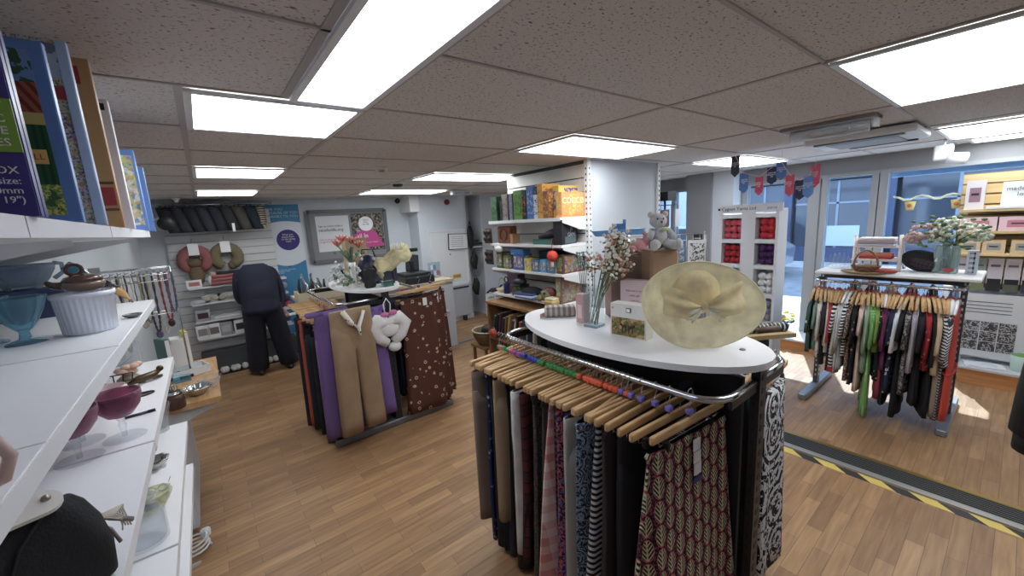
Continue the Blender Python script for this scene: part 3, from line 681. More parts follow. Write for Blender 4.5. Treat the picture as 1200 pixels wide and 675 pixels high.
# white plush neck rest hung at the end
t=thing('plush_toy','white heart shaped plush with floppy ears hanging from a pink loop on the farther rack','plush toy',(1.19,3.36,.98)); wp=mat((232,232,232),.9,name='plush_white',bump=.2)
m=MB()
for s in(-1,1): m.tube([(s*.02,0,.05),(s*.09,0,.06),(s*.14,0,.01),(s*.10,0,-.09),(s*.03,0,-.15)],[.045,.068,.066,.052,.04],10)
m.ball((0,0,-.02),(.10,.045,.075)); part('body',m,wp,t); part('tail',MB().ball((.03,-.01,-.19),(.06,.045,.045)),wp,t)
part('loop',MB().tube([(-.02,0,.06),(-.03,0,.2),(.0,.0,.25),(.03,0,.2),(.02,0,.06)],.006,6),WHITE,t)
part('bow',MB().ball((-.035,-.02,.11),(.04,.02,.025)).ball((.04,-.02,.12),(.04,.02,.025)),mat((205,110,160),.6,name='pink_bow'),t)
part('label',MB().box((0,-.045,.06),(.11,.004,.05)),PAPER,t)
# ------------------------------------------------ FRONT RACK OF TOPS
t=thing('clothes_rack','straight rack of colourful tops with a white shelf on top by the shop window','clothes rack',(4.66,.68,0))
for sy in(-1,1):
    m=MB(); s=MB(); slotted_post(m,s,0,sy*.45,.05,1.19,.07,.035); p=part('post',m,mat((92,98,108),.4,.6,name='post_grey'),t); part('slots',s,mat((225,228,235),.5,name='slot_white'),p)
    part('foot',MB().box((0,sy*.45,.03),(.82,.07,.055),ch=.01),mat((150,158,170),.35,.6,name='foot_silver'),t)
part('crossbar',MB().box((0,0,.36),(.03,.88,.04)),mat((90,94,102),.4,.6,name='bar_grey'),t)
part('top_bar',MB().box((0,0,1.15),(.04,.92,.05)),mat((90,94,102),.4,.6,name='bar_grey'),t)
part('shelf',MB().box((0,-.04,1.205),(.54,1.0,.022),ch=.006),WHITEP,t)
for sx in(-1,1):
    part('rail',MB().tube([(0,-.46,1.13),(sx*.22,-.46,1.13),(sx*.255,-.43,1.13),(sx*.26,-.4,1.13)]+[(sx*.26,-.4+.8*k/6,1.13) for k in range(1,7)]+[(sx*.255,.43,1.13),(sx*.22,.46,1.13),(0,.46,1.13)],.0125,8),CHROME,t)
S=lambda a,b,sc_=40,**k: pat('stripe',a,b,None,sc_,'striped_knit',**k)
BW=S((235,235,235),(30,30,36)); PK=(218,188,176)
tops=[ # material,label,L,sleeve
 (pat('floral',(60,90,80),(210,215,200),(190,120,110),20,'green_floral'),'green and cream floral blouse',.52,.24),
 (mat((120,150,140),.9,name='sage'),'sage green tee shirt',.5,.2),
 (pat('floral',(214,206,196),(90,70,70),(190,110,90),20,'cream_print'),'cream blouse with brown flowers',.56,.3),
 (mat((46,46,54),.9,name='graphite'),'graphite grey tee shirt',.62,.24),
 (mat((226,224,220),.9,name='offwhite'),'off white cotton shirt',.5,.34),
 (mat((196,46,56),.85,name='red_cloth'),'bright red blouse with wide sleeves',.34,.3),
 (mat((26,30,48),.9,name='navy_cloth'),'navy blouse',.66,.26),
 (S((228,226,226),(36,38,48),34),'black and white striped jumper with red hem',.62,.2),
 (mat((222,214,204),.9,name='ivory'),'ivory long sleeved shirt',.68,.4),
 (mat((206,212,220),.9,name='pale_grey'),'pale grey blouse',.64,.34),
 (BW,'white tee shirt with thin black stripes',.5,.24),
 (pat('speckle',(60,52,48),(190,170,150),(120,50,50),50,'animal_print'),'brown animal print blouse',.72,.24),
 (pat('floral',(26,26,30),(150,110,110),(90,120,80),24,'dark_floral'),'black floral blouse',.74,.3),
 (mat((222,190,178),.9,name='blush'),'blush pink tunic with fluted hem',.80,.2),
 (mat((150,178,150),.85,name='mint'),'mint green shirt with folded cuffs',.62,.34),
 (pat('vstripe',(110,178,84),(160,205,130),None,38,'green_stripe'),'bright green striped dress hanging lowest of all',1.0,.3),
 (mat((124,158,66),.85,name='olive_lime'),'lime olive tee shirt over the green dress',.42,.24),
 (pat('floral',(24,24,28),(196,190,150),(110,110,90),30,'black_floral'),'black blouse with cream sprigs',.66,.2),
 (mat((140,30,56),.8,name='maroon'),'maroon satin top',.82,.26),
 (mat((104,32,88),.85,name='magenta'),'deep magenta long top',.56,.3),
 (mat((22,24,34),.9,name='ink_navy'),'ink navy trousers top',.86,.2),
 (pat('floral',(40,48,76),(210,214,226),(120,130,160),22,'blue_white_print'),'navy and white print shirt',.74,.24),
 (mat((230,232,236),.9,name='white_cotton'),'white cotton cape sleeved top',.38,.3),
 (mat(K,.85,name='black_knit'),'long black tunic',.94,.2),
 (pat('speckle',(90,84,84),(176,170,172),(40,40,44),40,'grey_print'),'grey speckled blouse',.74,.26),
 (mat((176,166,176),.9,name='mauve'),'pale mauve cardigan with long sleeves',.5,.44),
 (mat((30,28,36),.9,name='soft_black'),'soft black top with lace yoke',.8,.26),
 (pat('floral',(170,30,44),(220,190,190),(90,20,30),24,'red_floral'),'red floral shirt',.5,.3),
 (mat((22,22,26),.85,name='jet'),'jet black cardigan',.88,.36),
 (mat((206,176,144),.9,name='beige_knit'),'beige sleeved jumper',.52,.26),
 (mat((150,130,112),.9,name='fawn'),'fawn brown long waistcoat',.86,0),
 (S((216,216,220),(44,48,62),44),'grey and navy striped long sleeved dress',.88,.3),
 (S((240,240,240),(60,64,76),56,rot=(0,.5,0)),'white tee shirt with fine diagonal stripes',.44,.28),
 (mat((222,62,34),.85,name='orange_red'),'orange red sleeveless dress at the near rack end',.86,0)]
n=len(tops); hcol=[(190,60,60),(60,60,180)]
cols={'w':mat((232,232,236),.4,name='white_hanger')}
base_h=shaped_hanger('x'); base_w=shaped_hanger('x',cols['w']); first={'a':True,'b':True}
for i,(m_,lb,L,sl_) in enumerate(tops):
    y=1.12-(1.12-.24)*i/(n-1); x=4.38+rnd.uniform(-.015,.015); rz=.1+.12*math.sin(i*.5); z=1.127
    b='b' if i in (9,10,32,33,18) else 'a'; src=base_w if b=='b' else base_h
    hl=('white plastic' if b=='b' else 'wooden')+' hanger inside the '+lb
    if first[b]: h=src; h.location=(x,y,z); h.rotation_euler=(0,0,rz); h['label']=hl; h['group']='hangers on the front rack'; first[b]=False
    else: dup(src,(x,y,z),rz,hl,'hangers on the front rack')
    o=solo('dress' if 'dress' in lb else 'top',top_mesh(L,.39,sl_,.034,i*1.1,.006,1.2),m_,lb+('' if i in(33,) else ' on the front rack'),'dress' if 'dress' in lb else 'top',(x,y,z-.10),rz,'tops on the front rack')
    if i in (7,): part('hem',MB().box((0,0,-.64),(.4,.04,.05)),mat((170,30,44),.8,name='red_hem'),o)
    if i==33: part('belt',MB().tube([(.2*math.cos(a),.035*math.sin(a),-.5) for a in [2*PI*k/20 for k in range(20)]],.008,6,closed=True),mat((200,50,28),.8,name='belt'),o)
for i in range(12): dup(base_h,(4.40,1.1-i*.075,1.127),rnd.uniform(-.3,.3),'bare wooden hanger squeezed between tops on the front rack','hangers on the front rack')
for i in range(6):
    y=.3+i*.13; dup(base_h,(4.92,y,1.127),0,'window rail hanger number %s counted from the post'%('one two three four five six'.split()[i]),'window side hangers')
    solo('top',top_mesh(.62,.4,.2,.05,i,.006),mat([(120,170,215),(40,44,60),(150,60,70),(210,200,190),(60,60,66),(90,110,90)][i],.85,name='window_top%d'%i),['light blue satin blouse hanging on the window side at the rack end','dark slate top behind the light blue blouse','brick red top on the window side rail','oatmeal top on the window side rail','charcoal top on the window side rail','moss green top on the window side rail'][i],'top',(4.92,y,1.065),0,'window side tops')
# ================================================================ LEFT SHELVING AND EVERYTHING ON IT
XF,XBK=-.17,-.585; SZ=dict(s0=1.887,s1=1.607,s2=1.35,s3=1.05,s4=.85,s5=.40)
t=thing('shelving_unit','long white shelving unit with stepped shelves of glassware along the left wall','shelving',(-.38,1.1,0))
def L3(x,y,z): return (x+.38,y-1.1,z)
FX=dict(s0=-.16,s1=-.193,s2=-.17,s3=-.17,s4=-.18,s5=-.30)
for k,z in SZ.items():
    XF=FX[k]
    for a,b in ((-.25,.73),(.735,1.295),(1.305,2.2)):
        zz=z; m=MB(); m.box2(L3(XBK,a,zz-.026),L3(XF,b,zz)); part('shelf',m,WHITEP,t)
for y in (-.25,1.3,2.21):
    part('upright',MB().box2(L3(XBK-.02,y-.015,0),L3(XBK+.02,y+.015,2.28)),WHITE,t)
    m=MB()
    for z in SZ.values(): m.prism([(0,0),(.34,0),(.34,-.012),(.04,-.07),(0,-.07)],.004,M=Matrix.Translation(L3(XBK+.02,y+(.0 if y<2 else -.012),z-.028))@Matrix.Rotation(PI/2,4,'X'))
    part('brackets',m,WHITE,t,kind='stuff')
part('back_panel',MB().box2(L3(XBK-.03,-.25,0),L3(XBK-.022,2.2,2.28)),mat((205,206,210),.6,name='back_board'),t)
part('price_rail',MB().box2(L3(-.195,-.25,SZ['s1']-.03),L3(-.191,2.2,SZ['s1']-.002)),WHITE,t)
# ---- puzzle boxes standing on the top shelf; each front faces the camera
def pbox(px,py,top,label,w,face,side,X=-.15,th=.03,deco=None,grp='puzzle boxes on the top shelf'):
    P=XP(px,py,X); z0=SZ['s0']; y=P.y; h=top-z0
    t=thing('puzzle_box',label,'box',(X-w/2,y,z0))
    part('carton',MB().box((0,th/2,h/2),(w,th,h)),side,t)
    part('front_picture',MB().box((0,-.0015,h/2),(w-.002,.002,h-.002)),face,t)
    t['hw']=w/2
    if deco: deco(t,w,h)
    del t['hw']
    return t
def ztop(px,py,X): return XP(px,py,X).z
LBL=mat((44,54,128),.4,name='blue_card'); SKY=mat((94,138,205),.4,name='sky_blue_card')
def dbox(t,n,x0,x1,z0,z1,m_,k=1):   # a printed field, measured from the right edge and the base
    part(n,MB().box2((t['hw']+x0,-.003-.0015*k,z0),(t['hw']+x1,-.001-.0015*k,z1)),m_,t)
def d_purple(t,w,h):
    dbox(t,'green_band',-.2,-.001,.075,.135,mat((140,190,50),.4,name='lime'))
    for i,s in enumerate(('FAMILY','OPTIC','ENVELOPE','1000 PIECES')): txt('lettering',s,.0125,PAPER,t,(w/2-.008,-.006,.122-.0135*i),align='RIGHT')
    txt('lettering','1000 PIECES',.011,PAPER,t,(w/2-.008,-.006,.155),align='RIGHT')
    txt('lettering','STORING BOX',.012,PAPER,t,(w/2-.008,-.006,.05),align='RIGHT'); txt('lettering','Puzzle size:\n680 x 490mm\n(27" x 19")',.011,PAPER,t,(w/2-.008,-.006,.038),align='RIGHT')
def d_shell(t,w,h):
    dbox(t,'sky_picture',-.2,-.016,.215,.262,pat('speckle',(110,150,200),(60,90,60),(70,110,70),30,'sky_trees',rough=.4))
    dbox(t,'roof_picture',-.2,-.016,.17,.215,pat('vstripe',(176,92,62),(120,54,40),None,90,'roof_tiles',rough=.4,rot=(0,.5,0)))
    dbox(t,'yellow_beam',-.2,-.016,.152,.17,mat((200,180,90),.4,name='beam_yellow'))
    dbox(t,'green_door',-.2,-.016,.06,.152,pat('vstripe',(44,92,52),(34,70,42),None,120,'green_planks',rough=.4))
    dbox(t,'round_badge',-.075,-.045,.130,.146,PAPER,2); dbox(t,'badge_dot',-.069,-.051,.134,.142,INK,3)
    dbox(t,'yellow_sign',-.06,-.022,.092,.114,mat((236,196,90),.4,name='sign_yellow'),2)
    txt('lettering','SHELL',.0125,mat((190,50,30),.4,name='sign_red'),t,(w/2-.041,-.0085,.0985),align='CENTER')
    dbox(t,'garden_picture',-.2,-.016,.012,.06,pat('speckle',(110,150,60),(210,200,90),(70,100,60),90,'garden',rough=.4))
def d_crowd(t,w,h):
    dbox(t,'title_strip',-.2,-.014,h-.07,h-.008,pat('speckle',(170,190,205),(110,120,140),None,30,'title_art',rough=.4))
    dbox(t,'red_awning',-.06,-.014,h-.11,h-.085,mat((170,50,60),.4,name='awning_red')); dbox(t,'pale_edge',-.014,-.0005,.002,h-.002,mat((170,196,226),.4,name='pale_edge'),2)
CROWD=pat('scene',(210,205,190),(60,70,60),(190,150,90),160,'crowded_cartoon',rough=.4)
def d_bee(t,w,h):
    part('emblem_circle',MB().prism(ellipse(.03,.035),.003,M=Matrix.Translation((w/2-.04,-.002,h-.05))@Matrix.Rotation(PI/2,4,'X')),mat((60,70,74),.4,name='emblem_grey'),t)
    part('portrait_face',MB().ball((w/2-.06,-.004,h-.07),(.02,.004,.03)),mat((222,150,110),.5,name='print_skin'),t)
    txt('lettering','1000',.012,PAPER,t,(w/2-.035,-.008,h-.07),(PI/2,.6,0))
pbox(47,244,2.12,'blue boxed puzzle with purple panel and lime green band, nearest on the top shelf',.34,mat((70,58,150),.4,name='purple_card'),LBL,-.15,.012,d_purple)
pbox(52,246,2.20,'light blue puzzle box with a grey emblem and orange face at its top',.34,SKY,LBL,-.15,.012,d_bee)
pbox(97,253,2.165,'puzzle box showing a green shed with tiled roof and a yellow fuel sign',.34,SKY,SKY,-.15,.018,d_shell)
pbox(124,257,2.24,'pale blue puzzle box with a crowded black and white cartoon scene',.34,CROWD,mat((150,180,215),.4,name='pale_blue_card'),-.15,.022,d_crowd)
def d_tan(t,w,h):
    dbox(t,'red_square',-.05,-.004,.055,.10,mat((170,44,40),.4,name='card_red')); dbox(t,'dark_bar',-.05,-.002,.108,.114,mat((110,60,40),.5,name='card_brown')); dbox(t,'dark_bar',-.05,-.002,.042,.048,mat((110,60,40),.5,name='card_brown'))
    dbox(t,'red_flower',-.05,-.02,h-.06,h-.02,mat((180,30,40),.5,name='flower_red'))
pbox(145,260,2.29,'tan brown puzzle box with a dark red square near its base',.34,mat((190,144,82),.45,name='tan_card'),mat((176,128,70),.45,name='tan_card2'),-.15,.03,d_tan)
def d_white(t,w,h):
    dbox(t,'red_spine',-.045,-.03,.0,h-.002,pat('speckle',(170,40,50),(60,50,60),None,60,'red_spine',rough=.4)); txt('lettering','2 in 1',.022,INK,t,(w/2-.024,-.006,.11),(PI/2,-PI/2,0))
    dbox(t,'corner_mark',-.02,-.008,h-.03,h-.012,INK)
pbox(157,262,2.25,'white puzzle box with a red patterned spine beside the tan box',.34,mat((226,226,230),.4,name='white_card'),mat((226,226,230),.4,name='white_card'),-.15,.03,d_white)
def d_sun(t,w,h): part('flower_picture',MB().box((w/2-.026,-.002,h*.5),(.036,.002,h*.86)),pat('scene',(220,200,60),(60,140,200),(230,230,230),60,'flower_cartoon',rough=.4),t)
pbox(174,264,2.185,'small sky blue puzzle box with a yellow flower cartoon strip',.34,SKY,SKY,-.15,.04,d_sun)
pbox(181,264,2.16,'plain sky blue puzzle box, farthest on the top shelf',.34,SKY,SKY,-.15,.04)
# ---- shelf one
z=SZ['s1']; 
def bowl_prof(r,h,t=.004,foot=.5): return [(r*foot,0),(r*foot,.004),(r*.75,h*.35),(r*.95,h*.75),(r,h),(r-t,h),(r*.95-t,h*.75),(r*.72,h*.38),(r*foot*.8,.01),(.001,.009)]
P=ZP(108,388,z); t=thing('souffle_dish','white fluted ceramic souffle dish at the shelf edge','dish',tuple(P))
part('bowl',MB().lathe([(.048,0),(.054,.004),(.06,.10),(.0635,.104),(.0635,.112),(.058,.112),(.055,.10),(.05,.012),(.001,.01)],96,flute=.028,fn=30,cap=False),mat((212,218,232),.25,name='white_ceramic',coat=.4),t)
m=MB().lathe([(.0645,.101),(.066,.106),(.0645,.113),(.06,.113)],48,cap=False); part('rim',m,mat((222,226,236),.25,name='white_ceramic_rim'),t)
BRN=mat((88,48,36),.15,name='brown_glaze',coat=.8)
t=thing('ceramic_pot','small glossy brown ceramic pot with lid and curled handle sitting on the souffle dish','pot',(P.x+.004,P.y+.01,z+.1125))
part('base',MB().lathe([(.018,0),(.038,.008),(.045,.02),(.04,.03),(.001,.03)],24),mat((120,98,74),.2,name='tan_glaze',coat=.8),t); part('lid',MB().lathe([(.043,.03),(.036,.042),(.018,.048),(.001,.05)],24),BRN,t)
part('handle',MB().tube([(-.012+.016*math.cos(a),0,.062+.014*math.sin(a)) for a in [2*PI*k/12 for k in range(12)]],.005,8,closed=True),BRN,t)
part('spout',MB().tube([(-.04,0,.02),(-.06,0,.025),(-.07,0,.035)],[.012,.009,.006],8),BRN,t)
BG=glassmat((176,220,234),.28,.05,'blue_glass')
def sundae(px,py,label,sc_=1):
    P=ZP(px,py,z); t=thing('sundae_dish',label,'glass dish',tuple(P))
    part('foot',MB().lathe([(.038*sc_,0),(.036*sc_,.004),(.012*sc_,.012),(.009*sc_,.03),(.014*sc_,.036)],24),BG,t)
    part('bowl',MB().lathe([(.014*sc_,.036),(.028*sc_,.055),(.042*sc_,.085),(.052*sc_,.118),(.054*sc_,.12),(.049*sc_,.118),(.038*sc_,.087),(.022*sc_,.056),(.001,.046)],48,flute=.05,fn=12,cap=False),BG,t)
sundae(32,402,'ice blue pressed glass sundae dish in front of the dark blue box'); sundae(-14,404,'second ice blue sundae dish cut off by the left photo edge')
P=ZP(50,375,z); t=thing('storage_box','dark blue cardboard box behind the ice blue sundae dish','box',(P.x-.03,P.y+.1,z),.1)
part('body',MB().box((0,0,.045),(.16,.12,.09)),mat((40,52,96),.6,name='dark_blue_card'),t); part('lid',MB().box((0,0,.094),(.165,.125,.012)),mat((48,60,108),.6,name='blue_lid'),t)
GB=glassmat((180,196,210),.4,.08,'smoked_glass')
t=thing('glass_bowl','wide grey blue glass bowl with curled handles resting on the dark blue box','bowl',(P.x-.045,P.y+.1,z+.1))
part('bowl',MB().lathe(bowl_prof(.085,.085),36,cap=False),GB,t)
for s in(-1,1): part('handle',MB().tube([(s*.075,0,.03),(s*.1,0,.05),(s*.1,0,.08),(s*.08,0,.085)],.007,8),GB,t)
TEAL=mat((24,120,140),.12,name='teal_glaze',coat=.8); P=ZP(128,356,z)
t=thing('glass_fish','teal and black art glass fish ornament behind the brown pot','ornament',(P.x-.02,P.y-.12,z+.001))
part('body',MB().tube([(0,0,0),(.0,0,.05),(-.01,0,.1),(-.03,0,.15),(-.05,0,.17)],[.03,.04,.035,.022,.018],12),TEAL,t); part('fin',MB().tube([(.02,0,.05),(.05,0,.09),(.07,0,.07)],[.02,.014,.004],8),mat((18,30,36),.2,name='black_glass'),t)
P=ZP(152,352,z); t=thing('wooden_leaf','ochre wooden leaf dish standing against the back of the shelf','ornament',(P.x-.02,P.y-.10,z),rot=(0,0,.2))
part('blade',MB().loft([[(.02*math.sin(PI*i/8)*math.cos(2*PI*k/10)+i*.008-.03,.006*math.sin(2*PI*k/10),.10-i*.011) for k in range(10)] for i in range(9)]),mat((186,140,74),.5,name='ochre_wood'),t); part('stem',MB().tube([(.034,0,.015),(.04,0,0)],.003),mat((120,84,44),.6,name='stem_brown'),t)
P=ZP(156,372,z); solo('coin_dish',MB().lathe(bowl_prof(.025,.012),20,cap=False),mat((120,124,128),.3,.5,name='pewter'),'tiny pewter dish at the far edge of the dish shelf','dish',tuple(P))
t=thing('mug','pale pink mug at the left photo edge on the dish shelf','mug',tuple(ZP(-46,600,z)+Vector((-.02,0,0)))); part('body',MB().lathe([(.03,0),(.034,.01),(.036,.085),(.032,.085),(.03,.01),(.001,.008)],24,cap=False),mat((216,186,176),.3,name='pink_ceramic'),t)
part('handle',MB().tube([(.034,0,.015),(.05,0,.02),(.058,0,.042),(.05,0,.066),(.034,0,.07)],.0055,8),mat((216,186,176),.3,name='pink_ceramic'),t)
# ---- shelf two
z=SZ['s2']; PG=glassmat((196,140,166),.42,.04,'purple_glass'); CG=glassmat((244,246,248),.13,.03,'stem_glass')
def goblet(px,py,label,s=1.0):
    P=ZP(px,py,z); t=thing('wine_goblet',label,'goblet',tuple(P),group='purple goblets on the second shelf')
    part('foot',MB().lathe([(.036*s,0),(.034*s,.002),(.008*s,.006),(.001,.007)],28),CG,t)
    part('stem',MB().lathe([(.005*s,.004),(.0045*s,.02),(.007*s,.035),(.005*s,.045),(.009*s,.055)],14),CG,t)
    part('bowl',MB().lathe([(.004,.053),(.022*s,.062),(.036*s,.085),(.041*s,.112),(.041*s,.122),(.039*s,.122),(.038*s,.11),(.033*s,.087),(.02*s,.067),(.001,.06)],32,cap=False),PG,t)
goblet(147,512,'purple wine goblet standing by itself in front of the pink cup',1.2); goblet(94,538,'purple wine goblet nearest the shelf edge, half hidden by the shelf above',1.2); goblet(98,518,'purple wine goblet behind the half hidden one',1.15)
t=thing('teacup','pale pink cup behind the foremost purple goblet','cup',tuple(ZP(142,480,z)+Vector((-.02,.03,0)))); part('body',MB().lathe([(.026,0),(.03,.004),(.038,.07),(.036,.07),(.027,.008),(.001,.006)],24,cap=False),mat((222,190,190),.35,name='pink_china'),t)
part('handle',MB().tube([(-.036,0,.06),(-.055,0,.05),(-.05,0,.025),(-.032,0,.018)],.004),mat((222,190,190),.35,name='pink_china'),t)
P=ZP(136,457,z); t=thing('wire_stand','black wire letter stand behind the goblets','stand',tuple(P)); m=MB()
for k in range(5): m.tube([(-.04+.02*k,0,0),(-.05+.025*k,0,.05)],.002,5)
for q in (.0,.025,.05): m.tube([(-.05,0,q),(.05,0,q)],.002,5)
part('frame',m,BLACK,t); part('small_feet',MB().ball((-.04,0,.003),.004).ball((.04,0,.003),.004),BLACK,t,kind='stuff')
t=thing('ceramic_flowers','peach and cream ceramic flower ornament at far end of the goblet shelf','ornament',tuple(ZP(152,446,z))); m=MB()
for k in range(9):
    a=k*2.4; m.ball((.03*math.cos(a)*(k/9)**.5,.03*math.sin(a)*(k/9)**.5,.03+.012*(k%3)),(.017,.017,.011),8,5)
part('blooms',m,mat((214,172,146),.35,name='peach_glaze'),t); part('base',MB().lathe([(.03,0),(.034,.01),(.02,.022)],16),mat((140,130,110),.4,name='clay'),t)
t=thing('bronze_figurine','small dark bronze reclining animal figurine near the shelf end','figurine',tuple(ZP(172,448,z)),.5)
part('body',MB().tube([(-.05,0,.012),(-.02,0,.02),(.02,0,.02),(.04,0,.03)],[.006,.013,.014,.008],10).ball((.045,0,.036),.011),mat((86,66,44),.3,.7,name='bronze'),t); part('leg',MB().tube([(.02,0,.01),(.05,.01,.006)],.006).tube([(-.02,0,.01),(-.0,.012,.006)],.006),mat((86,66,44),.3,.7,name='bronze'),t)
def bottle(name,label,cat,P,r,h,m_,neck=.4):
    t=thing(name,label,cat,tuple(P)); part('body',MB().lathe([(r*.9,0),(r,.006),(r,h*.6),(r*neck,h*.78),(r*neck,h),(r*neck-.003,h),(r*neck-.003,h*.78),(r-.004,h*.58),(r-.004,.01),(.001,.008)],28,cap=False),m_,t)
    part('rim',MB().lathe([(r*neck,h-.004),(r*neck+.004,h),(r*neck,h+.004)],20,cap=False),m_,t); return t
bottle('glass_vase','large clear glass vase at the far end under the dish shelf','vase',ZP(160,430,z)+Vector((-.03,.05,0)),.045,.15,CG,.8)
t=thing('hand_mirror','oval black framed hand mirror lying on the goblet shelf','mirror',tuple(ZP(168,463,z)),.4); part('frame',MB().tube([(.028*math.cos(a),.018*math.sin(a),.003) for a in [2*PI*k/20 for k in range(20)]],.0025,6,closed=True),BLACK,t); part('glass',MB().lathe([(.001,0),(.017,.0),(.001,.002)],20,sx=1.5),CHROME,t)
t=thing('pen','dark blue marker pen at the edge of the goblet shelf','pen',tuple(ZP(174,484,z)+Vector((-.02,0,.004))),.1); part('barrel',MB().tube([(-.03,0,0),(.02,0,0)],.004),mat((50,54,80),.4,name='pen_blue'),t); part('cap',MB().tube([(.02,0,0),(.036,0,0)],.0048),BLACK,t)
# handbag
P=ZP(58,690,z); t=thing('handbag','black fabric handbag with white studded leather tab and a pale tassel','handbag',(-.247,.80,z),.35)
t.scale=(.62,.62,.86)
LE=mat((20,20,23),.75,name='black_leather',bump=.25,bs=180); R=[]
for i,(zz,w,d) in enumerate(((0,.10,.05),(.01,.115,.062),(.06,.12,.065),(.11,.11,.055),(.15,.09,.035),(.165,.075,.02))):
    R.append([(w*math.copysign(abs(math.cos(2*PI*k/32))**.6,math.cos(2*PI*k/32)),d*math.copysign(abs(math.sin(2*PI*k/32))**.8,math.sin(2*PI*k/32))+.004*math.sin(5*2*PI*k/32+i),zz) for k in range(32)])
part('body',MB().loft(R),LE,t)
WL=mat((226,220,208),.6,name='white_leather')
tb=part('leather_tab',MB().prism([(-.05,-.02),(.03,-.02)]+[(.03+.03*math.sin(PI*k/8),-.02+.035-.035*math.cos(PI*k/8)) for k in range(9)]+[(-.05,.05)],.006,M=Matrix.Translation((.0,-.02,.165))@Matrix.Rotation(.25,4,'X')),WL,t)
part('stud',MB().ball((.035,-.002,.176),(.009,.009,.007)),mat((160,150,140),.2,.9,name='stud_metal'),tb)
part('seam',MB().tube([(-.04,-.07,.01),(-.05,-.068,.08),(-.02,-.05,.13),(.03,-.03,.165)],.003),LE,t)
ts=MB()
for k in range(9): ts.tube([(.1,.02,.10),(.13+.004*k,.03+.006*k,.08),(.15+.006*(k%4),.05+.004*k,.06-.004*k)],.0018,5)
ta=part('tassel',ts,mat((196,186,172),.7,name='tassel_beige'),t)
part('strap_end',MB().tube([(.09,.03,.11),(.13,.05,.075),(.17,.055,.05)],.005,6).tube([(.09,.01,.1),(.12,.005,.07),(.13,0,.04)],.004,6),mat((140,132,124),.5,name='strap_grey'),ta)
# ---- shelf three glassware
z=SZ['s3']; YG=glassmat((232,232,212),.18,.04,'yellowish_glass')
bottle('glass_jug','large clear glass jug lying nearest on the third shelf','jug',ZP(172,636,z)+Vector((.0,0,0)),.05,.13,CG,.7)
t=thing('glass_bowl','yellowish pressed glass bowl beside the clear jug','bowl',tuple(ZP(190,592,z)+Vector((-.015,0,0)))); part('bowl',MB().lathe(bowl_prof(.045,.05),36,cap=False,flute=.04,fn=12),YG,t); part('label',MB().box((.0,-.044,.03),(.03,.002,.02)),mat((130,130,126),.6,name='grey_label'),t)
t=thing('spectacles','thin wire spectacles on the third shelf edge','spectacles',tuple(ZP(192,575,z)+Vector((-.015,0,.012))))
for s in(-1,1): part('lens_ring',MB().tube([(s*.014+.011*math.cos(a),0,.011*math.sin(a)) for a in [2*PI*k/14 for k in range(14)]],.0012,5,closed=True),CHROME,t)
part('temple',MB().tube([(-.025,0,0),(-.03,.06,0)],.0012,5).tube([(.025,0,0),(.03,.06,0)],.0012,5).tube([(-.004,0,.002),(.004,0,.002)],.0012,5),CHROME,t)
t=thing('silver_dish','ornate crumpled silver dish on the third shelf','dish',tuple(ZP(182,548,z)+Vector((-.005,0,0))),.3); part('bowl',MB().lathe(bowl_prof(.045,.03),40,cap=False,flute=.1,fn=9),mat((190,190,186),.15,1,name='silver'),t); part('foot',MB().lathe([(.02,0),(.022,.004)],16),CHROME,t)
t=thing('crystal_vase','cut crystal vase behind the silver dish on the third shelf','vase',tuple(ZP(190,505,z)+Vector((-.005,.0,0)))); part('body',MB().lathe([(.026,0),(.028,.01),(.03,.05),(.045,.11),(.048,.115),(.043,.112),(.026,.05),(.022,.012),(.001,.01)],40,cap=False,flute=.06,fn=14),CG,t); part('foot',MB().lathe([(.03,0),(.03,.006)],20),CG,t)
t=thing('gift_box','small grey box with pale label between crystal vase and silver dish','box',tuple(ZP(180,527,z)+Vector((-.015,0,0)))); part('body',MB().box((0,0,.012),(.05,.04,.024)),mat((150,148,138),.6,name='grey_card'),t); part('label',MB().box((0,0,.0245),(.03,.02,.001)),PAPER,t)
bottle('glass_tumbler','short clear tumbler behind the glass jug','tumbler',ZP(158,600,z)+Vector((-.06,.03,0)),.034,.08,CG,.98)
# ---- lowest shelves
t=thing('green_box','dark green box on the low shelf beneath the jugs','box',(-.3,1.0,SZ['s4'])); part('body',MB().box((0,0,.05),(.14,.2,.1)),mat((30,64,52),.6,name='green_card'),t); part('lid',MB().box((0,0,.105),(.145,.205,.012)),mat((36,76,60),.6,name='green_lid'),t)
# things at floor by the unit
t=thing('extension_cable','coiled white extension cable on the floor beside the shelving unit','cable',tuple(ZP(232,650,.0)+Vector((0,0,.03))))
part('coil',MB().tube([(.07*math.cos(a)*(1-.01*a),.07*math.sin(a),.004*a) for a in [.5*k for k in range(40)]],.006,6),WHITE,t); part('plug',MB().box((.05,.05,.06),(.05,.05,.04),ch=.008),WHITE,t)
# ================================================================ CUPBOARD WITH WOODEN TOP
t=thing('cupboard','white cupboard with a thick wooden top beyond the shelving unit','cupboard',(-.3,3.2,0))
part('body',MB().box2((-.30,-.27,.1),(.03,.6,.87)),mat((196,200,205),.5,name='cupboard_white'),t); part('door',MB().box2((-.28,-.285,.13),(.01,-.27,.84)),mat((204,208,212),.5,name='cupboard_door'),t)
part('worktop',MB().box2((-.30,-.42,.90),(.255,.55,.935)),pat('noise',(176,128,76),(200,156,102),scale=5,stretch=(8,1,4),name='worktop_wood',rough=.45),t)
part('bracket',MB().prism([(0,0),(.53,0),(.53,-.02),(.3,-.1),(0,-.16)],.02,M=Matrix.Translation((-.29,-.36,.898))@Matrix.Rotation(PI/2,4,'X')),mat((200,204,208),.5,name='bracket_white'),t)
part('kick_plate',MB().box2((-.28,-.2,0),(-.05,.55,.1)),DGREY,t); part('latch',MB().box2((-.10,-.292,.55),(-.06,-.286,.59)),GREY,t)
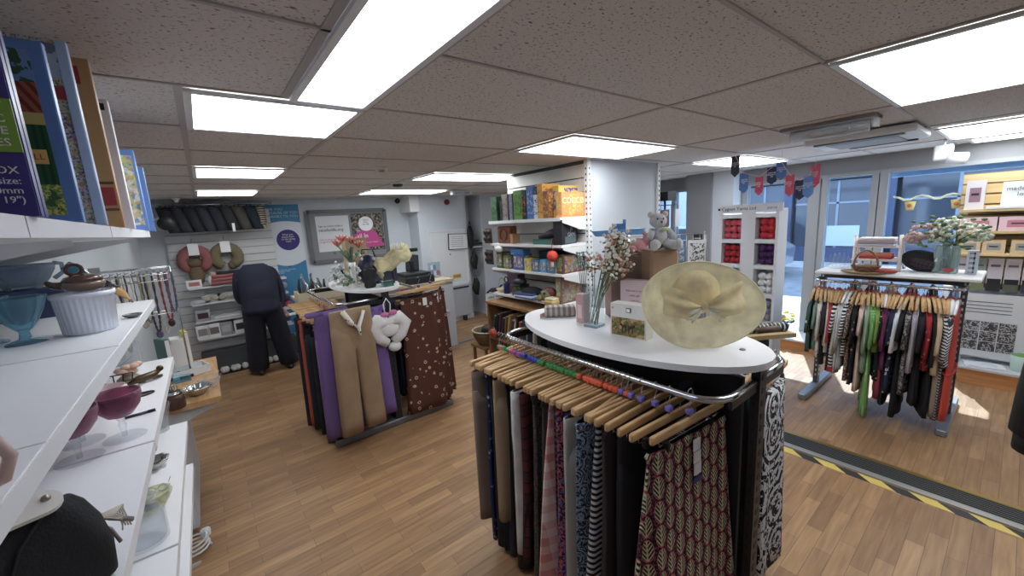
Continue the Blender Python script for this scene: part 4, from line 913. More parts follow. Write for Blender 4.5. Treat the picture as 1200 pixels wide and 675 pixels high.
z=.935; SIL=mat((186,186,182),.15,1,name='silver')
def on(px,py,zz=z): return tuple(ZP(px,py,zz))
t=thing('silver_bowl','fluted silver fruit bowl on the wooden cupboard top','bowl',on(232,462)); part('bowl',MB().lathe(bowl_prof(.07,.05),44,cap=False,flute=.07,fn=11),SIL,t); part('foot',MB().lathe([(.035,0),(.03,.006)],20),SIL,t)
t=thing('glass_bowl','clear glass bowl at the right edge of the wooden cupboard top','bowl',on(247,453)); part('bowl',MB().lathe(bowl_prof(.065,.065),36,cap=False),CG,t); part('foot',MB().lathe([(.03,0),(.028,.006)],20),CG,t)
t=thing('candle_holder','brown and silver drum shaped candle holder lying on the cupboard top','candle holder',on(207,478)); part('drum',MB().lathe([(.04,0),(.045,.01),(.045,.07),(.036,.08),(.036,.03),(.001,.03)],28,cap=False),mat((84,56,44),.25,.3,name='brown_metal'),t); part('plate',MB().lathe([(.026,.075),(.03,.084),(.001,.088)],20),SIL,t)
t=thing('bracelet_stand','pierced silver bracelet stand behind the candle holder','ornament',on(196,462)); m=MB()
for k in range(7): m.tube([(-.04+.013*k+.012*math.cos(a),.0,.03+.02*math.sin(a)) for a in [2*PI*j/8 for j in range(8)]],.003,5,closed=True)
part('scrolls',m,SIL,t); part('base',MB().box((0,0,.004),(.12,.05,.008)),DGREY,t)
t=thing('trinket_box','open white box full of silver trinkets on the cupboard top','box',on(222,438),.3)
m=MB().box((0,0,.004),(.2,.14,.008))
for a,b,c,d in ((.1,0,.006,.14),(-.1,0,.006,.14),(0,.07,.2,.006),(0,-.07,.2,.006)): m.box((a,b,.025),(c,d,.05))
part('tray',m,WHITE,t)
for k in range(7): part('trinket',MB().lathe([(.002,0),(.016,.004),(.018,.012),(.006,.02)],12,c=(-.07+.023*k,.03*math.sin(k*2.1),.01)),[SIL,BLACK,SIL,GREY][k%4],t)
t=thing('glass_cube','blue tinted glass paperweight in front of the trinket box','paperweight',on(214,447)); part('block',MB().box((0,0,.02),(.09,.05,.04),ch=.005),BG,t); part('base',MB().box((0,0,.002),(.095,.055,.004)),CHROME,t)
for i,(px,py,c,lb,w,h,rz) in enumerate(((196,432,(60,110,104),'teal green book leaning by the necklace stand',.03,.22,.5),(205,428,(222,224,226),'tall white book beside the teal book',.1,.17,.2),(222,424,(206,190,40),'narrow yellow book at the right of the necklace stand',.03,.24,.2),(214,426,(228,228,224),'white card box beside the yellow book',.09,.2,.1))):
    t=thing('book',lb,'book',on(px,py),rz); part('cover',MB().box((0,0,h/2),(w,.13,h)),mat(c,.6,name='cover%d'%i),t); part('pages',MB().box((0,-.002,h/2),(w*.8,.131,h-.01)),PAPER,t)
# necklace stand
Pn=YP(190,402,3.30); t=thing('necklace_stand','wire display stand crowded with hanging necklaces on the cupboard','display stand',(-.36,3.42,z))
m=MB()
for x in(-.2,.17): m.tube([(x,0,0),(x,0,.74)],.005,6)
for q in (.70,.66,.45,.74): m.tube([(-.2,0,q),(.17,0,q)],.0035,5); m.tube([(-.2,-.12,q),(.17,-.12,q)],.003,5)
for k in range(12): m.tube([(-.19+k*.032,.0,.72),(-.19+k*.032,-.13,.72),(-.19+k*.032,-.14,.735)],.0022,5)
for k in range(10): m.tube([(-.19+k*.012,.01,.0+k*.07),(-.10,.01,.05+k*.07)],.002,5)
part('frame',m,CHROME,t); part('base',MB().box((-.015,0,.008),(.4,.2,.016)),BLACK,t)
part('header_card',MB().box((-.17,-.02,.66),(.05,.01,.22)),mat((150,152,158),.5,name='card_grey'),t)
nc=[(220,210,190),(60,50,46),(180,170,160),(200,190,170),(90,84,80),(230,226,220),(120,110,100),(190,180,150),(70,60,60),(210,205,200),(160,60,60),(100,90,120)]; nl='ivory,black,silver grey,cream,smoky,pearl white,taupe,straw gold,dark brown,milky,rust red,violet'.split(',')
for k in range(12):
    x=-.19+k*.032; L=rnd.uniform(.26,.5); y=-.02-(k%3)*.045; m=MB(); n=34
    m.tube([(x+.018*math.cos(PI*j/n),y,.712-L*math.sin(PI*j/n)**.6) for j in range(n+1)],[.0075 if j%2 else .004 for j in range(n+1)],7)
    o=solo('necklace',m,mat(nc[k],.3,name='beads%d'%k),nl[k]+' bead necklace hanging on the wire necklace stand','necklace',(-.36,3.42,z),0,'necklaces on the wire stand')
    if k%2==0: part('pendant',MB().ball((x,y,.70-L),(.018,.008,.026)),mat(nc[(k+3)%12],.25,.3,name='pendant%d'%k),o)
# ================================================================ FAR WALL, PERSON
def boxy(name,label,cat,loc,d,m_,rz=0,lid=None,extra='label',em=None,group=None):
    t=thing(name,label,cat,loc,rz,group); part('body',MB().box((0,0,d[2]/2),d,ch=min(d)*.04),m_,t)
    part(extra,MB().box((0,-d[1]/2-.0012,d[2]*.5),(d[0]*.7,.002,d[2]*.5)),em or PAPER,t); return t
m=MB(); z=2.2
struct('wall_far_slats_backing',MB().box2((-.36,6.80,.12),(.84,YF,2.2)),mat((170,172,174),.6,name='slat_backing'))
while z>.25: m.box2((-.36,6.785,z-.098),(.84,6.80,z-.006)); z-=.105
struct('wall_far_slats',m,mat((212,212,212),.6,name='slat_white'))
t=thing('wall_shelves','four white shelves fixed to the slatted wall behind the bending person','shelving',(.34,6.7,0))
for zz in (1.20,.985,.746,.509): part('shelf',MB().box((0,-.02,zz-.012),(1.12,.22,.022)),mat((226,226,228),.5,name='shelf_white'),t)
part('base_deck',MB().box((0,0,.17),(1.14,.24,.26)),mat((70,72,78),.6,name='deck_grey'),t)
def neck(px,py,c,lb):
    P=YP(px,py,6.66); t=thing('neck_pillow',lb,'neck pillow',(P.x,6.70,P.z-.14)); pl=mat(c,.95,name='plush',bump=.2,bs=60)
    pts=[];rr=[]
    for k in range(15):
        a=-PI*.36+ (PI*1.72)*k/14; pts.append((.13*math.cos(a),-.0,.14+.13*math.sin(a))); rr.append(.06+.012*math.sin(PI*k/14))
    part('cushion',MB().tube(pts,rr,12),pl,t); part('end_caps',MB().ball(pts[0],.06),pl,t); part('hanger_card',MB().box((0,-.07,.28),(.11,.004,.15)),PAPER,t); part('hang_loop',MB().tube([(0,0,.32),(0,.08,.42)],.004),WHITE,t)
neck(229,305,(160,92,92),'dusty pink plush neck pillow hanging on the slatted far wall'); neck(266,301,(126,112,82),'tan plush neck pillow hanging to the right of the pink one')
P=YP(231,322,6.62); t=thing('plush_toy','brown plush animal pillow hanging below the pink neck pillow','plush toy',(P.x,6.66,1.215))
pl=mat((112,92,66),.95,name='brown_plush',bump=.2); part('body',MB().ball((0,0,.14),(.085,.06,.14)),pl,t); part('head',MB().ball((0,-.01,.30),(.08,.06,.06)),pl,t); [part('ear',MB().ball((s*.07,0,.35),.025),pl,t) for s in (-1,1)]
P=YP(228,335,6.6); boxy('display_card','small white card box below the brown plush pillow','card',(P.x,6.6,1.2),(.16,.05,.1),PAPER,em=mat((190,120,120),.6,name='pale_red'))
t=thing('folded_blanket','folded dusty pink blanket with a black strap on the top wall shelf','blanket',(YP(270,328,6.62).x,6.64,1.2))
for k in range(3): part('fold',MB().box((0,0,.03+k*.045),(.44-.02*k,.2,.042),ch=.015),mat((168,96,98),.9,name='blanket_pink'),t)
part('black_strap',MB().box((.04,0,.155),(.36,.18,.03),ch=.01),BLACK,t)
t=thing('plush_toy','small white and pink soft toy at the left of the folded blanket','plush toy',(YP(247,326,6.6).x,6.6,1.2)); part('body',MB().ball((0,0,.07),(.04,.04,.07)),mat((214,208,206),.9,name='plush_w'),t); part('head',MB().ball((.03,0,.15),(.04,.035,.035)),mat((196,150,156),.9,name='plush_p'),t)
for k,(px,zz,c,lb) in enumerate(((248,.985,(196,190,160),'clear pack with a cream knitted toy, left one on the second wall shelf'),(266,.985,(180,178,150),'clear pack with a cream knitted toy, right one on the second wall shelf'),(234,.985,(210,210,212),'flat white folded pack at the left end of the second wall shelf'))):
    P=YP(px,350,6.6); t=thing('gift_pack',lb,'pack',(P.x,6.62,zz)); part('box',MB().box((0,0,.05 if k<2 else .025),(.2,.1,.1 if k<2 else .05)),mat((186,188,190),.3,name='clear_pack'),t)
    part('contents',MB().ball((-.04,-.05,.05),(.045,.01,.035)).ball((.045,-.05,.05),(.04,.01,.03)) if k<2 else MB().box((0,-.052,.025),(.1,.004,.03)),mat(c,.8,name='cream%d'%k),t)
P=YP(238,370,6.6); boxy('gift_pack','grey pack with a dark heart on the third wall shelf','pack',(P.x,6.62,.746),(.16,.1,.15),mat((176,178,184),.4,name='grey_pack'),em=mat((70,50,56),.6,name='dark_print'))
P=YP(262,374,6.6); boxy('gift_pack','low pale grey boxes lying on the third wall shelf','pack',(P.x+.05,6.62,.746),(.4,.1,.05),mat((196,198,202),.4,name='pale_pack'))
for k,px in enumerate((239,253,267,284)):
    P=YP(px,395,6.6); boxy('gift_box',['white gift box with a small picture, first from the left on the lowest wall shelf','white gift box with a small picture, second on the lowest wall shelf','grey gift box with an oval picture, third on the lowest wall shelf','white gift box with a black picture right beside the person'][k],'box',(P.x,6.62,.509),(.14,.08,.18),[PAPER,PAPER,mat((160,162,166),.5,name='boxgrey'),PAPER][k],em=mat([(150,140,136),(120,116,116),(196,196,198),(60,60,62)][k],.5,name='pic%d'%k),group='gift boxes on the lowest wall shelf')
SHO=mat((214,210,204),.8,name='slipper_white'); 
for k,px in enumerate((256,268,281,312,329)):
    P=ZP(px,424,.0); t=thing('slipper','white fluffy slippers, %s at the foot of the slatted wall'%('first from left,second from left,third from left,between the legs of the person,right of the person'.split(',')[k]),'slippers',(P.x,6.56,0))
    for s in(-1,1): part('shoe',MB().ball((s*.045,0,.04),(.04,.11,.04)),SHO,t); 
    part('soles',MB().box((0,0,.008),(.16,.2,.014)),BLACK,t)
# row of dark bags under the ceiling
t=thing('hanging_rail','metal rail under the ceiling holding the row of dark bags','rail',(.2,6.55,2.2)); part('rail',MB().tube([(-.85,0,.06),(.66,0,.06)],.012),CHROME,t)
for s in(-.8,0,.6): part('rail_bracket',MB().box((s,.14,.06),(.02,.27,.03)),CHROME,t)
bc=[(40,40,44),(48,48,54),(34,38,48),(44,48,60),(38,42,56),(44,46,52),(74,70,64),(24,38,50)]
bl=['black padded bag at the left end','charcoal quilted bag second','slate padded bag third','blue grey padded bag fourth','dark blue padded bag fifth','dark grey padded bag sixth with white ticket','brown grey padded bag seventh','deep teal bag beside the striped scarf']
for k in range(8):
    P=YP(192+k*14.5,252,6.5); o=solo('padded_bag',MB().loft([[((.085*(1-.35*abs(i/7-.4)))*math.copysign(abs(math.cos(2*PI*j/20))**.8,math.cos(2*PI*j/20))+i*.012,.12*math.sin(2*PI*j/20)*(1-.1*i/7),.26-i*.045) for j in range(20)] for i in range(8)]),mat(bc[k],.85,name='bag%d'%k,bump=.2,bs=30),bl[k]+' in the hanging row under the ceiling','bag',(P.x,6.55,1.97),0,'dark bags hung along the ceiling')
    part('handle',MB().tube([(-.03,0,.24),(-.02,0,.30),(.02,0,.30),(.03,0,.24)],.007,6),BLACK,o)
    if k==5: part('ticket',MB().box((.06,-.12,-.02),(.03,.003,.11)),PAPER,o)
P=YP(308,256,6.5); o=solo('scarf',MB().box((0,0,0),(.1,.2,.28),ch=.03),pat('stripe',(180,170,150),(40,40,46),None,34,'striped_scarf'),'striped black and cream scarf at the right end of the ceiling rail','scarf',(P.x-.01,6.55,2.1)); part('fringe',MB().box((0,0,-.16),(.09,.16,.05)),mat((150,140,124),.9,name='fringe'),o)
t=thing('speaker','small dark speaker with white bracket hanging at the left corner near the ceiling','speaker',(YP(194,258,6.0).x,6.0,2.02)); part('housing',MB().lathe([(.05,0),(.075,.03),(.075,.1),(.03,.12)],20,M=Matrix.Rotation(PI/2,4,'X')),BLACK,t); part('bracket',MB().box((-.09,.1,.05),(.06,.3,.02)),WHITE,t)
# posters
t=thing('banner','tall blue and white banner with a purple roundel on the far wall','banner',(YP(337,330,6.80).x+.07,6.835,0)); a=YP(318,240,6.80); b=YP(357,240,6.80); w=b.x-a.x+.02
BLU=mat((44,130,178),.5,name='banner_blue'); part('backing',MB().box((0,0,1.28),(w,.01,1.95)),BLU,t)
part('white_field',MB().prism([(-w/2,0)]+[(-w/2+w*k/12,-.11-.07*math.sin(PI*k/12)) for k in range(13)]+[(w/2,.40)]+[(w/2-w*k/12,.46+.03*math.sin(PI*k/12)) for k in range(13)],.004,M=Matrix.Translation((0,-.006,1.52))@Matrix.Rotation(PI/2,4,'X')),mat((214,220,230),.5,name='banner_white'),t)
part('roundel',MB().prism(ellipse(.155,.155),.004,M=Matrix.Translation((.03,-.011,1.73))@Matrix.Rotation(PI/2,4,'X')),mat((52,38,120),.5,name='roundel_purple'),t)
txt('lettering','FOR YOU\nBECAUSE OF YOU\nTHANKS TO YOU',.052,mat((190,225,240),.5,name='banner_text'),t,(-w/2+.02,-.008,2.17))
txt('lettering','When you\ndonate here\nit\'s like giving\ntwice',.034,PAPER,t,(.03,-.017,1.80),align='CENTER')
txt('lettering','and more text on this stand\nplease take a leaflet\nand share',.022,PAPER,t,(-w/2+.05,-.008,1.28)); part('ribbon_mark',MB().prism([(0,0),(.05,.01),(.03,.05),(.06,.07),(.0,.06)],.003,M=Matrix.Translation((-.02,-.006,1.32))@Matrix.Rotation(PI/2,4,'X')),mat((20,60,110),.5,name='mark_blue'),t)
for k,(px,py,c,lb) in enumerate(((332,334,(150,160,170),'silver goggles pack'),(335,350,(60,50,60),'dark gloves pack'),(338,356,(190,60,110),'bright pink pack'),(336,372,(40,60,110),'navy pack'))):
    P=YP(px,py,6.74); t=thing('hanging_pack',lb+' hanging in front of the blue banner','pack',(P.x,6.74,P.z)); part('blister',MB().ball((0,0,0),(.055,.02,.05)),mat(c,.4,name='pack%d'%k),t); part('card',MB().box((0,.022,.02),(.12,.004,.15)),mat((60,120,170),.5,name='pack_card'),t)
# notice board
a=YP(362,255,6.8); b=YP(449,250,6.8); c=YP(370,330,6.8); cx=(a.x+b.x)/2; W=b.x-a.x+.05; t=thing('notice_board','grey framed notice board with a white poster and a pink fundraising poster','notice board',(cx,6.83,1.72))
part('board',MB().box((0,0,.02),(W,.02,.74)),mat((128,130,134),.6,name='board_grey'),t); m=MB()
for s in(-1,1): m.box((s*W/2,-.01,.02),(.06,.03,.80)); m.box((0,-.01,.02+s*.39),(W,.03,.06))
part('frame',m,mat((104,106,110),.5,name='frame_grey'),t)
wp_=part('white_poster',MB().box((-.25,-.014,.06),(.50,.006,.56)),mat((214,216,220),.6,name='poster_white'),t)
txt('lettering','Sign up online today at',.04,INK,t,(-.47,-.02,.17)); txt('lettering','raceforlife.org',.065,INK,t,(-.47,-.02,.10)); txt('lettering','Ask us about ways\nto get involved here',.036,mat((190,60,110),.5,name='pink_text'),t,(-.47,-.02,-.04))
part('pink_poster',MB().box((.30,-.014,.05),(.52,.006,.62)),pat('speckle',(52,54,50),(150,130,120),(90,100,80),14,'crowd_photo',rough=.5),t)
part('pink_wedge',MB().prism([(.05,-.25),(.55,-.25),(.42,.0),(.30,.08),(.14,.02),(.06,-.04)],.004,M=Matrix.Translation((0,-.019,.05))@Matrix.Rotation(PI/2,4,'X')),mat((196,48,138),.5,name='poster_pink'),t)
part('roundel',MB().prism(ellipse(.12,.12),.004,M=Matrix.Translation((.27,-.024,.19))@Matrix.Rotation(PI/2,4,'X')),PAPER,t)
txt('lettering','This is\nRace\nfor Life',.035,INK,t,(.27,-.03,.24),align='CENTER'); txt('lettering','Go',.05,PAPER,t,(.10,-.026,.07)); txt('lettering','all In',.10,PAPER,t,(.10,-.026,-.04)); txt('lettering','to beat Cancer',.032,PAPER,t,(.25,-.026,-.13))
# counter behind the far rack, till
t=thing('shop_counter','white shop counter with pale wooden top between the far rack and the notice board','counter',(1.85,5.35,0))
part('body',MB().box2((-1.02,-.2,0),(1.0,.35,1.0)),mat((188,192,198),.6,name='counter_white'),t)
part('counter_top',MB().box2((-1.05,-.25,1.0),(1.0,.4,1.035)),mat((196,180,150),.5,name='counter_wood'),t)
part('shelf_front',MB().box2((-1.02,-.235,.55),(.9,-.2,.58)),WHITE,t)
P=YP(485,322,5.3); zc=1.035; t=thing('till','black cash register with tilted screen on the counter','till',(P.x,5.3,zc))
part('drawer',MB().box((0,0,.05),(.44,.42,.1),ch=.01),mat((28,28,32),.5,name='till_black'),t); part('printer',MB().box((.0,.0,.12),(.38,.34,.05),ch=.01),mat((34,34,38),.5,name='till_black2'),t)
part('screen',MB().box((-.02,0,.28),(.2,.03,.26),M=Matrix.Rotation(-.0,4,'X'),ch=.008),BLACK,t,rot=(-.3,.18,0)); part('screen_glass',MB().box((-.02,-.018,.28),(.17,.004,.2)),mat((60,62,70),.15,name='screen_grey'),t,rot=(-.3,.18,0))
part('customer_display',MB().box((.0,.02,.46),(.2,.05,.05),ch=.01),BLACK,t)
part('stand',MB().box((0,.05,.2),(.05,.05,.2)),BLACK,t)
t=thing('leaflet_rack','clear leaflet rack with small cards at the right of the till','rack',(2.72,5.45,zc)); part('stand',MB().box((0,0,.12),(.2,.02,.24)),glassmat((220,230,240),.5),t)
for k in range(5): part('card',MB().box((-.05+.05*(k%3),-.02,.07+.09*(k//3)),(.04,.003,.07)),mat([(90,120,180),(200,200,220),(180,90,110),(230,230,240),(100,150,160)][k],.5,name='card%d'%k),t)
t=thing('desk_organiser','small teal and white box below the till','box',(2.45,5.22,zc)); part('body',MB().box((0,0,.035),(.2,.12,.07)),mat((150,190,180),.5,name='teal_pale'),t); part('lid',MB().box((0,0,.075),(.205,.125,.01)),WHITE,t)
t=thing('display_tray','cream wooden tray crowded with black and silver accessories left of the far rack','tray',(1.08,5.25,1.035)); m=MB(); m.box((0,0,.01),(.56,.3,.02))
for a_,b_,c_,d_ in ((.28,0,.012,.3),(-.28,0,.012,.3),(0,.15,.56,.012),(0,-.15,.56,.012)): m.box((a_,b_,.05),(c_,d_,.1))
part('tray',m,mat((212,198,168),.6,name='cream_wood'),t)
for k in range(14):
    x=-.24+.037*k; h=.1+.12*rnd.random(); part('accessory',MB().tube([(x,-.05+.1*(k%2),.02),(x+rnd.uniform(-.03,.03),0,.08+h*.5),(x+rnd.uniform(-.05,.05),.02,.1+h)],[.02,.016,.01],8),[BLACK,GREY,CHROME,mat((90,92,90),.5,name='acc_g')][k%4],t)
for k,(x,lb) in enumerate(((1.42,'grey metal accessories stand behind the far rack vase'),(1.58,'dark accessories stand to the right of the grey one'))):
    t=thing('accessory_stand',lb,'stand',(x,5.3,1.035)); part('pole',MB().tube([(0,0,0),(0,0,.32)],.008),CHROME,t)
    for j in range(7): part('trinket',MB().ball((.07*math.cos(j*2),.05*math.sin(j*2),.08+.04*j),(.035,.03,.03)),[GREY,BLACK,mat((150,130,120),.6,name='tr'),DGREY][(j+k)%4],t)
# ---- the person bending over the shelves
def figure():
    t=thing('person','person in dark navy top and trousers bending towards the wall shelves, holding white cards','person',(.5,6.12,0))
    me=bpy.data.meshes.new('body'); V=[];E=[];Rd=[]
    def j(p,r,par=None):
        V.append(p); Rd.append(r)
        if par is not None: E.append((par,len(V)-1))
        return len(V)-1
    pel=j((0,-.06,.93),(.19,.15)); sp=j((0,-.05,1.12),(.17,.15),pel); ch=j((.0,.02,1.30),(.18,.15),sp); ns=j((.0,.13,1.37),(.12,.1),ch); nk=j((.0,.2,1.34),(.06,.06),ns); hd=j((.0,.28,1.27),(.085,.1),nk); hd2=j((0,.33,1.19),(.07,.08),hd)
    for s in(-1,1):
        hp=j((s*.10,-.05,.84),(.12,.12),pel); kn=j((s*.14+.03,-.02,.47),(.085,.09),hp); an=j((s*.17+.05,.0,.10),(.06,.065),kn)
        sh=j((s*.20,.08,1.32),(.075,.075),ch); el=j((s*.25+(.02),.10,1.03),(.055,.055),sh); wr=j((s*.18+(.04 if s>0 else .1),-.0 if s>0 else .2,.82),(.035,.035),el)
    me.from_pydata(V,E,[]); o=bpy.data.objects.new('body',me); COL.objects.link(o)
    m_=o.modifiers.new('s','SKIN'); 
    for i,r in enumerate(Rd): me.skin_vertices[0].data[i].radius=r
    me.skin_vertices[0].data[0].use_root=True
    o.modifiers.new('u','SUBSURF').levels=2
    dg=bpy.context.evaluated_depsgraph_get(); nm=bpy.data.meshes.new_from_object(o.evaluated_get(dg)); bpy.data.objects.remove(o)
    for p in nm.polygons: p.use_smooth=True
    b=part('clothed_body',nm,mat((26,30,52),.9,name='navy_clothes',bump=.2,bs=12),t)
    # wide trouser legs and loose top over the body
    NV=mat((24,28,50),.9,name='navy_clothes2',bump=.2,bs=12)
    for s in(-1,1):
        R=[]
        for i in range(9):
            g=i/8; x=s*(.10+.08*g)+.04*g; R.append([(x+(.125-.01*g+.004*math.sin(3*a))*math.cos(a),-.05+.06*g+(.14-.03*g)*math.sin(a),.92-.86*g) for a in [2*PI*k/20 for k in range(20)]])
        part('trouser_leg',MB().loft(R),mat((28,30,44),.9,name='dark_trousers'),t)
    R=[]
    for i in range(10):
        g=i/9; R.append([((.235-.02*g)*math.copysign(abs(math.cos(a))**.8,math.cos(a)),.10*(1-g)-.07*g+(.15+.03*g)*math.sin(a),1.40-.56*g+(.07*math.cos(a)**2*-1 if g<.2 else 0)) for a in [2*PI*k/24 for k in range(24)]])
    R=[[(.5*x,.13+.5*(y-.1),1.455) for x,y,z in R[0]]]+R; part('loose_top',MB().loft(R),NV,t)
    SK=mat((196,150,126),.6,name='skin')
    part('hair',MB().ball((.0,.31,1.27),(.10,.12,.12),14,10),mat((90,80,74),.8,name='hair_grey'),t)
    for s,hx,hy in((1,.24,-.0),(-1,-.06,.2)):
        m=MB(); m.tube([(hx-.02,hy,.83),(hx,hy-.01,.79),(hx+.02,hy-.03,.755)],[.028,.036,.032],12)
        for k in range(4): m.tube([(hx+.0+.016*k,hy-.03,.765),(hx+.015+.016*k,hy-.06,.74-.004*k),(hx+.02+.015*k,hy-.07,.715)],[.009,.0085,.007],7)
        m.tube([(hx-.02,hy-.02,.79),(hx-.02,hy-.06,.775)],[.011,.008],7); part('hand',m,SK,t)
    for s in(-1,1): part('shoe',MB().ball((s*.17+.04,-.04,.035),(.05,.13,.04)),BLACK,t)
    return t
figure()
t=thing('card_sheaf','white cards held out by the bending person','cards',(.83,6.04,.74)); part('sheet',MB().box((.08,0,0),(.24,.12,.012)),PAPER,t); part('top_sheet',MB().box((.09,0,.01),(.2,.1,.004)),mat((200,210,225),.6,name='sheet_blue'),t)
# ================================================================ ALCOVE right of the chimney breast
t=thing('alcove_shelf','white alcove shelf holding a grey label printer','shelf',(4.13,6.6,1.36)); part('board',MB().box((0,0,0),(.28,.4,.025)),WHITE,t); part('bracket',MB().box((.0,.15,-.06),(.02,.1,.1)),WHITE,t)
t=thing('label_printer','grey and black machine on the alcove shelf','printer',(4.13,6.56,1.373)); part('body',MB().box((0,0,.07),(.24,.28,.14),ch=.02),mat((120,122,126),.5,name='machine_grey'),t); part('tray',MB().box((.0,-.16,.05),(.2,.08,.03)),BLACK,t); part('panel',MB().box((0,-.143,.1),(.12,.004,.05)),DGREY,t)
t=thing('shoulder_bag','black shoulder bag hanging beside the alcove shelf','bag',(4.0,6.40,1.45)); part('body',MB().ball((0,0,.1),(.07,.05,.22)),BLACK,t); part('strap',MB().tube([(-.04,0,.25),(0,0,.4),(.04,0,.25)],.01),BLACK,t)
for k,(zz,lb) in enumerate(((.92,'black umbrella like bag hanging in the middle of the alcove'),(.42,'black bag hanging low in the alcove above the sign'))):
    t=thing('hanging_bag',lb,'bag',(4.05,6.40,zz)); part('body',MB().loft([[((.08*math.sin(PI*(i+1)/9))*math.cos(2*PI*j/14)+.01*math.sin(i),.05*math.sin(2*PI*j/14),.34-i*.045) for j in range(14)] for i in range(8)]),BLACK,t); part('handle',MB().tube([(-.02,0,.33),(0,0,.4),(.03,0,.33)],.008),DGREY,t)
P=YP(592,383,6.0); t=thing('floor_sign','white floor sign with bold black lettering by the alcove','sign',(4.22,6.08,.0),.0); part('board',MB().box((0,0,.27),(.36,.02,.42)),PAPER,t); part('foot',MB().box((0,0,.03),(.3,.12,.06)),GREY,t)
txt('lettering','HERE WE\nCOLLECT\nBOOKS',.07,INK,t,(0,-.012,.38),align='CENTER')
t=thing('bag','folded dark object with arms lying above the white floor sign','bag',(4.25,6.1,.50)); part('arms',MB().tube([(-.16,0,.0),(-.05,0,.06),(.1,0,.05),(.2,0,.1)],.018),BLACK,t); part('body',MB().ball((0,0,.03),(.1,.05,.04)),mat((60,70,90),.7,name='blue_grey'),t)
P=ZP(560,372,0); t=thing('floor_gate','low pale metal track on the floor beyond the far rack','rail',(2.9,5.2,0)); part('track',MB().box((0,0,.012),(1.3,.05,.024)),mat((150,150,146),.4,.5,name='track'),t); part('edge',MB().box((0,.04,.006),(1.3,.03,.012)),GREY,t)
# ================================================================ COLUMN SHELVES WITH GAMES AND TOYS
CZ=(1.835,1.595,1.335,1.06)
t=thing('column_shelving','white shelves on brackets along the slatted side of the column','shelving',(2.63,3.0,0))
for z in CZ:
    part('shelf',MB().box((0,0,z-.011),(.34,1.08,.022)),WHITEP,t)
    for s in(-.54,.54): part('bracket',MB().prism([(0,0),(.32,0),(.32,-.02),(.1,-.09),(0,-.1)],.006,M=Matrix.Translation((.17,s+.003,z-.024))@Matrix.Rotation(PI/2,4,'X')@Matrix.Scale(-1,4,(1,0,0))),WHITE,t)
part('front_strip',MB().box((-.172,.0,CZ[0]-.014),(.004,1.08,.03)),WHITE,t)
def game(y,z,w,d,h,m_,label,x=None,rz=0,em=None,name='board_game',cat='board game',tx=None,tc=None,ts=.03):
    # seen from the shop: the face towards -x carries the print
    t=thing(name,label,cat,(x if x else 2.48+w/2,y,z),rz); part('carton',MB().box((0,0,h/2),(w,d,h)),m_,t)
    part('printed_face',MB().box((-w/2-.001,0,h*.5),(.002,d*.8,h*.7)),em or m_,t)
    part('end_face',MB().box((0,-d/2-.001,h*.5),(w*.85,.002,h*.85)),em or m_,t)
    if tx: txt('lettering',tx,ts,tc or PAPER,t,(0,-d/2-.003,h*.55),align='CENTER')
    return t
M_=lambda c,n: mat(c,.45,name=n)
gs=[(3.46,.10,.25,(48,86,60),'dark green boxed game at the far end',(90,120,90)),(3.33,.05,.20,(40,40,40),'black slim game beside the dark green box',(80,80,84)),(3.27,.09,.26,(150,138,134),'taupe boxed game with small print',(110,96,100)),(3.17,.05,.26,(120,124,150),'grey violet boxed game',(150,150,170)),
 (3.06,.13,.28,(96,150,50),'bright green boxed game',(60,110,50)),(2.965,.06,.27,(30,34,40),'black boxed game with orange flame print',(190,96,50)),(2.875,.10,.30,(60,112,190),'sky blue boxed game',(150,180,220)),(2.80,.05,.22,(214,218,222),'white boxed game with blue letters',(60,90,170)),
 (2.735,.07,.31,(222,160,40),'tall amber yellow boxed game',(180,110,60)),(2.665,.06,.24,(150,90,50),'brown striped game leaning by the orange box',(210,170,90))]
for y,d,h,c,lb,e in gs: game(y,CZ[0],.22,d,h,M_(c,'g'+lb[:6]),lb+' on the top column shelf',em=pat('speckle',c,e,None,30,'print_'+lb[:5],rough=.4))
game(2.60,CZ[0],.26,.08,.28,M_((224,190,60),'amber'),'yellow game box with a violet stripe standing behind the orange box',x=2.68,em=pat('speckle',(226,196,80),(120,90,170),None,14,'amber_print',rough=.4))
game(2.50,CZ[0],.29,.07,.215,M_((226,146,74),'orange_card'),'orange game box with bubble letters at the near end of the top shelf',x=2.63,em=pat('speckle',(228,150,80),(214,190,90),None,16,'orange_print',rough=.4),tx='COCCO',tc=mat((250,240,190),.5,name='cream_text'),ts=.075)
# shelf two
t=thing('wooden_puzzle','square carved wooden puzzle box on the second column shelf','box',(2.56,3.36,CZ[1])); wd=pat('noise',(112,64,40),(140,86,56),scale=12,name='carved_wood',rough=.5)
part('frame',MB().box((0,0,.09),(.10,.22,.18),ch=.01),wd,t); part('carved_ring',MB().tube([(-.052,.06*math.cos(a),.09+.06*math.sin(a)) for a in [2*PI*k/20 for k in range(20)]],.008,6,closed=True),mat((80,44,28),.5,name='carved_dark'),t)
part('block',MB().box((.0,-.13,.05),(.1,.04,.1)),mat((176,130,84),.6,name='pale_wood'),t)
t=thing('helmet_case','black moulded case standing at the near end of the second column shelf','case',(2.60,2.54,CZ[1]),.2)
part('shell',MB().prism([(-.13,0),(.10,0),(.14,.06),(.12,.16),(.0,.2),(-.13,.205)],.09,M=Matrix.Translation((0,.045,0))@Matrix.Rotation(PI/2,4,'X')),mat((30,30,40),.4,name='case_black'),t); txt('lettering','JR\nGAME',.05,mat((170,170,190),.5,name='case_text'),t,(.02,-.05,.12),align='CENTER'); part('lower_panel',MB().box((0,-.047,.04),(.18,.003,.06)),mat((80,96,104),.5,name='case_teal'),t)
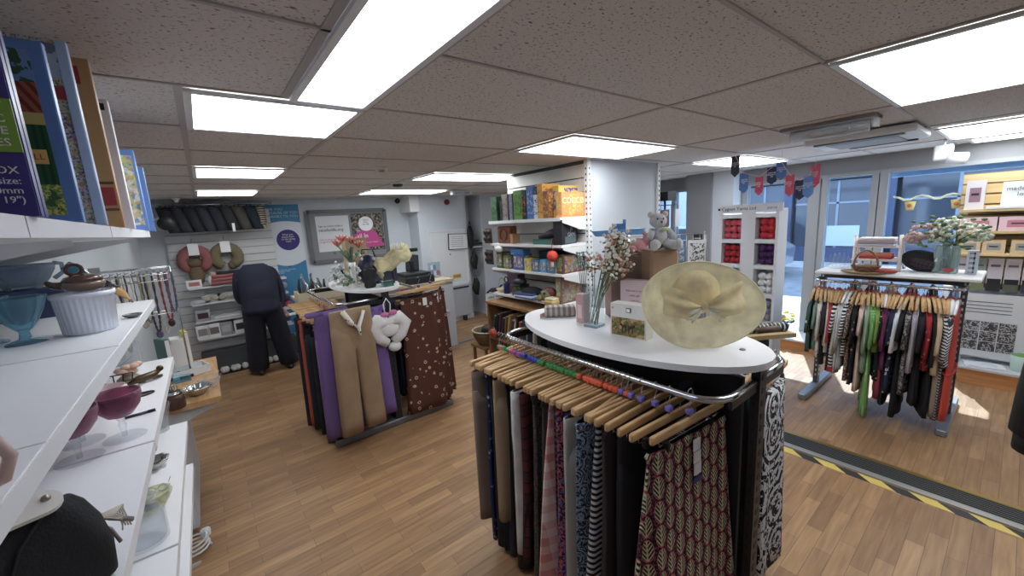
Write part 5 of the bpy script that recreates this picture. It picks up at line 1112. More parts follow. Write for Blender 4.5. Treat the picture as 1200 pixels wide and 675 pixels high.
t=thing('toy_shoe','dark purple sneaker shaped toy lying on a teal box, second column shelf','toy',(2.56,2.74,CZ[1])); part('teal_box',MB().box((0,0,.025),(.14,.26,.05)),M_((60,110,100),'teal_box'),t); part('sneaker',MB().tube([(0,.11,.065),(0,.03,.08),(0,-.08,.10),(0,-.11,.11)],[.018,.032,.045,.03],12),M_((52,34,60),'purple_dark'),t)
P=(2.46,3.55); 
for k,z in enumerate((1.68,1.45)):
    t=thing('sunglasses_pair','black sunglasses hanging at the far end of the column, '+['upper pair','lower pair'][k],'sunglasses',(2.44,3.57,z))
    for j in range(2):
        for s in(-1,1): part('lens',MB().ball((0,s*.035,.04-.07*j),(.012,.03,.025)),BLACK,t)
    part('card',MB().box((.02,0,0),(.004,.14,.16)),mat((90,70,60),.6,name='brown_card'),t)
# shelf three: small colourful games
sg=[(3.42,.10,.17,(70,90,50),'olive green small box'),(3.30,.09,.14,(120,130,60),'moss green small box'),(3.10,.16,.16,(50,100,170),'blue box with a red and green front'),(2.96,.09,.12,(224,200,40),'bright yellow box'),(2.84,.09,.11,(70,120,170),'blue grey box'),(2.73,.08,.12,(80,170,220),'sky blue small box'),(2.63,.11,.12,(60,140,190),'cyan box with a pale picture')]
for i,(y,d,h,c,lb) in enumerate(sg): game(y,CZ[2],.12,d,h,M_(c,'s%d'%i),lb+' on the third column shelf',em=pat('scene',c,(200,60,60),(220,220,200),40,'mini_print%d'%i,rough=.4))
game(2.52,CZ[2],.28,.08,.17,M_((96,60,40),'dino'),'brown and green picture game at the near end of the third column shelf',x=2.63,em=pat('scene',(100,60,40),(120,160,50),(190,40,40),26,'dino_print',rough=.4))
game(3.12,CZ[2]+.162,.1,.2,.05,M_((60,120,190),'blue_flat'),'flat blue box stacked on the blue box of the third shelf')
game(2.86,CZ[2],.12,.24,.18,M_((40,66,90),'deep_blue'),'deep blue box standing behind the small boxes of the third shelf',x=2.72)
t=thing('pompom','fluffy orange red pompom hanging from the second column shelf','pompom',(2.44,2.56,1.50)); part('ball',MB().ball((0,0,0),(.05,.05,.05),14,10),mat((222,60,34),.95,name='pompom_red',bump=.8,bs=120),t); part('cord',MB().tube([(0,0,.04),(.0,0,.15)],.003),mat((170,40,40),.8,name='cord_red'),t); part('tassel',MB().tube([(0,0,-.04),(.0,0,-.10)],[.012,.016]),mat((232,210,200),.8,name='tassel_pale'),t)
t=thing('shell_ornament','white shell shaped ornament at the far end above the third column shelf','ornament',(2.47,3.40,CZ[2]+.172)); part('shell',MB().ball((0,0,.035),(.03,.07,.035)),WHITE,t); part('tail',MB().tube([(0,.05,.04),(0,.09,.08)],[.02,.004]),WHITE,t)
# shelf four
game(2.53,CZ[3],.30,.06,.24,M_((120,96,86),'comic'),'large colourful comic picture box at the near end of the fourth shelf',x=2.62,em=pat('scene',(140,120,110),(200,180,90),(170,60,60),22,'comic_print',rough=.4))
t=thing('gift_bag','mauve gift bag with white tissue on the fourth column shelf','bag',(2.63,3.34,CZ[3])); part('bag',MB().box((0,0,.10),(.1,.18,.2)),M_((128,84,112),'mauve'),t); part('tissue',MB().ball((0,.02,.21),(.04,.08,.04)),PAPER,t)
t=thing('pot','deep blue pot standing in front of the mauve gift bag','pot',(2.51,3.36,CZ[3])); part('body',MB().lathe([(.03,0),(.035,.01),(.03,.08),(.038,.11),(.001,.1)],20),M_((28,40,110),'cobalt'),t); part('handle_ring',MB().tube([(0,.03*math.cos(a),.15+.03*math.sin(a)) for a in [2*PI*k/14 for k in range(14)]],.006,6,closed=True),BLACK,t)
t=thing('straw_bowl','small cream straw bowl at the far end of the fourth shelf','bowl',(2.54,3.48,CZ[3])); part('bowl',MB().lathe(bowl_prof(.07,.04),28,cap=False),mat((212,200,160),.8,name='straw'),t); part('handle',MB().tube([(0,.065*math.cos(a),.04+.12*math.sin(a)) for a in [PI*k/10 for k in range(11)]],.004,6),mat((180,190,120),.7,name='green_wire'),t)
game(3.16,CZ[3],.12,.14,.12,M_((62,96,60),'leafbox'),'green patterned box in the middle of the fourth shelf',em=pat('speckle',(62,96,60),(150,120,80),None,30,'leaf_box_print'))
t=thing('cap','navy blue knitted cap on the green box, fourth shelf','cap',(2.50,3.12,CZ[3]+.12)); part('crown',MB().ball((0,0,.03),(.07,.09,.045)),M_((26,28,44),'cap_navy'),t); part('brim',MB().ball((-.05,0,.005),(.06,.07,.01)),M_((26,28,44),'cap_navy'),t)
t=thing('dark_scarf','heap of black fabric on the fourth shelf beside the cap','scarf',(2.52,2.95,CZ[3])); part('heap',MB().ball((0,0,.05),(.1,.15,.06)).ball((.02,-.1,.04),(.08,.1,.045)),mat((20,22,30),.9,name='black_heap',bump=.5,bs=20),t); part('fold',MB().tube([(-.09,.1,.04),(-.1,0,.06),(-.09,-.12,.03)],.014),BLACK,t)
for k in range(4): solo('magazine',MB().box((0,0,.008),(.15,.24,.015)),[PAPER,M_((90,120,190),'mag_blue'),PAPER,M_((60,90,160),'mag_b2')][k],['white magazine at the bottom of the pile','blue magazine second from the bottom of the pile','white magazine third from the bottom of the pile','blue magazine topmost of the pile'][k]+' on the fourth shelf edge','magazine',(2.45,2.92+.01*k,CZ[3]+.0162*k),.05*k,'magazine pile on the fourth shelf') if k else None
t=thing('plush_toy','olive and brown plush dinosaur head on the fourth shelf','plush toy',(2.47,2.70,CZ[3])); part('head',MB().ball((0,0,.06),(.06,.07,.055)),mat((120,116,76),.9,name='olive_plush',bump=.4),t); part('snout',MB().ball((-.05,.03,.04),(.04,.035,.03)),mat((130,124,84),.9,name='olive_plush2'),t); [part('eye',MB().ball((-.045,s*.03,.09),.012),BLACK,t) for s in (-1,1)]; part('hood',MB().ball((.03,-.03,.09),(.05,.07,.05)),M_((110,50,44),'red_brown'),t)
t=thing('folded_cloth','yellow and cream folded cloth beside the plush head','cloth',(2.44,2.58,CZ[3])); part('fold',MB().box((0,0,.02),(.12,.12,.04),ch=.01),M_((206,176,96),'ochre_cloth'),t); part('top_fold',MB().box((0,0,.05),(.11,.11,.02),ch=.008),M_((214,200,160),'cream_cloth2'),t)
# wooden bookcase below with books
t=thing('bookcase','low oak bookcase under the column shelves holding leaning books','bookcase',(2.52,3.1,0)); oak=pat('noise',(146,106,66),(170,128,84),scale=5,stretch=(4,4,1),name='oak',rough=.5)
part('side_panel',MB().box((0,.42,.48),(.34,.025,.96)),oak,t); part('side_panel',MB().box((0,-.5,.48),(.34,.025,.96)),oak,t)
for z in (.1,.58): part('shelf',MB().box((0,-.04,z),(.34,.9,.024)),oak,t)
part('top',MB().box((0,-.04,.97),(.36,.96,.024)),oak,t); part('back',MB().box((.16,-.04,.5),(.01,.9,.9)),mat((90,66,44),.7,name='oak_dark'),t)
bc=[(60,74,60),(30,34,44),(90,50,60),(40,60,90),(120,90,60),(190,150,60),(80,80,90),(200,190,170),(60,40,50),(150,60,50),(50,90,80),(110,110,120),(34,40,70),(170,160,150)]
bn='forest green,black,wine red,steel blue,tan,mustard,slate,ivory,aubergine,brick red,teal,grey,indigo,stone'.split(',')
for k in range(14):
    t=thing('book',bn[k]+' book leaning in the oak bookcase under the column shelves','book',(2.44,3.46-k*.052,.592),0,'books in the oak bookcase',rot=(.22 if k<8 else .08,0,0)); h=.24+.05*((k*7)%3)/2
    part('cover',MB().box((0,0,h/2+.006),(.17,.03,h)),mat(bc[k],.5,name='bookc%d'%k),t); part('pages',MB().box((.004,0,h/2+.006),(.168,.024,h+.002)),mat((214,206,190),.7,name='pages'),t)
for k in range(9):
    t=thing('book',bn[(k+5)%14]+' paperback on the low white shelf under the oval table','book',(2.42,2.72-k*.045+.3,.112),0,'paperbacks low in the bookcase'); h=.2+.04*((k*5)%3)/2
    part('cover',MB().box((0,0,h/2),(.15,.034,h)),mat([(200,60,60),(40,60,120),(220,220,220),(150,120,170),(30,40,60)][k%5],.5,name='pb%d'%(k%5)),t); part('pages',MB().box((.004,0,h/2),(.148,.026,h+.002)),PAPER,t)
t=thing('red_purse','orange red round purse in the oak bookcase opening','purse',(2.34,3.42,.592)); part('body',MB().ball((0,0,.05),(.04,.06,.05)),M_((196,70,46),'orange_purse'),t); part('clasp',MB().tube([(0,-.03,.1),(0,0,.115),(0,.03,.1)],.004),CHROME,t)
t=thing('wicker_basket','shallow wicker basket with a black hat on the floor beside the bookcase','basket',(2.50,3.78,.42)); wk=pat('weave',(146,116,78),(104,80,52),None,60,'wicker')
part('basket',MB().lathe([(.12,0),(.17,.1),(.18,.16),(.17,.16),(.16,.1),(.11,.012),(.001,.01)],28,cap=False),wk,t); part('rim',MB().tube([(.177*math.cos(a),.177*math.sin(a),.16) for a in [2*PI*k/24 for k in range(24)]],.009,6,closed=True),mat((196,186,160),.7,name='rim_pale'),t)
t=thing('hat','black felt hat lying in the wicker basket','hat',(2.51,3.78,.50)); part('crown',MB().ball((0,0,.06),(.08,.1,.08)),BLACK,t); part('brim',MB().lathe([(.13,.05),(.12,.055),(.001,.06)],20),BLACK,t)
t=thing('stool','plain oak stool under the wicker basket','stool',(2.50,3.78,0)); part('seat',MB().box((0,0,.40),(.3,.3,.03)),oak,t)
for a in(-1,1):
    for b in(-1,1): part('leg',MB().box((a*.12,b*.12,.193),(.03,.03,.385)),oak,t)
# ================================================================ ON THE OVAL TABLE OF THE NEAR RACK
TZ=1.30
st=mat((204,206,196),.9,name='x'); HATM=pat('weave',(214,202,150),(196,182,128),None,330,'straw_weave',rough=.8)
def hatmat(col,a,name='sinamay_straw'):
    m=bpy.data.materials.new(name); m.use_nodes=True; nt=m.node_tree; nt.nodes.clear(); N=nt.nodes.new; L=nt.links.new
    out=N('ShaderNodeOutputMaterial'); d=N('ShaderNodeBsdfDiffuse'); tl=N('ShaderNodeBsdfTranslucent'); tr=N('ShaderNodeBsdfTransparent')
    tc=N('ShaderNodeTexCoord'); s=N('ShaderNodeSeparateXYZ'); L(tc.outputs['Object'],s.inputs[0])
    def wv(i,f):
        q=N('ShaderNodeMath'); q.operation='MULTIPLY'; L(s.outputs[i],q.inputs[0]); q.inputs[1].default_value=f; r=N('ShaderNodeMath'); r.operation='SINE'; L(q.outputs[0],r.inputs[0]); return r.outputs[0]
    n=N('ShaderNodeTexNoise'); n.inputs['Scale'].default_value=16; n.inputs['Detail'].default_value=5; L(tc.outputs['Object'],n.inputs['Vector'])
    cr=N('ShaderNodeValToRGB'); L(n.outputs['Fac'],cr.inputs[0]); cr.color_ramp.elements[0].position=.35; cr.color_ramp.elements[1].position=.68
    cr.color_ramp.elements[0].color=lin(tuple(int(c*.9) for c in col)); cr.color_ramp.elements[1].color=lin(tuple(min(255,int(c*1.05)) for c in col))
    L(cr.outputs[0],d.inputs[0]); L(cr.outputs[0],tl.inputs[0]); m1=N('ShaderNodeMixShader'); m1.inputs[0].default_value=.3; L(d.outputs[0],m1.inputs[1]); L(tl.outputs[0],m1.inputs[2])
    a1=N('ShaderNodeMath'); a1.operation='MAXIMUM'; L(wv(0,1100),a1.inputs[0]); L(wv(2,1100),a1.inputs[1]); g=N('ShaderNodeMapRange'); g.inputs['From Min'].default_value=-.3; g.inputs['From Max'].default_value=.4; g.inputs['To Min'].default_value=max(0,a-.35); g.inputs['To Max'].default_value=min(1,a+.1); L(a1.outputs[0],g.inputs['Value'])
    m2=N('ShaderNodeMixShader'); L(g.outputs['Result'],m2.inputs[0]); L(tr.outputs[0],m2.inputs[1]); L(m1.outputs[0],m2.inputs[2]); L(m2.outputs[0],out.inputs['Surface']); return m
SIN=hatmat((252,236,192),1.2); SIN2=hatmat((246,228,180),1.25)
# the straw hat: wide brim seen face on, crown behind, big bow in front
HC=YP(818,357,.88)
def strawhat():
    # local frame: disc plane faces the camera direction
    nrm=Vector((-.62,-.78,.32)).normalized(); right=Vector((.78,-.62,0)).normalized(); up=nrm.cross(right)*-1
    if up.z<0: up=-up
    M=Matrix((( right.x,-nrm.x,up.x,0),(right.y,-nrm.y,up.y,0),(right.z,-nrm.z,up.z,0),(0,0,0,1)))
    t=thing('straw_hat','large wide brimmed pale straw hat with a bow on the oval table','hat',(0,0,0)); t.matrix_world=Matrix.Translation((1.535,.775,1.478))@M
    A=.238;B=.182
    vs=[];fs=[];n=64;rows=10
    for i in range(rows+1):
        g=.36+.64*i/rows
        for k in range(n):
            a=2*PI*k/n; x=A*g*math.cos(a); z=B*g*math.sin(a)*(1.03 if math.sin(a)<0 else .88)
            y=.035*(1-g)**1.2 - .05*abs(math.cos(a))**2*g**3 + .012*math.sin(2*a+.7)*g + .012*math.sin(3*a)*g
            vs.append((x,y,z))
    for i in range(rows):
        for k in range(n): fs.append((i*n+k,i*n+(k+1)%n,(i+1)*n+(k+1)%n,(i+1)*n+k))
    br=part('brim',MB().add(vs,fs,True),SIN,t)
    edge=[vs[rows*n+k] for k in range(n)]
    part('brim_edge',MB().tube(edge,.0028,6,closed=True),mat((232,222,176),.7,name='edge_straw'),br)
    # crown in front of brim: domed, slightly above centre
    cr=MB(); R=[]
    for i in range(8):
        g=i/7; rr=math.cos(g*PI/2*.95)**.45; R.append([(.10*rr*math.cos(2*PI*k/36),.03-.07*g**.8,.045+.095*rr*math.sin(2*PI*k/36)) for k in range(36)])
    cr.loft(R); part('crown',cr,SIN2,t)
    # bow loops
    for s in(-1,1):
        vs=[];fs=[]; nu,nv=10,9
        for i in range(nu+1):
            u=i/nu
            for j in range(nv):
                v=(j/(nv-1)-.5); w=(.02+.10*math.sin(PI*min(1,u*.62)))
                vs.append((s*(.008+.15*u),-.045-.022*math.sin(PI*u)+.010*math.sin(v*9+s),-.022+.035*u*(1)+v*w-.01*math.sin(PI*u)))
        for i in range(nu):
            for j in range(nv-1): fs.append((i*nv+j,i*nv+j+1,(i+1)*nv+j+1,(i+1)*nv+j))
        part('bow_loop',MB().add(vs,fs,True),SIN2,t)
        tl=MB()
        for q in range(3): tl.tube([(s*.006,-.05,-.026),(s*(.03+.012*q),-.055,-.055-.008*q),(s*(.055+.02*q),-.045,-.085+.012*q)],[.004,.008,.003],6)
        part('bow_tail',tl,mat((228,222,190),.6,name='ribbon_cream'),t)
    part('knot',MB().ball((0,-.053,-.024),(.014,.012,.016)),SIN2,t)
    fe=MB()
    for s in(-1,1): fe.tube([(s*.01,-.05,-.03),(s*.045,-.058,-.042),(s*.075,-.055,-.05)],[.003,.010,.002],6)
    part('feathers',fe,mat((236,234,220),.6,name='feather_white'),t,kind='stuff')
strawhat()
# picture box with horses
P=ZP(716,392,TZ); Q=ZP(757,400,TZ); an=math.atan2(Q.y-P.y,Q.x-P.x); wd_=(Q-P).length
t=thing('picture_box','white boxed set with a photograph of two horses under a tree','box',tuple((P+Q)/2),an)
part('carton',MB().box((0,.03,.075),(wd_,.06,.15)),mat((226,224,216),.5,name='cream_card'),t)
part('photograph',MB().box((0,-.002,.048),(wd_*.92,.003,.082)),pat('speckle',(150,120,70),(90,100,44),(196,160,110),26,'meadow_photo',rough=.3),t)
hm=MB(); hm.ball((-.015,-.005,.052),(.014,.002,.008)).ball((.016,-.005,.05),(.014,.002,.008))
for x in(-.024,-.008,.006,.024): hm.box((x,-.005,.034),(.003,.003,.024))
hm.ball((-.03,-.005,.058),(.006,.002,.006)).ball((.032,-.005,.057),(.006,.002,.006)); part('horses',hm,mat((70,44,26),.6,name='horse_brown'),t)
part('price_tag',MB().box((.005,-.002,.125),(.022,.003,.02)),mat((60,66,90),.5,name='tag_blue'),t); part('tag_face',MB().box((.005,-.004,.125),(.016,.002,.014)),PAPER,t); txt('lettering','M',.014,GREY,t,(-wd_/2+.008,-.004,.125))
# pink gift box behind
t=thing('gift_box','large pale pink gift box with faint lettering behind the horse picture box','box',(1.60,1.12,TZ),an+.1)
pk=mat((222,196,200),.5,name='pale_pink_card'); part('carton',MB().box((0,.04,.11),(.14,.08,.22)),pk,t); part('spine',MB().box((-.0715,.04,.11),(.002,.078,.218)),mat((196,186,180),.5,name='pink_side'),t)
for i,s in enumerate(('from me to you','a little gift','made for','every day')): txt('lettering',s,.013,mat((150,110,130),.5,name='lilac_text'),t,(.0,-.002,.17-.024*i),align='CENTER')
# clear square vase with flowers
t=thing('glass_vase','tall square clear glass vase with long flower stems on the oval table','vase',(1.475,1.265,TZ),an)
m=MB()
for a,b,c,d in ((.035,0,.004,.074),(-.035,0,.004,.074),(0,.035,.066,.004),(0,-.035,.066,.004)): m.box((a,b,.10),(c,d,.20))
part('walls',m,glassmat((246,250,251),.1,.02,'vase_glass'),t); part('base',MB().box((0,0,.006),(.074,.074,.012)),glassmat((220,232,238),.5,.02,'vase_base'),t)
fl=thing('flower_bouquet','bouquet of small white and blush blossoms with green stems in the square vase','flowers',(1.475,1.265,TZ+.01),0)
sm=MB(); bl_=MB(); bp=MB(); lf=MB()
for k in range(34):
    a=rnd.uniform(0,2*PI); r=rnd.uniform(0,.1); h=rnd.uniform(.26,.47); tip=Vector((r*math.cos(a)+.07*h/.4,r*math.sin(a)-.05*h/.4,h))
    if k<16: sm.tube([(rnd.uniform(-.02,.02),rnd.uniform(-.02,.02),.0),(tip.x*.3,tip.y*.3,.15),tuple(tip)],.0018,5)
    for q in range(9):
        p=tip+Vector((rnd.uniform(-.03,.03),rnd.uniform(-.03,.03),rnd.uniform(-.04,.03))); (bl_ if k%4 else bp).ball(tuple(p),rnd.uniform(.005,.010),6,4)
    for q in range(3):
        p=tip+Vector((rnd.uniform(-.035,.035),rnd.uniform(-.035,.035),rnd.uniform(-.07,-.01))); lf.ball(tuple(p),(.012,.008,.004),6,4)
part('stems',sm,mat((84,104,50),.7,name='stem_green'),fl,kind='stuff'); part('white_blossoms',bl_,mat((228,224,210),.7,name='blossom_white'),fl,kind='stuff'); part('pink_blossoms',bp,mat((214,150,130),.7,name='blossom_pink'),fl,kind='stuff'); part('leaves',lf,mat((98,116,70),.7,name='leaf_green'),fl,kind='stuff')
# rolled striped blanket
t=thing('rolled_blanket','rolled grey, cream and pink striped woven blanket at the left tip of the oval table','blanket',(1.50,1.53,TZ),-.72)
bs_=pat('vstripe',(186,180,170),(140,124,118),None,34,'woven_blanket'); m=MB()
for k,(y,z,r) in enumerate(((0,.026,.026),(.04,.024,.024))): m.tube([(-.085,y,z),(0,y,z+.001),(.085,y,z)],r,14)
part('roll',m,bs_,t); part('flat_fold',MB().box((0,.02,.05),(.165,.07,.016),ch=.006),bs_,t)
fr_=MB()
for k in range(9): fr_.tube([(-.085,-.02+.009*k,.014),(-.11,-.025+.009*k,.004)],.002,5)
part('fringe',fr_,mat((176,120,124),.8,name='fringe_pink'),t,kind='stuff')
# wooden tray of bangles at right, behind table tip
t=thing('bangle_tray','black and white bangle roll tray at the right tip of the oval table','tray',tuple(ZP(893,398,1.24)+Vector((.05,.02,0))),-.6)
part('tray',MB().box((0,0,.01),(.26,.1,.02)),mat((190,160,110),.6,name='tray_wood'),t); part('rolls',MB().tube([(-.11,0,.04),(.11,0,.04)],.024,14),pat('vstripe',(30,26,26),(190,190,190),None,52,'bangles',rough=.3,thr=.7),t); part('support',MB().box((0,0,-.6),(.03,.03,1.2)),DGREY,t)
t=thing('rolling_pin','short brown wooden roll lying above the bangle tray','roll',tuple(ZP(903,390,1.31)+Vector((.06,.03,-.005))),-.5); part('barrel',MB().tube([(-.05,0,0),(.05,0,0)],.014,12),mat((90,66,52),.5,name='brown_roll'),t); part('cap',MB().tube([(.05,0,0),(.056,0,0)],.011,12),mat((60,44,36),.5,name='roll_end'),t)
# ================================================================ ON THE FARTHER RACK TABLE
x0,y0=1.22,4.06
t=thing('flower_vase','white fluted bud vase with pink lilies and greenery on the farther oval table','vase',(1.06,3.78,TZ))
part('vase',MB().lathe([(.045,0),(.03,.02),(.022,.06),(.026,.18),(.034,.24),(.028,.24),(.001,.2)],20),mat((222,224,224),.3,name='white_porcelain'),t)
m=MB(); g=MB(); wf=MB()
for k,(dx,dz) in enumerate(((-.1,.42),(-.06,.46),(.02,.44),(.08,.40))):
    for q in range(6):
        a=q*PI/3; m.tube([(dx,0,dz-.03),(dx+.03*math.cos(a),.02*math.sin(a),dz+.01),(dx+.05*math.cos(a),.04*math.sin(a),dz+.03+.01*math.sin(a*2))],[.005,.012,.003],6)
for k in range(40):
    a=rnd.uniform(0,2*PI); (g if k%2 else wf).ball((rnd.uniform(-.16,.1),rnd.uniform(-.08,.08),rnd.uniform(.02,.36)),(rnd.uniform(.01,.022),.014,.016),6,4)
for k in range(10): g.tube([(0,0,.22),(rnd.uniform(-.12,.1),rnd.uniform(-.04,.04),rnd.uniform(.32,.42))],[.003,.007],5)
part('lilies',m,mat((220,130,120),.6,name='lily_pink'),t); part('greenery',g,mat((104,130,104),.7,name='sage_green'),t,kind='stuff'); part('white_foliage',wf,mat((206,210,206),.7,name='white_leaf'),t,kind='stuff')
t=thing('fascinator_hat','pale straw fascinator hat tilted on a stand on the farther oval table','hat',(1.42,3.72,TZ)); SINB=hatmat((226,216,170),.96)
part('stand',MB().tube([(0,0,0),(-.02,0,.2)],.008),BLACK,t); vs=[];fs=[]
for i in range(9):
    for j in range(7): u=i/8-.5; v=j/6-.5; vs.append((u*.34-.0,v*.2-.03*math.sin(u*7),.25+u*.16+v*.12+.02*math.sin(u*14)+.02*math.cos(v*6)))
for i in range(8):
    for j in range(6): fs.append((i*7+j,i*7+j+1,(i+1)*7+j+1,(i+1)*7+j))
me_=MB().add(vs,fs,True); h=part('brim',me_,SINB,t); s_=h.modifiers.new('t','SOLIDIFY'); s_.thickness=.006
part('peak',MB().tube([(-.17,-.1,.14),(-.13,-.06,.06),(-.15,-.08,.1)],[.03,.004,.03],8),SINB,t)
fz=MB()
for k in range(10): fz.tube([(.0+.012*k,0,.31),(.01+.014*k,.02,.37+.01*(k%3))],[.006,.002],5)
part('frills',fz,mat((232,226,190),.7,name='frill'),t)
t=thing('handbag','deep navy satin handbag on the farther oval table','handbag',(1.24,3.86,TZ)); nv=mat((30,28,66),.35,name='navy_satin')
part('body',MB().ball((0,0,.14),(.12,.08,.15),16,10),nv,t); part('handle',MB().tube([(-.08,0,.22),(-.05,0,.34),(.05,0,.34),(.08,0,.22)],.008),nv,t)
t=thing('wallet','black leather purse in front of the navy handbag','purse',(1.16,3.64,TZ)); part('body',MB().box((0,0,.09),(.1,.05,.18),ch=.015),BLACK,t); part('flap',MB().box((0,-.027,.12),(.1,.01,.1),ch=.004),DGREY,t)
t=thing('gift_box','dark blue and clear box at the right side of the farther oval table','box',(1.40,3.9,TZ)); part('body',MB().box((0,0,.08),(.2,.14,.16)),mat((50,56,84),.5,name='slate_card'),t); part('lid',MB().box((0,0,.165),(.21,.15,.012)),mat((90,100,120),.4,name='slate_lid'),t)
t=thing('perfume_box','small clear teal glass box near the front of the farther oval table','box',(1.30,3.58,TZ)); part('block',MB().box((0,0,.025),(.1,.05,.05)),glassmat((130,180,170),.5,.05,'teal_glass'),t); part('lid',MB().box((0,0,.053),(.1,.05,.006)),CHROME,t)
t=thing('hat_box','kraft paper hat box behind the pink lilies on the farther oval table','box',(1.20,4.12,TZ)); part('box',MB().box((0,0,.22),(.2,.14,.44)),mat((176,150,112),.7,name='kraft'),t); part('lid',MB().box((0,0,.445),(.21,.15,.012)),mat((168,140,104),.7,name='kraft_lid'),t)
t=thing('silver_garland','pile of silver leaf garland at the left of the white bud vase','garland',(.99,3.98,TZ)); m=MB()
for k in range(46): m.ball((rnd.uniform(-.06,.06),rnd.uniform(-.12,.12),.01+rnd.random()*.2),(rnd.uniform(.01,.025),.012,.016),6,4)
part('leaves',m,mat((196,200,200),.4,.2,name='silver_leaf'),t,kind='stuff'); part('stem',MB().tube([(0,-.1,.01),(0,.1,.1)],.004),GREY,t)
# ================================================================ BEHIND THE HAT: BOXES, TOYS, CARDS, YARN
t=thing('cardboard_box','brown cardboard box with rounded corner standing on the oval table behind the hat','box',(1.75,1.08,TZ),-.62)
part('carton',MB().box((0,0,.18),(.14,.13,.36),ch=.012),mat((160,128,98),.8,name='brown_card'),t); part('flap',MB().box((0,0,.362),(.138,.128,.004)),mat((176,144,110),.8,name='brown_flap'),t)
t=thing('cardboard_box','lower brown box supporting the pink plush and blue boat behind the bouquet','box',(1.76,1.27,TZ),-.62)
part('carton',MB().box((0,0,.165),(.22,.12,.33)),mat((150,120,110),.8,name='mauve_card'),t); part('tape',MB().box((0,0,.331),(.05,.12,.002)),mat((190,170,140),.5,name='tape_tan'),t)
tg=mat((196,196,198),.95,name='grey_teddy',bump=.5,bs=120); TB=(1.75,1.08,TZ+.364)
t=thing('teddy_bear','pale grey striped plush teddy sitting on the brown cardboard box behind the hat','teddy bear',TB,-.66)
part('body',MB().ball((0,0,.055),(.038,.035,.055)),tg,t); part('head',MB().ball((-.01,-.005,.135),(.042,.038,.036)).ball((-.012,-.04,.125),(.02,.016,.016)),tg,t)
for s in(-1,1):
    part('ear',MB().ball((s*.035-.01,0,.165),(.015,.009,.015)),tg,t); part('arm',MB().tube([(s*.035,0,.09),(s*.06,-.03,.05)],[.017,.015],10),tg,t)
    part('leg',MB().tube([(s*.025,-.02,.022),(s*.05,-.075,.022)],[.024,.022],10).ball((s*.055,-.085,.026),(.022,.016,.027)),tg,t)
part('nose',MB().ball((-.012,-.056,.13),.006),mat((90,90,110),.5,name='nose_grey'),t); part('bow',MB().ball((.012,-.035,.096),(.018,.008,.01)),mat((206,214,150),.7,name='bow_lime'),t)
for s in(-1,1): part('eye',MB().ball((-.012+s*.014,-.041,.145),.004),BLACK,t)
t=thing('plush_toy','dusty pink plush animal lying left of the grey teddy','plush toy',(1.80,1.235,TZ+.332),-.6)
pp=mat((206,146,146),.95,name='pink_plush',bump=.4,bs=100); part('body',MB().ball((0,0,.04),(.055,.04,.04)),pp,t); part('head',MB().ball((.05,-.02,.075),(.034,.03,.032)),pp,t); part('limbs',MB().ball((-.05,-.035,.025),(.03,.024,.022)).ball((.0,-.045,.02),(.024,.03,.02)),pp,t)
for s in(-1,1): part('ear',MB().ball((.05+s*.022,-.01,.105),(.011,.007,.013)),pp,t)
t=thing('toy_boat','sky blue toy boat with blue cabin above the bouquet','toy boat',(1.725,1.30,TZ+.332),-.62)
part('stand',MB().box((0,0,.05),(.04,.03,.10)),mat((60,40,46),.6,name='dark_red_stand'),t)
part('hull',MB().prism([(-.12,0),(.11,0),(.13,.03),(-.14,.03)],.06,M=Matrix.Translation((0,.03,.10))@Matrix.Rotation(PI/2,4,'X')),mat((96,156,214),.5,name='boat_blue'),t); part('cabin',MB().box((.0,0,.145),(.06,.04,.03)),mat((70,120,190),.5,name='cabin_blue'),t); part('funnel',MB().tube([(.03,0,.155),(.03,0,.18)],.009),mat((96,156,214),.5,name='boat_blue'),t)
t=thing('flower_sprig','tall blue grey artificial sprig at the left of the toy boat','flowers',(1.55,1.40,TZ)); m=MB(); g=MB()
for k in range(5): m.tube([(0,0,0),(.01*k-.02,.0,.2),(.02*k-.04,.0,.36-.012*k)],.002,5); [g.ball((.02*k-.04+rnd.uniform(-.015,.015),rnd.uniform(-.01,.01),.28+.015*q),.007,6,4) for q in range(6)]
part('stems',m,mat((90,110,90),.7,name='stem_grey'),t,kind='stuff'); part('buds',g,mat((150,176,180),.7,name='bud_blue'),t,kind='stuff')
t=thing('perfume_pack','small rose coloured pack between the vase and the pink box','pack',(1.50,1.36,TZ)); part('box',MB().box((0,0,.075),(.05,.05,.15)),mat((196,150,150),.5,name='rose_card'),t); part('bottle_print',MB().box((-.026,0,.06),(.002,.03,.07)),mat((220,190,190),.5,name='rose_pale'),t)
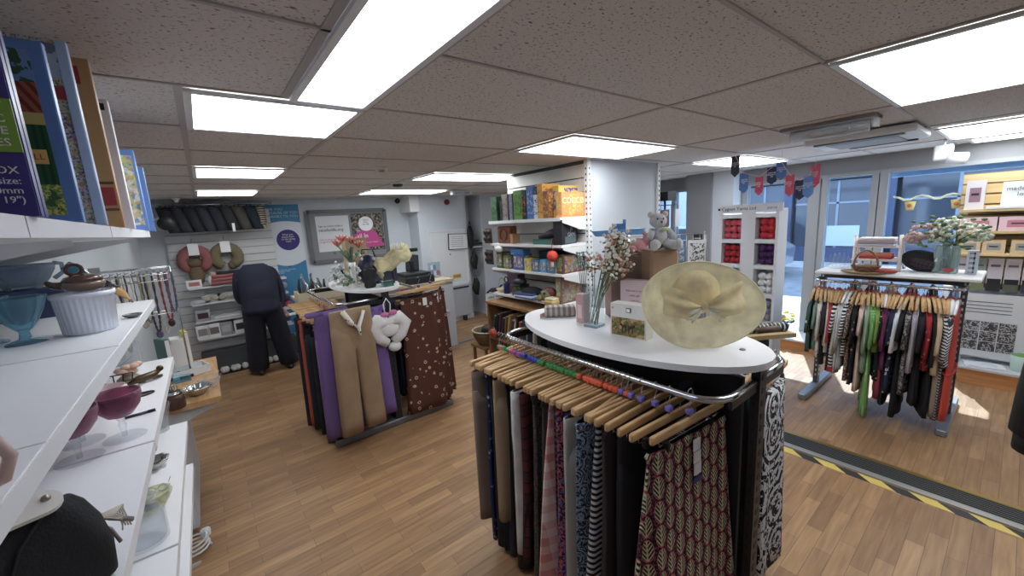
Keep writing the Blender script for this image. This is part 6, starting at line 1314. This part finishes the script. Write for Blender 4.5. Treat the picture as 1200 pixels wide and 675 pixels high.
# card rack
t=thing('card_rack','wire rack of greeting cards beyond the hat and teddy','card rack',(3.08,1.84,0),-.9); m=MB()
for x in(-.30,.30): m.tube([(x,0,0),(x,0,1.66)],.009,6)
for z in (1.64,1.36,1.05,.7): m.tube([(-.30,0,z),(.30,0,z)],.005,5); m.tube([(-.30,-.05,z-.0),(.30,-.05,z-.0)],.004,5)
for k in range(13): m.tube([(-.30+.05*k,-.05,1.36),(-.30+.05*k,-.05,1.64)],.0022,5)
part('frame',m,mat((176,178,182),.3,.8,name='wire'),t); part('base',MB().box((0,0,.02),(.7,.4,.04)),GREY,t)
cc=[((230,228,226),(40,40,46),'black and white lettered'),((74,80,92),(206,150,70),'dark grey with an orange flower'),((96,126,160),(190,200,220),'blue grey dotted'),((226,226,228),(60,66,80),'white with black scribbles')]
for k,(a,b,lb) in enumerate(cc):
    for r,z in enumerate((1.40,1.10)):
        if r and k>2: continue
        t2=thing('greeting_card',lb+' greeting card in the '+('upper' if r==0 else 'lower')+' row of the wire rack','card',(0,0,0),0,'greeting cards'); t2.matrix_world=Matrix.Translation((3.08,1.84,0))@Matrix.Rotation(-.9,4,'Z')@Matrix.Translation((-.23+.155*k,-.03,z))
        part('card',MB().box((0,0,.09),(.14,.006,.2)),mat(a,.6,name='cardb%d'%k),t2); part('print',MB().box((0,-.005,.09),(.11,.002,.15)),pat('speckle',a,b,None,30,'card_print%d'%k,rough=.6),t2)
t=thing('wire_spinner','tall slim wire spinner stand hung with small grey packs near the column edge','display stand',(4.35,2.62,0)); m=MB(); m.tube([(0,0,0),(0,0,1.95)],.012,8)
for a in range(6):
    x,y=.14*math.cos(a*PI/3),.14*math.sin(a*PI/3); m.tube([(x,y,.5),(x,y,1.9)],.004,5)
for z in (.5,.85,1.2,1.55,1.9): m.tube([(.14*math.cos(a*PI/6),.14*math.sin(a*PI/6),z) for a in range(12)],.004,5,closed=True)
part('frame',m,mat((60,62,66),.4,.6,name='dark_wire'),t); part('base',MB().lathe([(.2,0),(.2,.02),(.02,.04)],20),DGREY,t); part('header',MB().box((0,0,2.0),(.18,.18,.1)),BLACK,t)
for a in range(6):
    for z in (.62,.97,1.32,1.67): part('pack',MB().box((0,0,0),(.09,.02,.2)),mat([(180,182,190),(90,92,100),(150,120,120)][(a+int(z*3))%3],.5,name='pk%d'%((a+int(z*3))%3)),t,loc=(.15*math.cos(a*PI/3+.5),.15*math.sin(a*PI/3+.5),z+.08),rot=(0,0,a*PI/3+.5+PI/2))
t=thing('display_table','low white display table with folded pale linen beyond the hat','table',(3.88,2.2,0)); part('table_top',MB().box((0,0,1.12),(.6,.5,.03)),WHITEP,t)
for a in(-1,1):
    for b in(-1,1): part('leg',MB().box((a*.27,b*.22,.55),(.04,.04,1.105)),WHITE,t)
t=thing('folded_linen','stack of folded white linen on the white display table','linen',(3.84,2.16,1.135))
for k in range(3): part('fold',MB().box((0,0,.025+k*.05),(.4-.02*k,.3,.045),ch=.015),mat((214,222,232),.8,name='linen'),t)
t=thing('opening_sign','small black notice with white lines on the grey pier','sign',(5.845,2.98,1.30)); part('plate',MB().box((0,0,0),(.01,.14,.36)),mat((52,54,62),.5,name='sign_dark'),t)
for k in range(4): part('text_line',MB().box((-.006,0,.10-.06*k),(.002,.10,.012)),PAPER,t)
# yarn stand
t=thing('yarn_stand','white cubby stand of wool balls with a printed header near the window','display stand',(4.3,1.42,0)); YW=mat((222,224,230),.5,name='stand_white')
part('back_board',MB().box2((.20,0,0),(.23,.54,1.80)),YW,t); m=MB()
for y0,y1 in ((-.0,.025),(.20,.33),(.515,.54)): m.box2((0,y0,0),(.2,y1,1.78))
part('uprights',m,YW,t,kind='stuff'); m=MB()
for z in (.12,.40,.68,.96,1.245,1.50,1.75): m.box2((.004,.003,z-.03),(.199,.537,z+.01))
part('shelves',m,YW,t,kind='stuff')
h=part('header',MB().box2((-.012,-.03,1.775),(.02,.56,1.855)),YW,t); txt('lettering','Cygnet Yarns Ltd',.046,INK,h,(-.014,.52,1.80),(PI/2,0,-PI/2)); txt('lettering','yarns',.04,mat((50,90,150),.5,name='header_blue'),h,(-.014,.10,1.80),(PI/2,0,-PI/2))
part('sheep_mark',MB().ball((-.014,.545,1.815),(.004,.012,.012)),BLACK,h)
yc=[((222,84,104),'coral pink'),((176,22,40),'crimson red'),((28,92,60),'bottle green'),((190,194,204),'silver grey'),((60,70,130),'denim blue')]; y2=[((212,30,50),'scarlet'),((74,34,96),'deep purple'),((224,226,232),'white'),((150,150,170),'lilac grey'),((40,60,60),'dark teal')]
wb=None
def wool(loc,c,lb,grp,r=.032):
    t=thing('wool_ball',lb,'wool',loc,0,grp); mm=mat(c,.95,name='wool_%d_%d'%(c[0],c[2]),bump=.6,bs=160)
    part('ball',MB().ball((0,0,r),(.05,r,r*1.05),12,8),mm,t); part('band',MB().tube([(-.02,0,r),(.02,0,r)],r*1.02,12),mat(tuple(min(255,int(k*1.1+8)) for k in c),.7,name='band'),t)
    return t
for i,z in enumerate((1.51,1.255,.97,.69,.41)):
    c,lb=yc[i]; pr=None
    for r in range(3):
        for k in range(3):
            if pr is None: pr=wool((4.38,1.42+.36+.062*k,z+.066*r),c,lb+' wool ball in the left cubby of the yarn stand',lb+' wool balls')
            else: dup(pr,(4.38,1.42+.36+.062*k,z+.066*r))
    c,lb=y2[i]; pr=None
    for r in range(3):
        for k in range(2):
            if pr is None: pr=wool((4.38,1.42+.075+.068*k,z+.066*r),c,lb+' wool ball in the right cubby of the yarn stand',lb+' wool balls',.034)
            else: dup(pr,(4.38,1.42+.075+.068*k,z+.066*r))
# bunting
X=4.1; strg=[(862,183),(872,203),(890,207),(905,196),(916,190),(926,205),(938,211),(948,206),(956,193)]
pts=[XP(a,b,X) for a,b in strg]; t=thing('bunting','string of navy, blue and red charity pennants hanging from the ceiling by the window','bunting',tuple(pts[0]))
o0=pts[0]; full=[p-o0 for p in pts]; full[0]=Vector((0,0,CE-o0.z)) if False else full[0]
part('string',MB().tube([tuple(p) for p in full],.004,6),mat((210,170,190),.7,name='string'),t)
part('hanging_thread',MB().tube([(0,0,0),(0,0,CE-o0.z)],.0015,5).tube([tuple(full[4]),(full[4].x,full[4].y,CE-o0.z)],.0015,5).tube([tuple(full[8]),(full[8].x,full[8].y,CE-o0.z)],.0015,5),WHITE,t,kind='stuff')
fc=[((38,40,62),1.15,-.02),((70,118,190),1.1,0),((206,62,98),1.0,0),((36,44,84),.9,.0),((70,118,190),.9,0),((206,62,98),1.1,.0),((36,44,84),1,0),((86,140,210),1.1,0),((206,62,98),1.1,0)]
for k,(c,s,dy) in enumerate(fc):
    a,b=full[max(0,k-1)],full[min(8,k+1)]; p=full[k]; w=.075; h=.17*s
    M=Matrix.Translation(p)@Matrix.Rotation(PI/2+.25*math.sin(k*2.2),4,'Z')@Matrix.Rotation(PI/2,4,'X')
    part('pennant',MB().prism([(-w/2,0),(w/2,0),(w/2,-h*.8),(0,-h),(-w/2,-h*.8)],.003,M=M),mat(c,.6,name='pennant%d'%k),t)
    txt('lettering','CANCER\nRESEARCH\nUK',.016,PAPER,t,tuple(p+Vector((-.004,0,-h*.35))),(PI/2,0,-PI/2),'CENTER')
# ================================================================ SHOP WINDOW DISPLAY
t=thing('window_display','pale slatted timber display panel with shelves at the shop window','display',(6.0,-.45,0)); PL=pat('noise',(206,176,118),(224,196,140),scale=3,stretch=(1,.4,6),name='pale_ply',rough=.6)
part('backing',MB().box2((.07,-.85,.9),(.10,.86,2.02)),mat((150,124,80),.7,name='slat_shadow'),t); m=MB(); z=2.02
while z>1.02: m.box2((.05,-.85,z-.092),(.07,.86,z-.008)); z-=.1
part('slat_boards',m,PL,t,kind='stuff')
for z in (1.68,1.475,1.265): part('shelf',MB().box2((-.20,-.85,z-.022),(.05,.84,z)),PL,t)
part('lower_board',MB().box2((.02,-.85,.17),(.07,.90,.90)),WHITE,t)
def kpack(y,z,w,d,h,c,lb,x=5.9,ec=(200,120,140),name='gift_box',grp=None):
    t=thing(name,lb,'box',(x,y,z),0,grp); part('carton',MB().box((0,0,h/2),(d,w,h)),mat(c,.5,name='kp%d%d'%(c[0],c[2])),t)
    part('label',MB().box((-d/2-.001,0,h*.5),(.002,w*.6,h*.5)),mat(ec,.5,name='lb%d'%ec[0]),t); part('printed_line',MB().box((-d/2-.003,0,h*.52),(.002,w*.4,h*.08)),INK,t)
for k,y in enumerate((.27,.02,-.23,-.48)): kpack(y,1.475,.24,.12,.13,(226,192,200),'pale pink boxed gift set on the middle window shelf, %s from the left'%('first,second,third,fourth'.split(',')[k]),grp='pink gift sets in the window')
for k,y in enumerate((.30,.15,-.02,-.17,-.34,-.5)): kpack(y,1.265,.14,.12,.125,(214,186,140),'kraft coloured gift box on the lower window shelf, %s from the left'%('first,second,third,fourth,fifth,sixth'.split(',')[k]),ec=(150,150,150),grp='kraft gift boxes in the window')
kpack(.31,1.68,.12,.1,.27,(220,216,222),'tall white pack with a lilac picture on the top window shelf',ec=(150,110,130))
t=thing('display_sign','white folded card sign with lettering on the top window shelf','sign',(5.86,.02,1.68)); part('base_card',MB().box((0,0,.012),(.14,.42,.022)),WHITE,t); part('upright_card',MB().box((.02,0,.13),(.01,.26,.22)),WHITE,t); txt('lettering','made with\nlove',.05,GREY,t,(.01,0,.16),(PI/2,0,-PI/2),'CENTER')
for k in range(9):
    y=.33-.105*k; c=[(214,206,214),(150,176,170),(214,206,214),(216,208,214),(210,200,210),(200,196,204),(190,190,200),(214,206,214),(210,206,210)][k]
    t=thing('sock_pack','boxed sock pack with window, %s from the left in the hanging row'%('first,second pale green,third,fourth,fifth,sixth,seventh,eighth,ninth'.split(',')[k]),'pack',(5.93,y,.90),0,'hanging packs in the window')
    part('card',MB().box((0,0,.19),(.03,.095,.24)),mat(c,.5,name='sp%d'%k),t); part('black_strip',MB().box((-.017,0,.09),(.002,.085,.05)),INK,t); part('contents',MB().box((0,0,.03),(.04,.09,.07)),mat([(50,60,80),(120,130,90),(40,40,44),(90,96,80)][k%4],.7,name='sc%d'%(k%4)),t)
    part('heading_line',MB().box((-.017,0,.24),(.002,.06,.02)),mat((120,110,130),.5,name='hl'),t)
t=thing('information_board','white information board with a grid of black and white photographs in the window','board',(5.93,.03,.22)); part('board',MB().box((0,0,.32),(.015,.72,.64)),mat((216,218,222),.5,name='board_white'),t)
for a in range(3):
    for b in range(3): part('photograph',MB().box((-.009,.19-.115*b,.12+.10*a),(.003,.108,.094)),pat('speckle',(70,70,72),(180,180,182),None,34,'photo_bw',rough=.4),t)
for a in range(4): part('text_line',MB().box((-.009,.10,.56-.035*a),(.003,.30,.006)),GREY,t)
part('round_logo',MB().ball((-.008,-.17,.56),(.004,.035,.022)),mat((60,64,74),.5,name='logo_grey'),t); part('round_logo',MB().ball((-.008,-.17,.43),(.004,.02,.013)),mat((60,64,74),.5,name='logo_grey'),t)
t=thing('paper_pile','loose white papers lying on the window plinth','paper',(5.82,.10,.172),.2); part('sheet',MB().box((0,0,.004),(.16,.26,.006)),PAPER,t); part('top_sheet',MB().box((.01,.02,.009),(.14,.2,.003),rz=.2),mat((214,222,232),.6,name='sheet_pale'),t)
t=thing('grey_tray','grey paper tray beside the loose papers on the plinth','tray',(5.85,.33,.172)); part('tray',MB().box((0,0,.02),(.16,.14,.04)),mat((176,180,186),.5,name='tray_grey'),t); part('sheet',MB().box((0,0,.042),(.13,.11,.003)),PAPER,t)
t=thing('plastic_tub','pale green plastic tub with green contents at the right end of the plinth','tub',(5.84,-.12,.172)); part('tub',MB().lathe([(.06,0),(.075,.15),(.07,.15),(.055,.01),(.001,.01)],24,cap=False),mat((178,204,196),.4,name='tub_green'),t); part('contents',MB().ball((0,0,.14),(.065,.065,.025)),mat((110,150,70),.8,name='moss'),t)
t=thing('potted_flowers','pot of yellow and white primroses on the window plinth by the mullion','potted flowers',(5.92,1.84,.14)); part('pot',MB().lathe([(.055,0),(.075,.12),(.07,.12),(.001,.1)],20),mat((40,42,46),.5,name='pot_dark'),t)
m=MB(); g=MB(); y_=MB()
for k in range(26):
    a=rnd.uniform(0,2*PI); r=rnd.uniform(.0,.16); (y_ if k%3 else m).ball((r*math.cos(a),r*math.sin(a)*1.1,.2+rnd.uniform(-.02,.08)),(.03,.03,.016),7,4); g.ball((r*math.cos(a+1),r*math.sin(a+1),.13+rnd.uniform(0,.05)),(.04,.02,.012),6,4)
part('yellow_blooms',y_,mat((236,196,40),.7,name='primrose'),t,kind='stuff'); part('white_blooms',m,mat((240,236,200),.7,name='primrose_white'),t,kind='stuff'); part('leaves',g,mat((60,96,40),.8,name='leaf_dark'),t,kind='stuff')
t=thing('window_garland','cream paper garland with yellow cups hanging inside the large window','garland',(6.12,.66,1.78)); P=[]
for k in range(13): P.append((0,.26-.045*k,.06*abs(math.cos(k*PI/5))))
part('swag',MB().tube(P,.010,8),mat((226,230,190),.7,name='swag'),t)
for y in (.12,-.22): part('cup',MB().lathe([(.03,-.09),(.045,.0),(.001,0)],14,c=(0,y,.0)),mat((226,206,110),.7,name='cup_yellow'),t); part('cup_print',MB().ball((-.04,y,-.04),(.008,.02,.02)),mat((206,110,60),.7,name='print_orange'),t)
t=thing('spot_lamp','white track spotlight hanging from the ceiling in front of the large window','lamp',(5.4,.51,CE)); part('stem',MB().tube([(0,0,0),(0,0,-.07)],.01),WHITE,t); part('box',MB().box((0,0,-.12),(.10,.12,.13),ch=.01),WHITE,t); part('head',MB().tube([(-.04,-.03,-.17),(-.02,-.15,-.19)],[.045,.05],16),WHITE,t); part('lens',MB().tube([(-.02,-.151,-.19),(-.0195,-.156,-.191)],.04,16),PAPER,t)
# ---- on top of the front rack
FZ=1.217
t=thing('glass_ornament','clear spiky glass ornament at the left end of the front rack shelf','ornament',(4.62,1.02,FZ)); m=MB()
for k in range(7): m.tube([(.0,-.09+.03*k,.02),(.01,-.1+.033*k,.06+.05*math.sin(PI*k/6)),(.0,-.1+.033*k,.10+.05*math.sin(PI*k/6))],[.018,.012,.004],7)
part('petals',m,CG,t); part('base',MB().ball((0,0,.02),(.05,.10,.02)),CG,t)
t=thing('a_frame_stand','small white wooden A shaped display stand on the front rack shelf','stand',(4.72,.78,FZ)); AW=mat((224,212,206),.6,name='limed_wood')
for y in (.15,-.15):
    for s in(-1,1): part('leg',MB().tube([(s*.13,y-.02,0),(0,y-.0,.30)],.014,6),AW,t)
part('shelf',MB().box((0,0,.09),(.24,.30,.014)),AW,t); part('shelf',MB().box((0,0,.20),(.13,.30,.012)),AW,t)
lc=[(214,206,212),(150,150,168),(206,170,176),(226,222,226)]
for k in range(4): solo('folded_scarf',MB().box((0,0,.009),(.13,.24,.018),ch=.006),mat(lc[k],.85,name='fs%d'%k),['pale grey folded scarf at the bottom','slate folded scarf second','pink folded scarf third','off white folded scarf topmost'][k]+' of the pile on the A shaped stand','scarf',(4.72,.78,FZ+.2075+.0185*k),0,'folded scarves on the stand')
for k in range(2): solo('folded_scarf',MB().box((0,0,.011),(.15,.22,.022),ch=.006),mat([(168,50,50),(196,110,90)][k],.85,name='fsr%d'%k),['dark red folded scarf on the lower board of the A shaped stand','terracotta folded scarf lying upon the dark red one'][k],'scarf',(4.72,.78,FZ+.098+.0225*k),0)
t=thing('wicker_basket','small brown wicker basket with arched handle before the A shaped stand','basket',(4.46,.80,FZ)); part('plate',MB().lathe([(.13,0),(.15,.012),(.001,.006)],28,sy=1.1),mat((150,116,74),.5,name='gold_plate'),t)
part('bowl',MB().lathe([(.05,.01),(.08,.06),(.075,.06),(.001,.02)],28,cap=False,sx=1,sy=1.3),pat('weave',(136,96,58),(88,60,38),None,70,'wicker2'),t); part('handle',MB().tube([(0,.08*math.cos(a),.05+.14*math.sin(a)) for a in [PI*k/12 for k in range(13)]],.008,7),mat((140,100,62),.6,name='handle_wicker'),t); part('red_cloth',MB().ball((.0,-.13,.02),(.05,.08,.02)),mat((170,60,50),.8,name='red_cloth2'),t)
t=thing('cap','black flat cap with grey tartan lining propped beside the flower vase','cap',(4.70,.50,FZ),rot=(.3,0,0)); part('crown',MB().ball((0,.01,.085),(.05,.14,.09),18,10),mat((26,26,30),.85,name='cap_black'),t); part('lining',MB().ball((-.035,.0,.075),(.025,.09,.05)),pat('tartan',(44,44,50),(90,60,60),(30,30,34),40,'lining'),t); part('tag',MB().box((-.055,-.07,.13),(.002,.03,.03)),PAPER,t)
t=thing('flower_vase','clear glass vase of cream and dusty pink hydrangeas on the front rack shelf','vase',(4.70,.355,FZ)); part('glass',MB().lathe([(.07,0),(.075,.01),(.075,.22),(.072,.22),(.07,.012),(.001,.01)],28,cap=False),glassmat((220,235,235),.3,.02,'vase2'),t)
sm=MB(); a_=MB(); b_=MB(); c_=MB()
for k in range(14): sm.tube([(rnd.uniform(-.03,.03),rnd.uniform(-.03,.03),.02),(rnd.uniform(-.04,.04),rnd.uniform(-.05,.05),.22),(rnd.uniform(-.09,.09),rnd.uniform(-.16,.17),.33)],.0035,5)
for cl,(cy,cz,rr,MBX) in enumerate(((.15,.33,.075,a_),(.06,.30,.06,b_),(-.03,.35,.085,b_),(-.12,.33,.08,b_),(.02,.40,.06,b_),(-.17,.29,.05,b_),(.2,.28,.05,a_))):
    for k in range(40):
        v=Vector((rnd.gauss(0,1),rnd.gauss(0,1),rnd.gauss(0,1))).normalized()*rr; MBX.ball((v.x,cy+v.y,cz+v.z*.8),rnd.uniform(.010,.018),6,4)
for k in range(60): c_.ball((rnd.uniform(-.09,.09),rnd.uniform(-.2,.22),rnd.uniform(.2,.46)),(.012,.02,.012),6,4)
part('stems',sm,mat((84,100,60),.7,name='stem_green2'),t,kind='stuff'); part('pink_blooms',a_,mat((196,164,158),.8,name='dusty_pink'),t,kind='stuff'); part('cream_blooms',b_,mat((206,212,190),.8,name='cream_green'),t,kind='stuff'); part('leaves',c_,mat((92,118,72),.8,name='leaf_mid'),t,kind='stuff')
part('red_tag',MB().ball((-.06,-.02,.03),(.02,.035,.02)),mat((180,50,50),.6,name='red_pebble'),t)
t=thing('storage_tin','white and blue patterned tin at the right of the flower vase','tin',(4.72,.215,FZ)); part('tin',MB().box((0,0,.09),(.1,.06,.18)),mat((196,206,220),.4,name='tin_white'),t); part('dark_squares',MB().box((-.051,0,.09),(.002,.03,.16)),pat('check',(40,46,60),(200,206,214),None,26,'tin_check'),t)
# ---- coats at the right edge
t=thing('coat_stand','dark metal stand carrying the black coats at the right photo edge','coat stand',(2.25,-.50,0)); part('pole',MB().tube([(0,0,0),(0,0,1.72)],.02,10),DGREY,t); part('base',MB().lathe([(.2,0),(.2,.02),(.03,.04)],24),DGREY,t); part('arm',MB().tube([(0,-.3,1.66),(0,.3,1.66)],.012),DGREY,t)
t=thing('coat','long black padded coat with a hood cut off by the right photo edge','coat',(2.15,-.345,1.60),PI/2-.1); bk=mat((20,20,24),.8,name='coat_black',bump=.2,bs=25)
part('body',top_mesh(.66,.42,.5,.16,3,.012,1.25),bk,t); part('hood',MB().ball((.16,0,-.04),(.1,.09,.08)),bk,t); part('cuff',MB().tube([(.235,.0,-.60),(.24,0,-.66)],[.06,.055],14),bk,t)
t=thing('coat','second black long coat lower behind the padded one, right photo edge','coat',(2.3,-.385,1.15),PI/2); part('body',top_mesh(1.0,.44,.0,.14,5,.012,1.2),mat((24,24,28),.85,name='coat_black2'),t); part('belt',MB().tube([(.25*math.cos(a),.09*math.sin(a),-.45) for a in [2*PI*k/20 for k in range(20)]],.01,6,closed=True),BLACK,t)
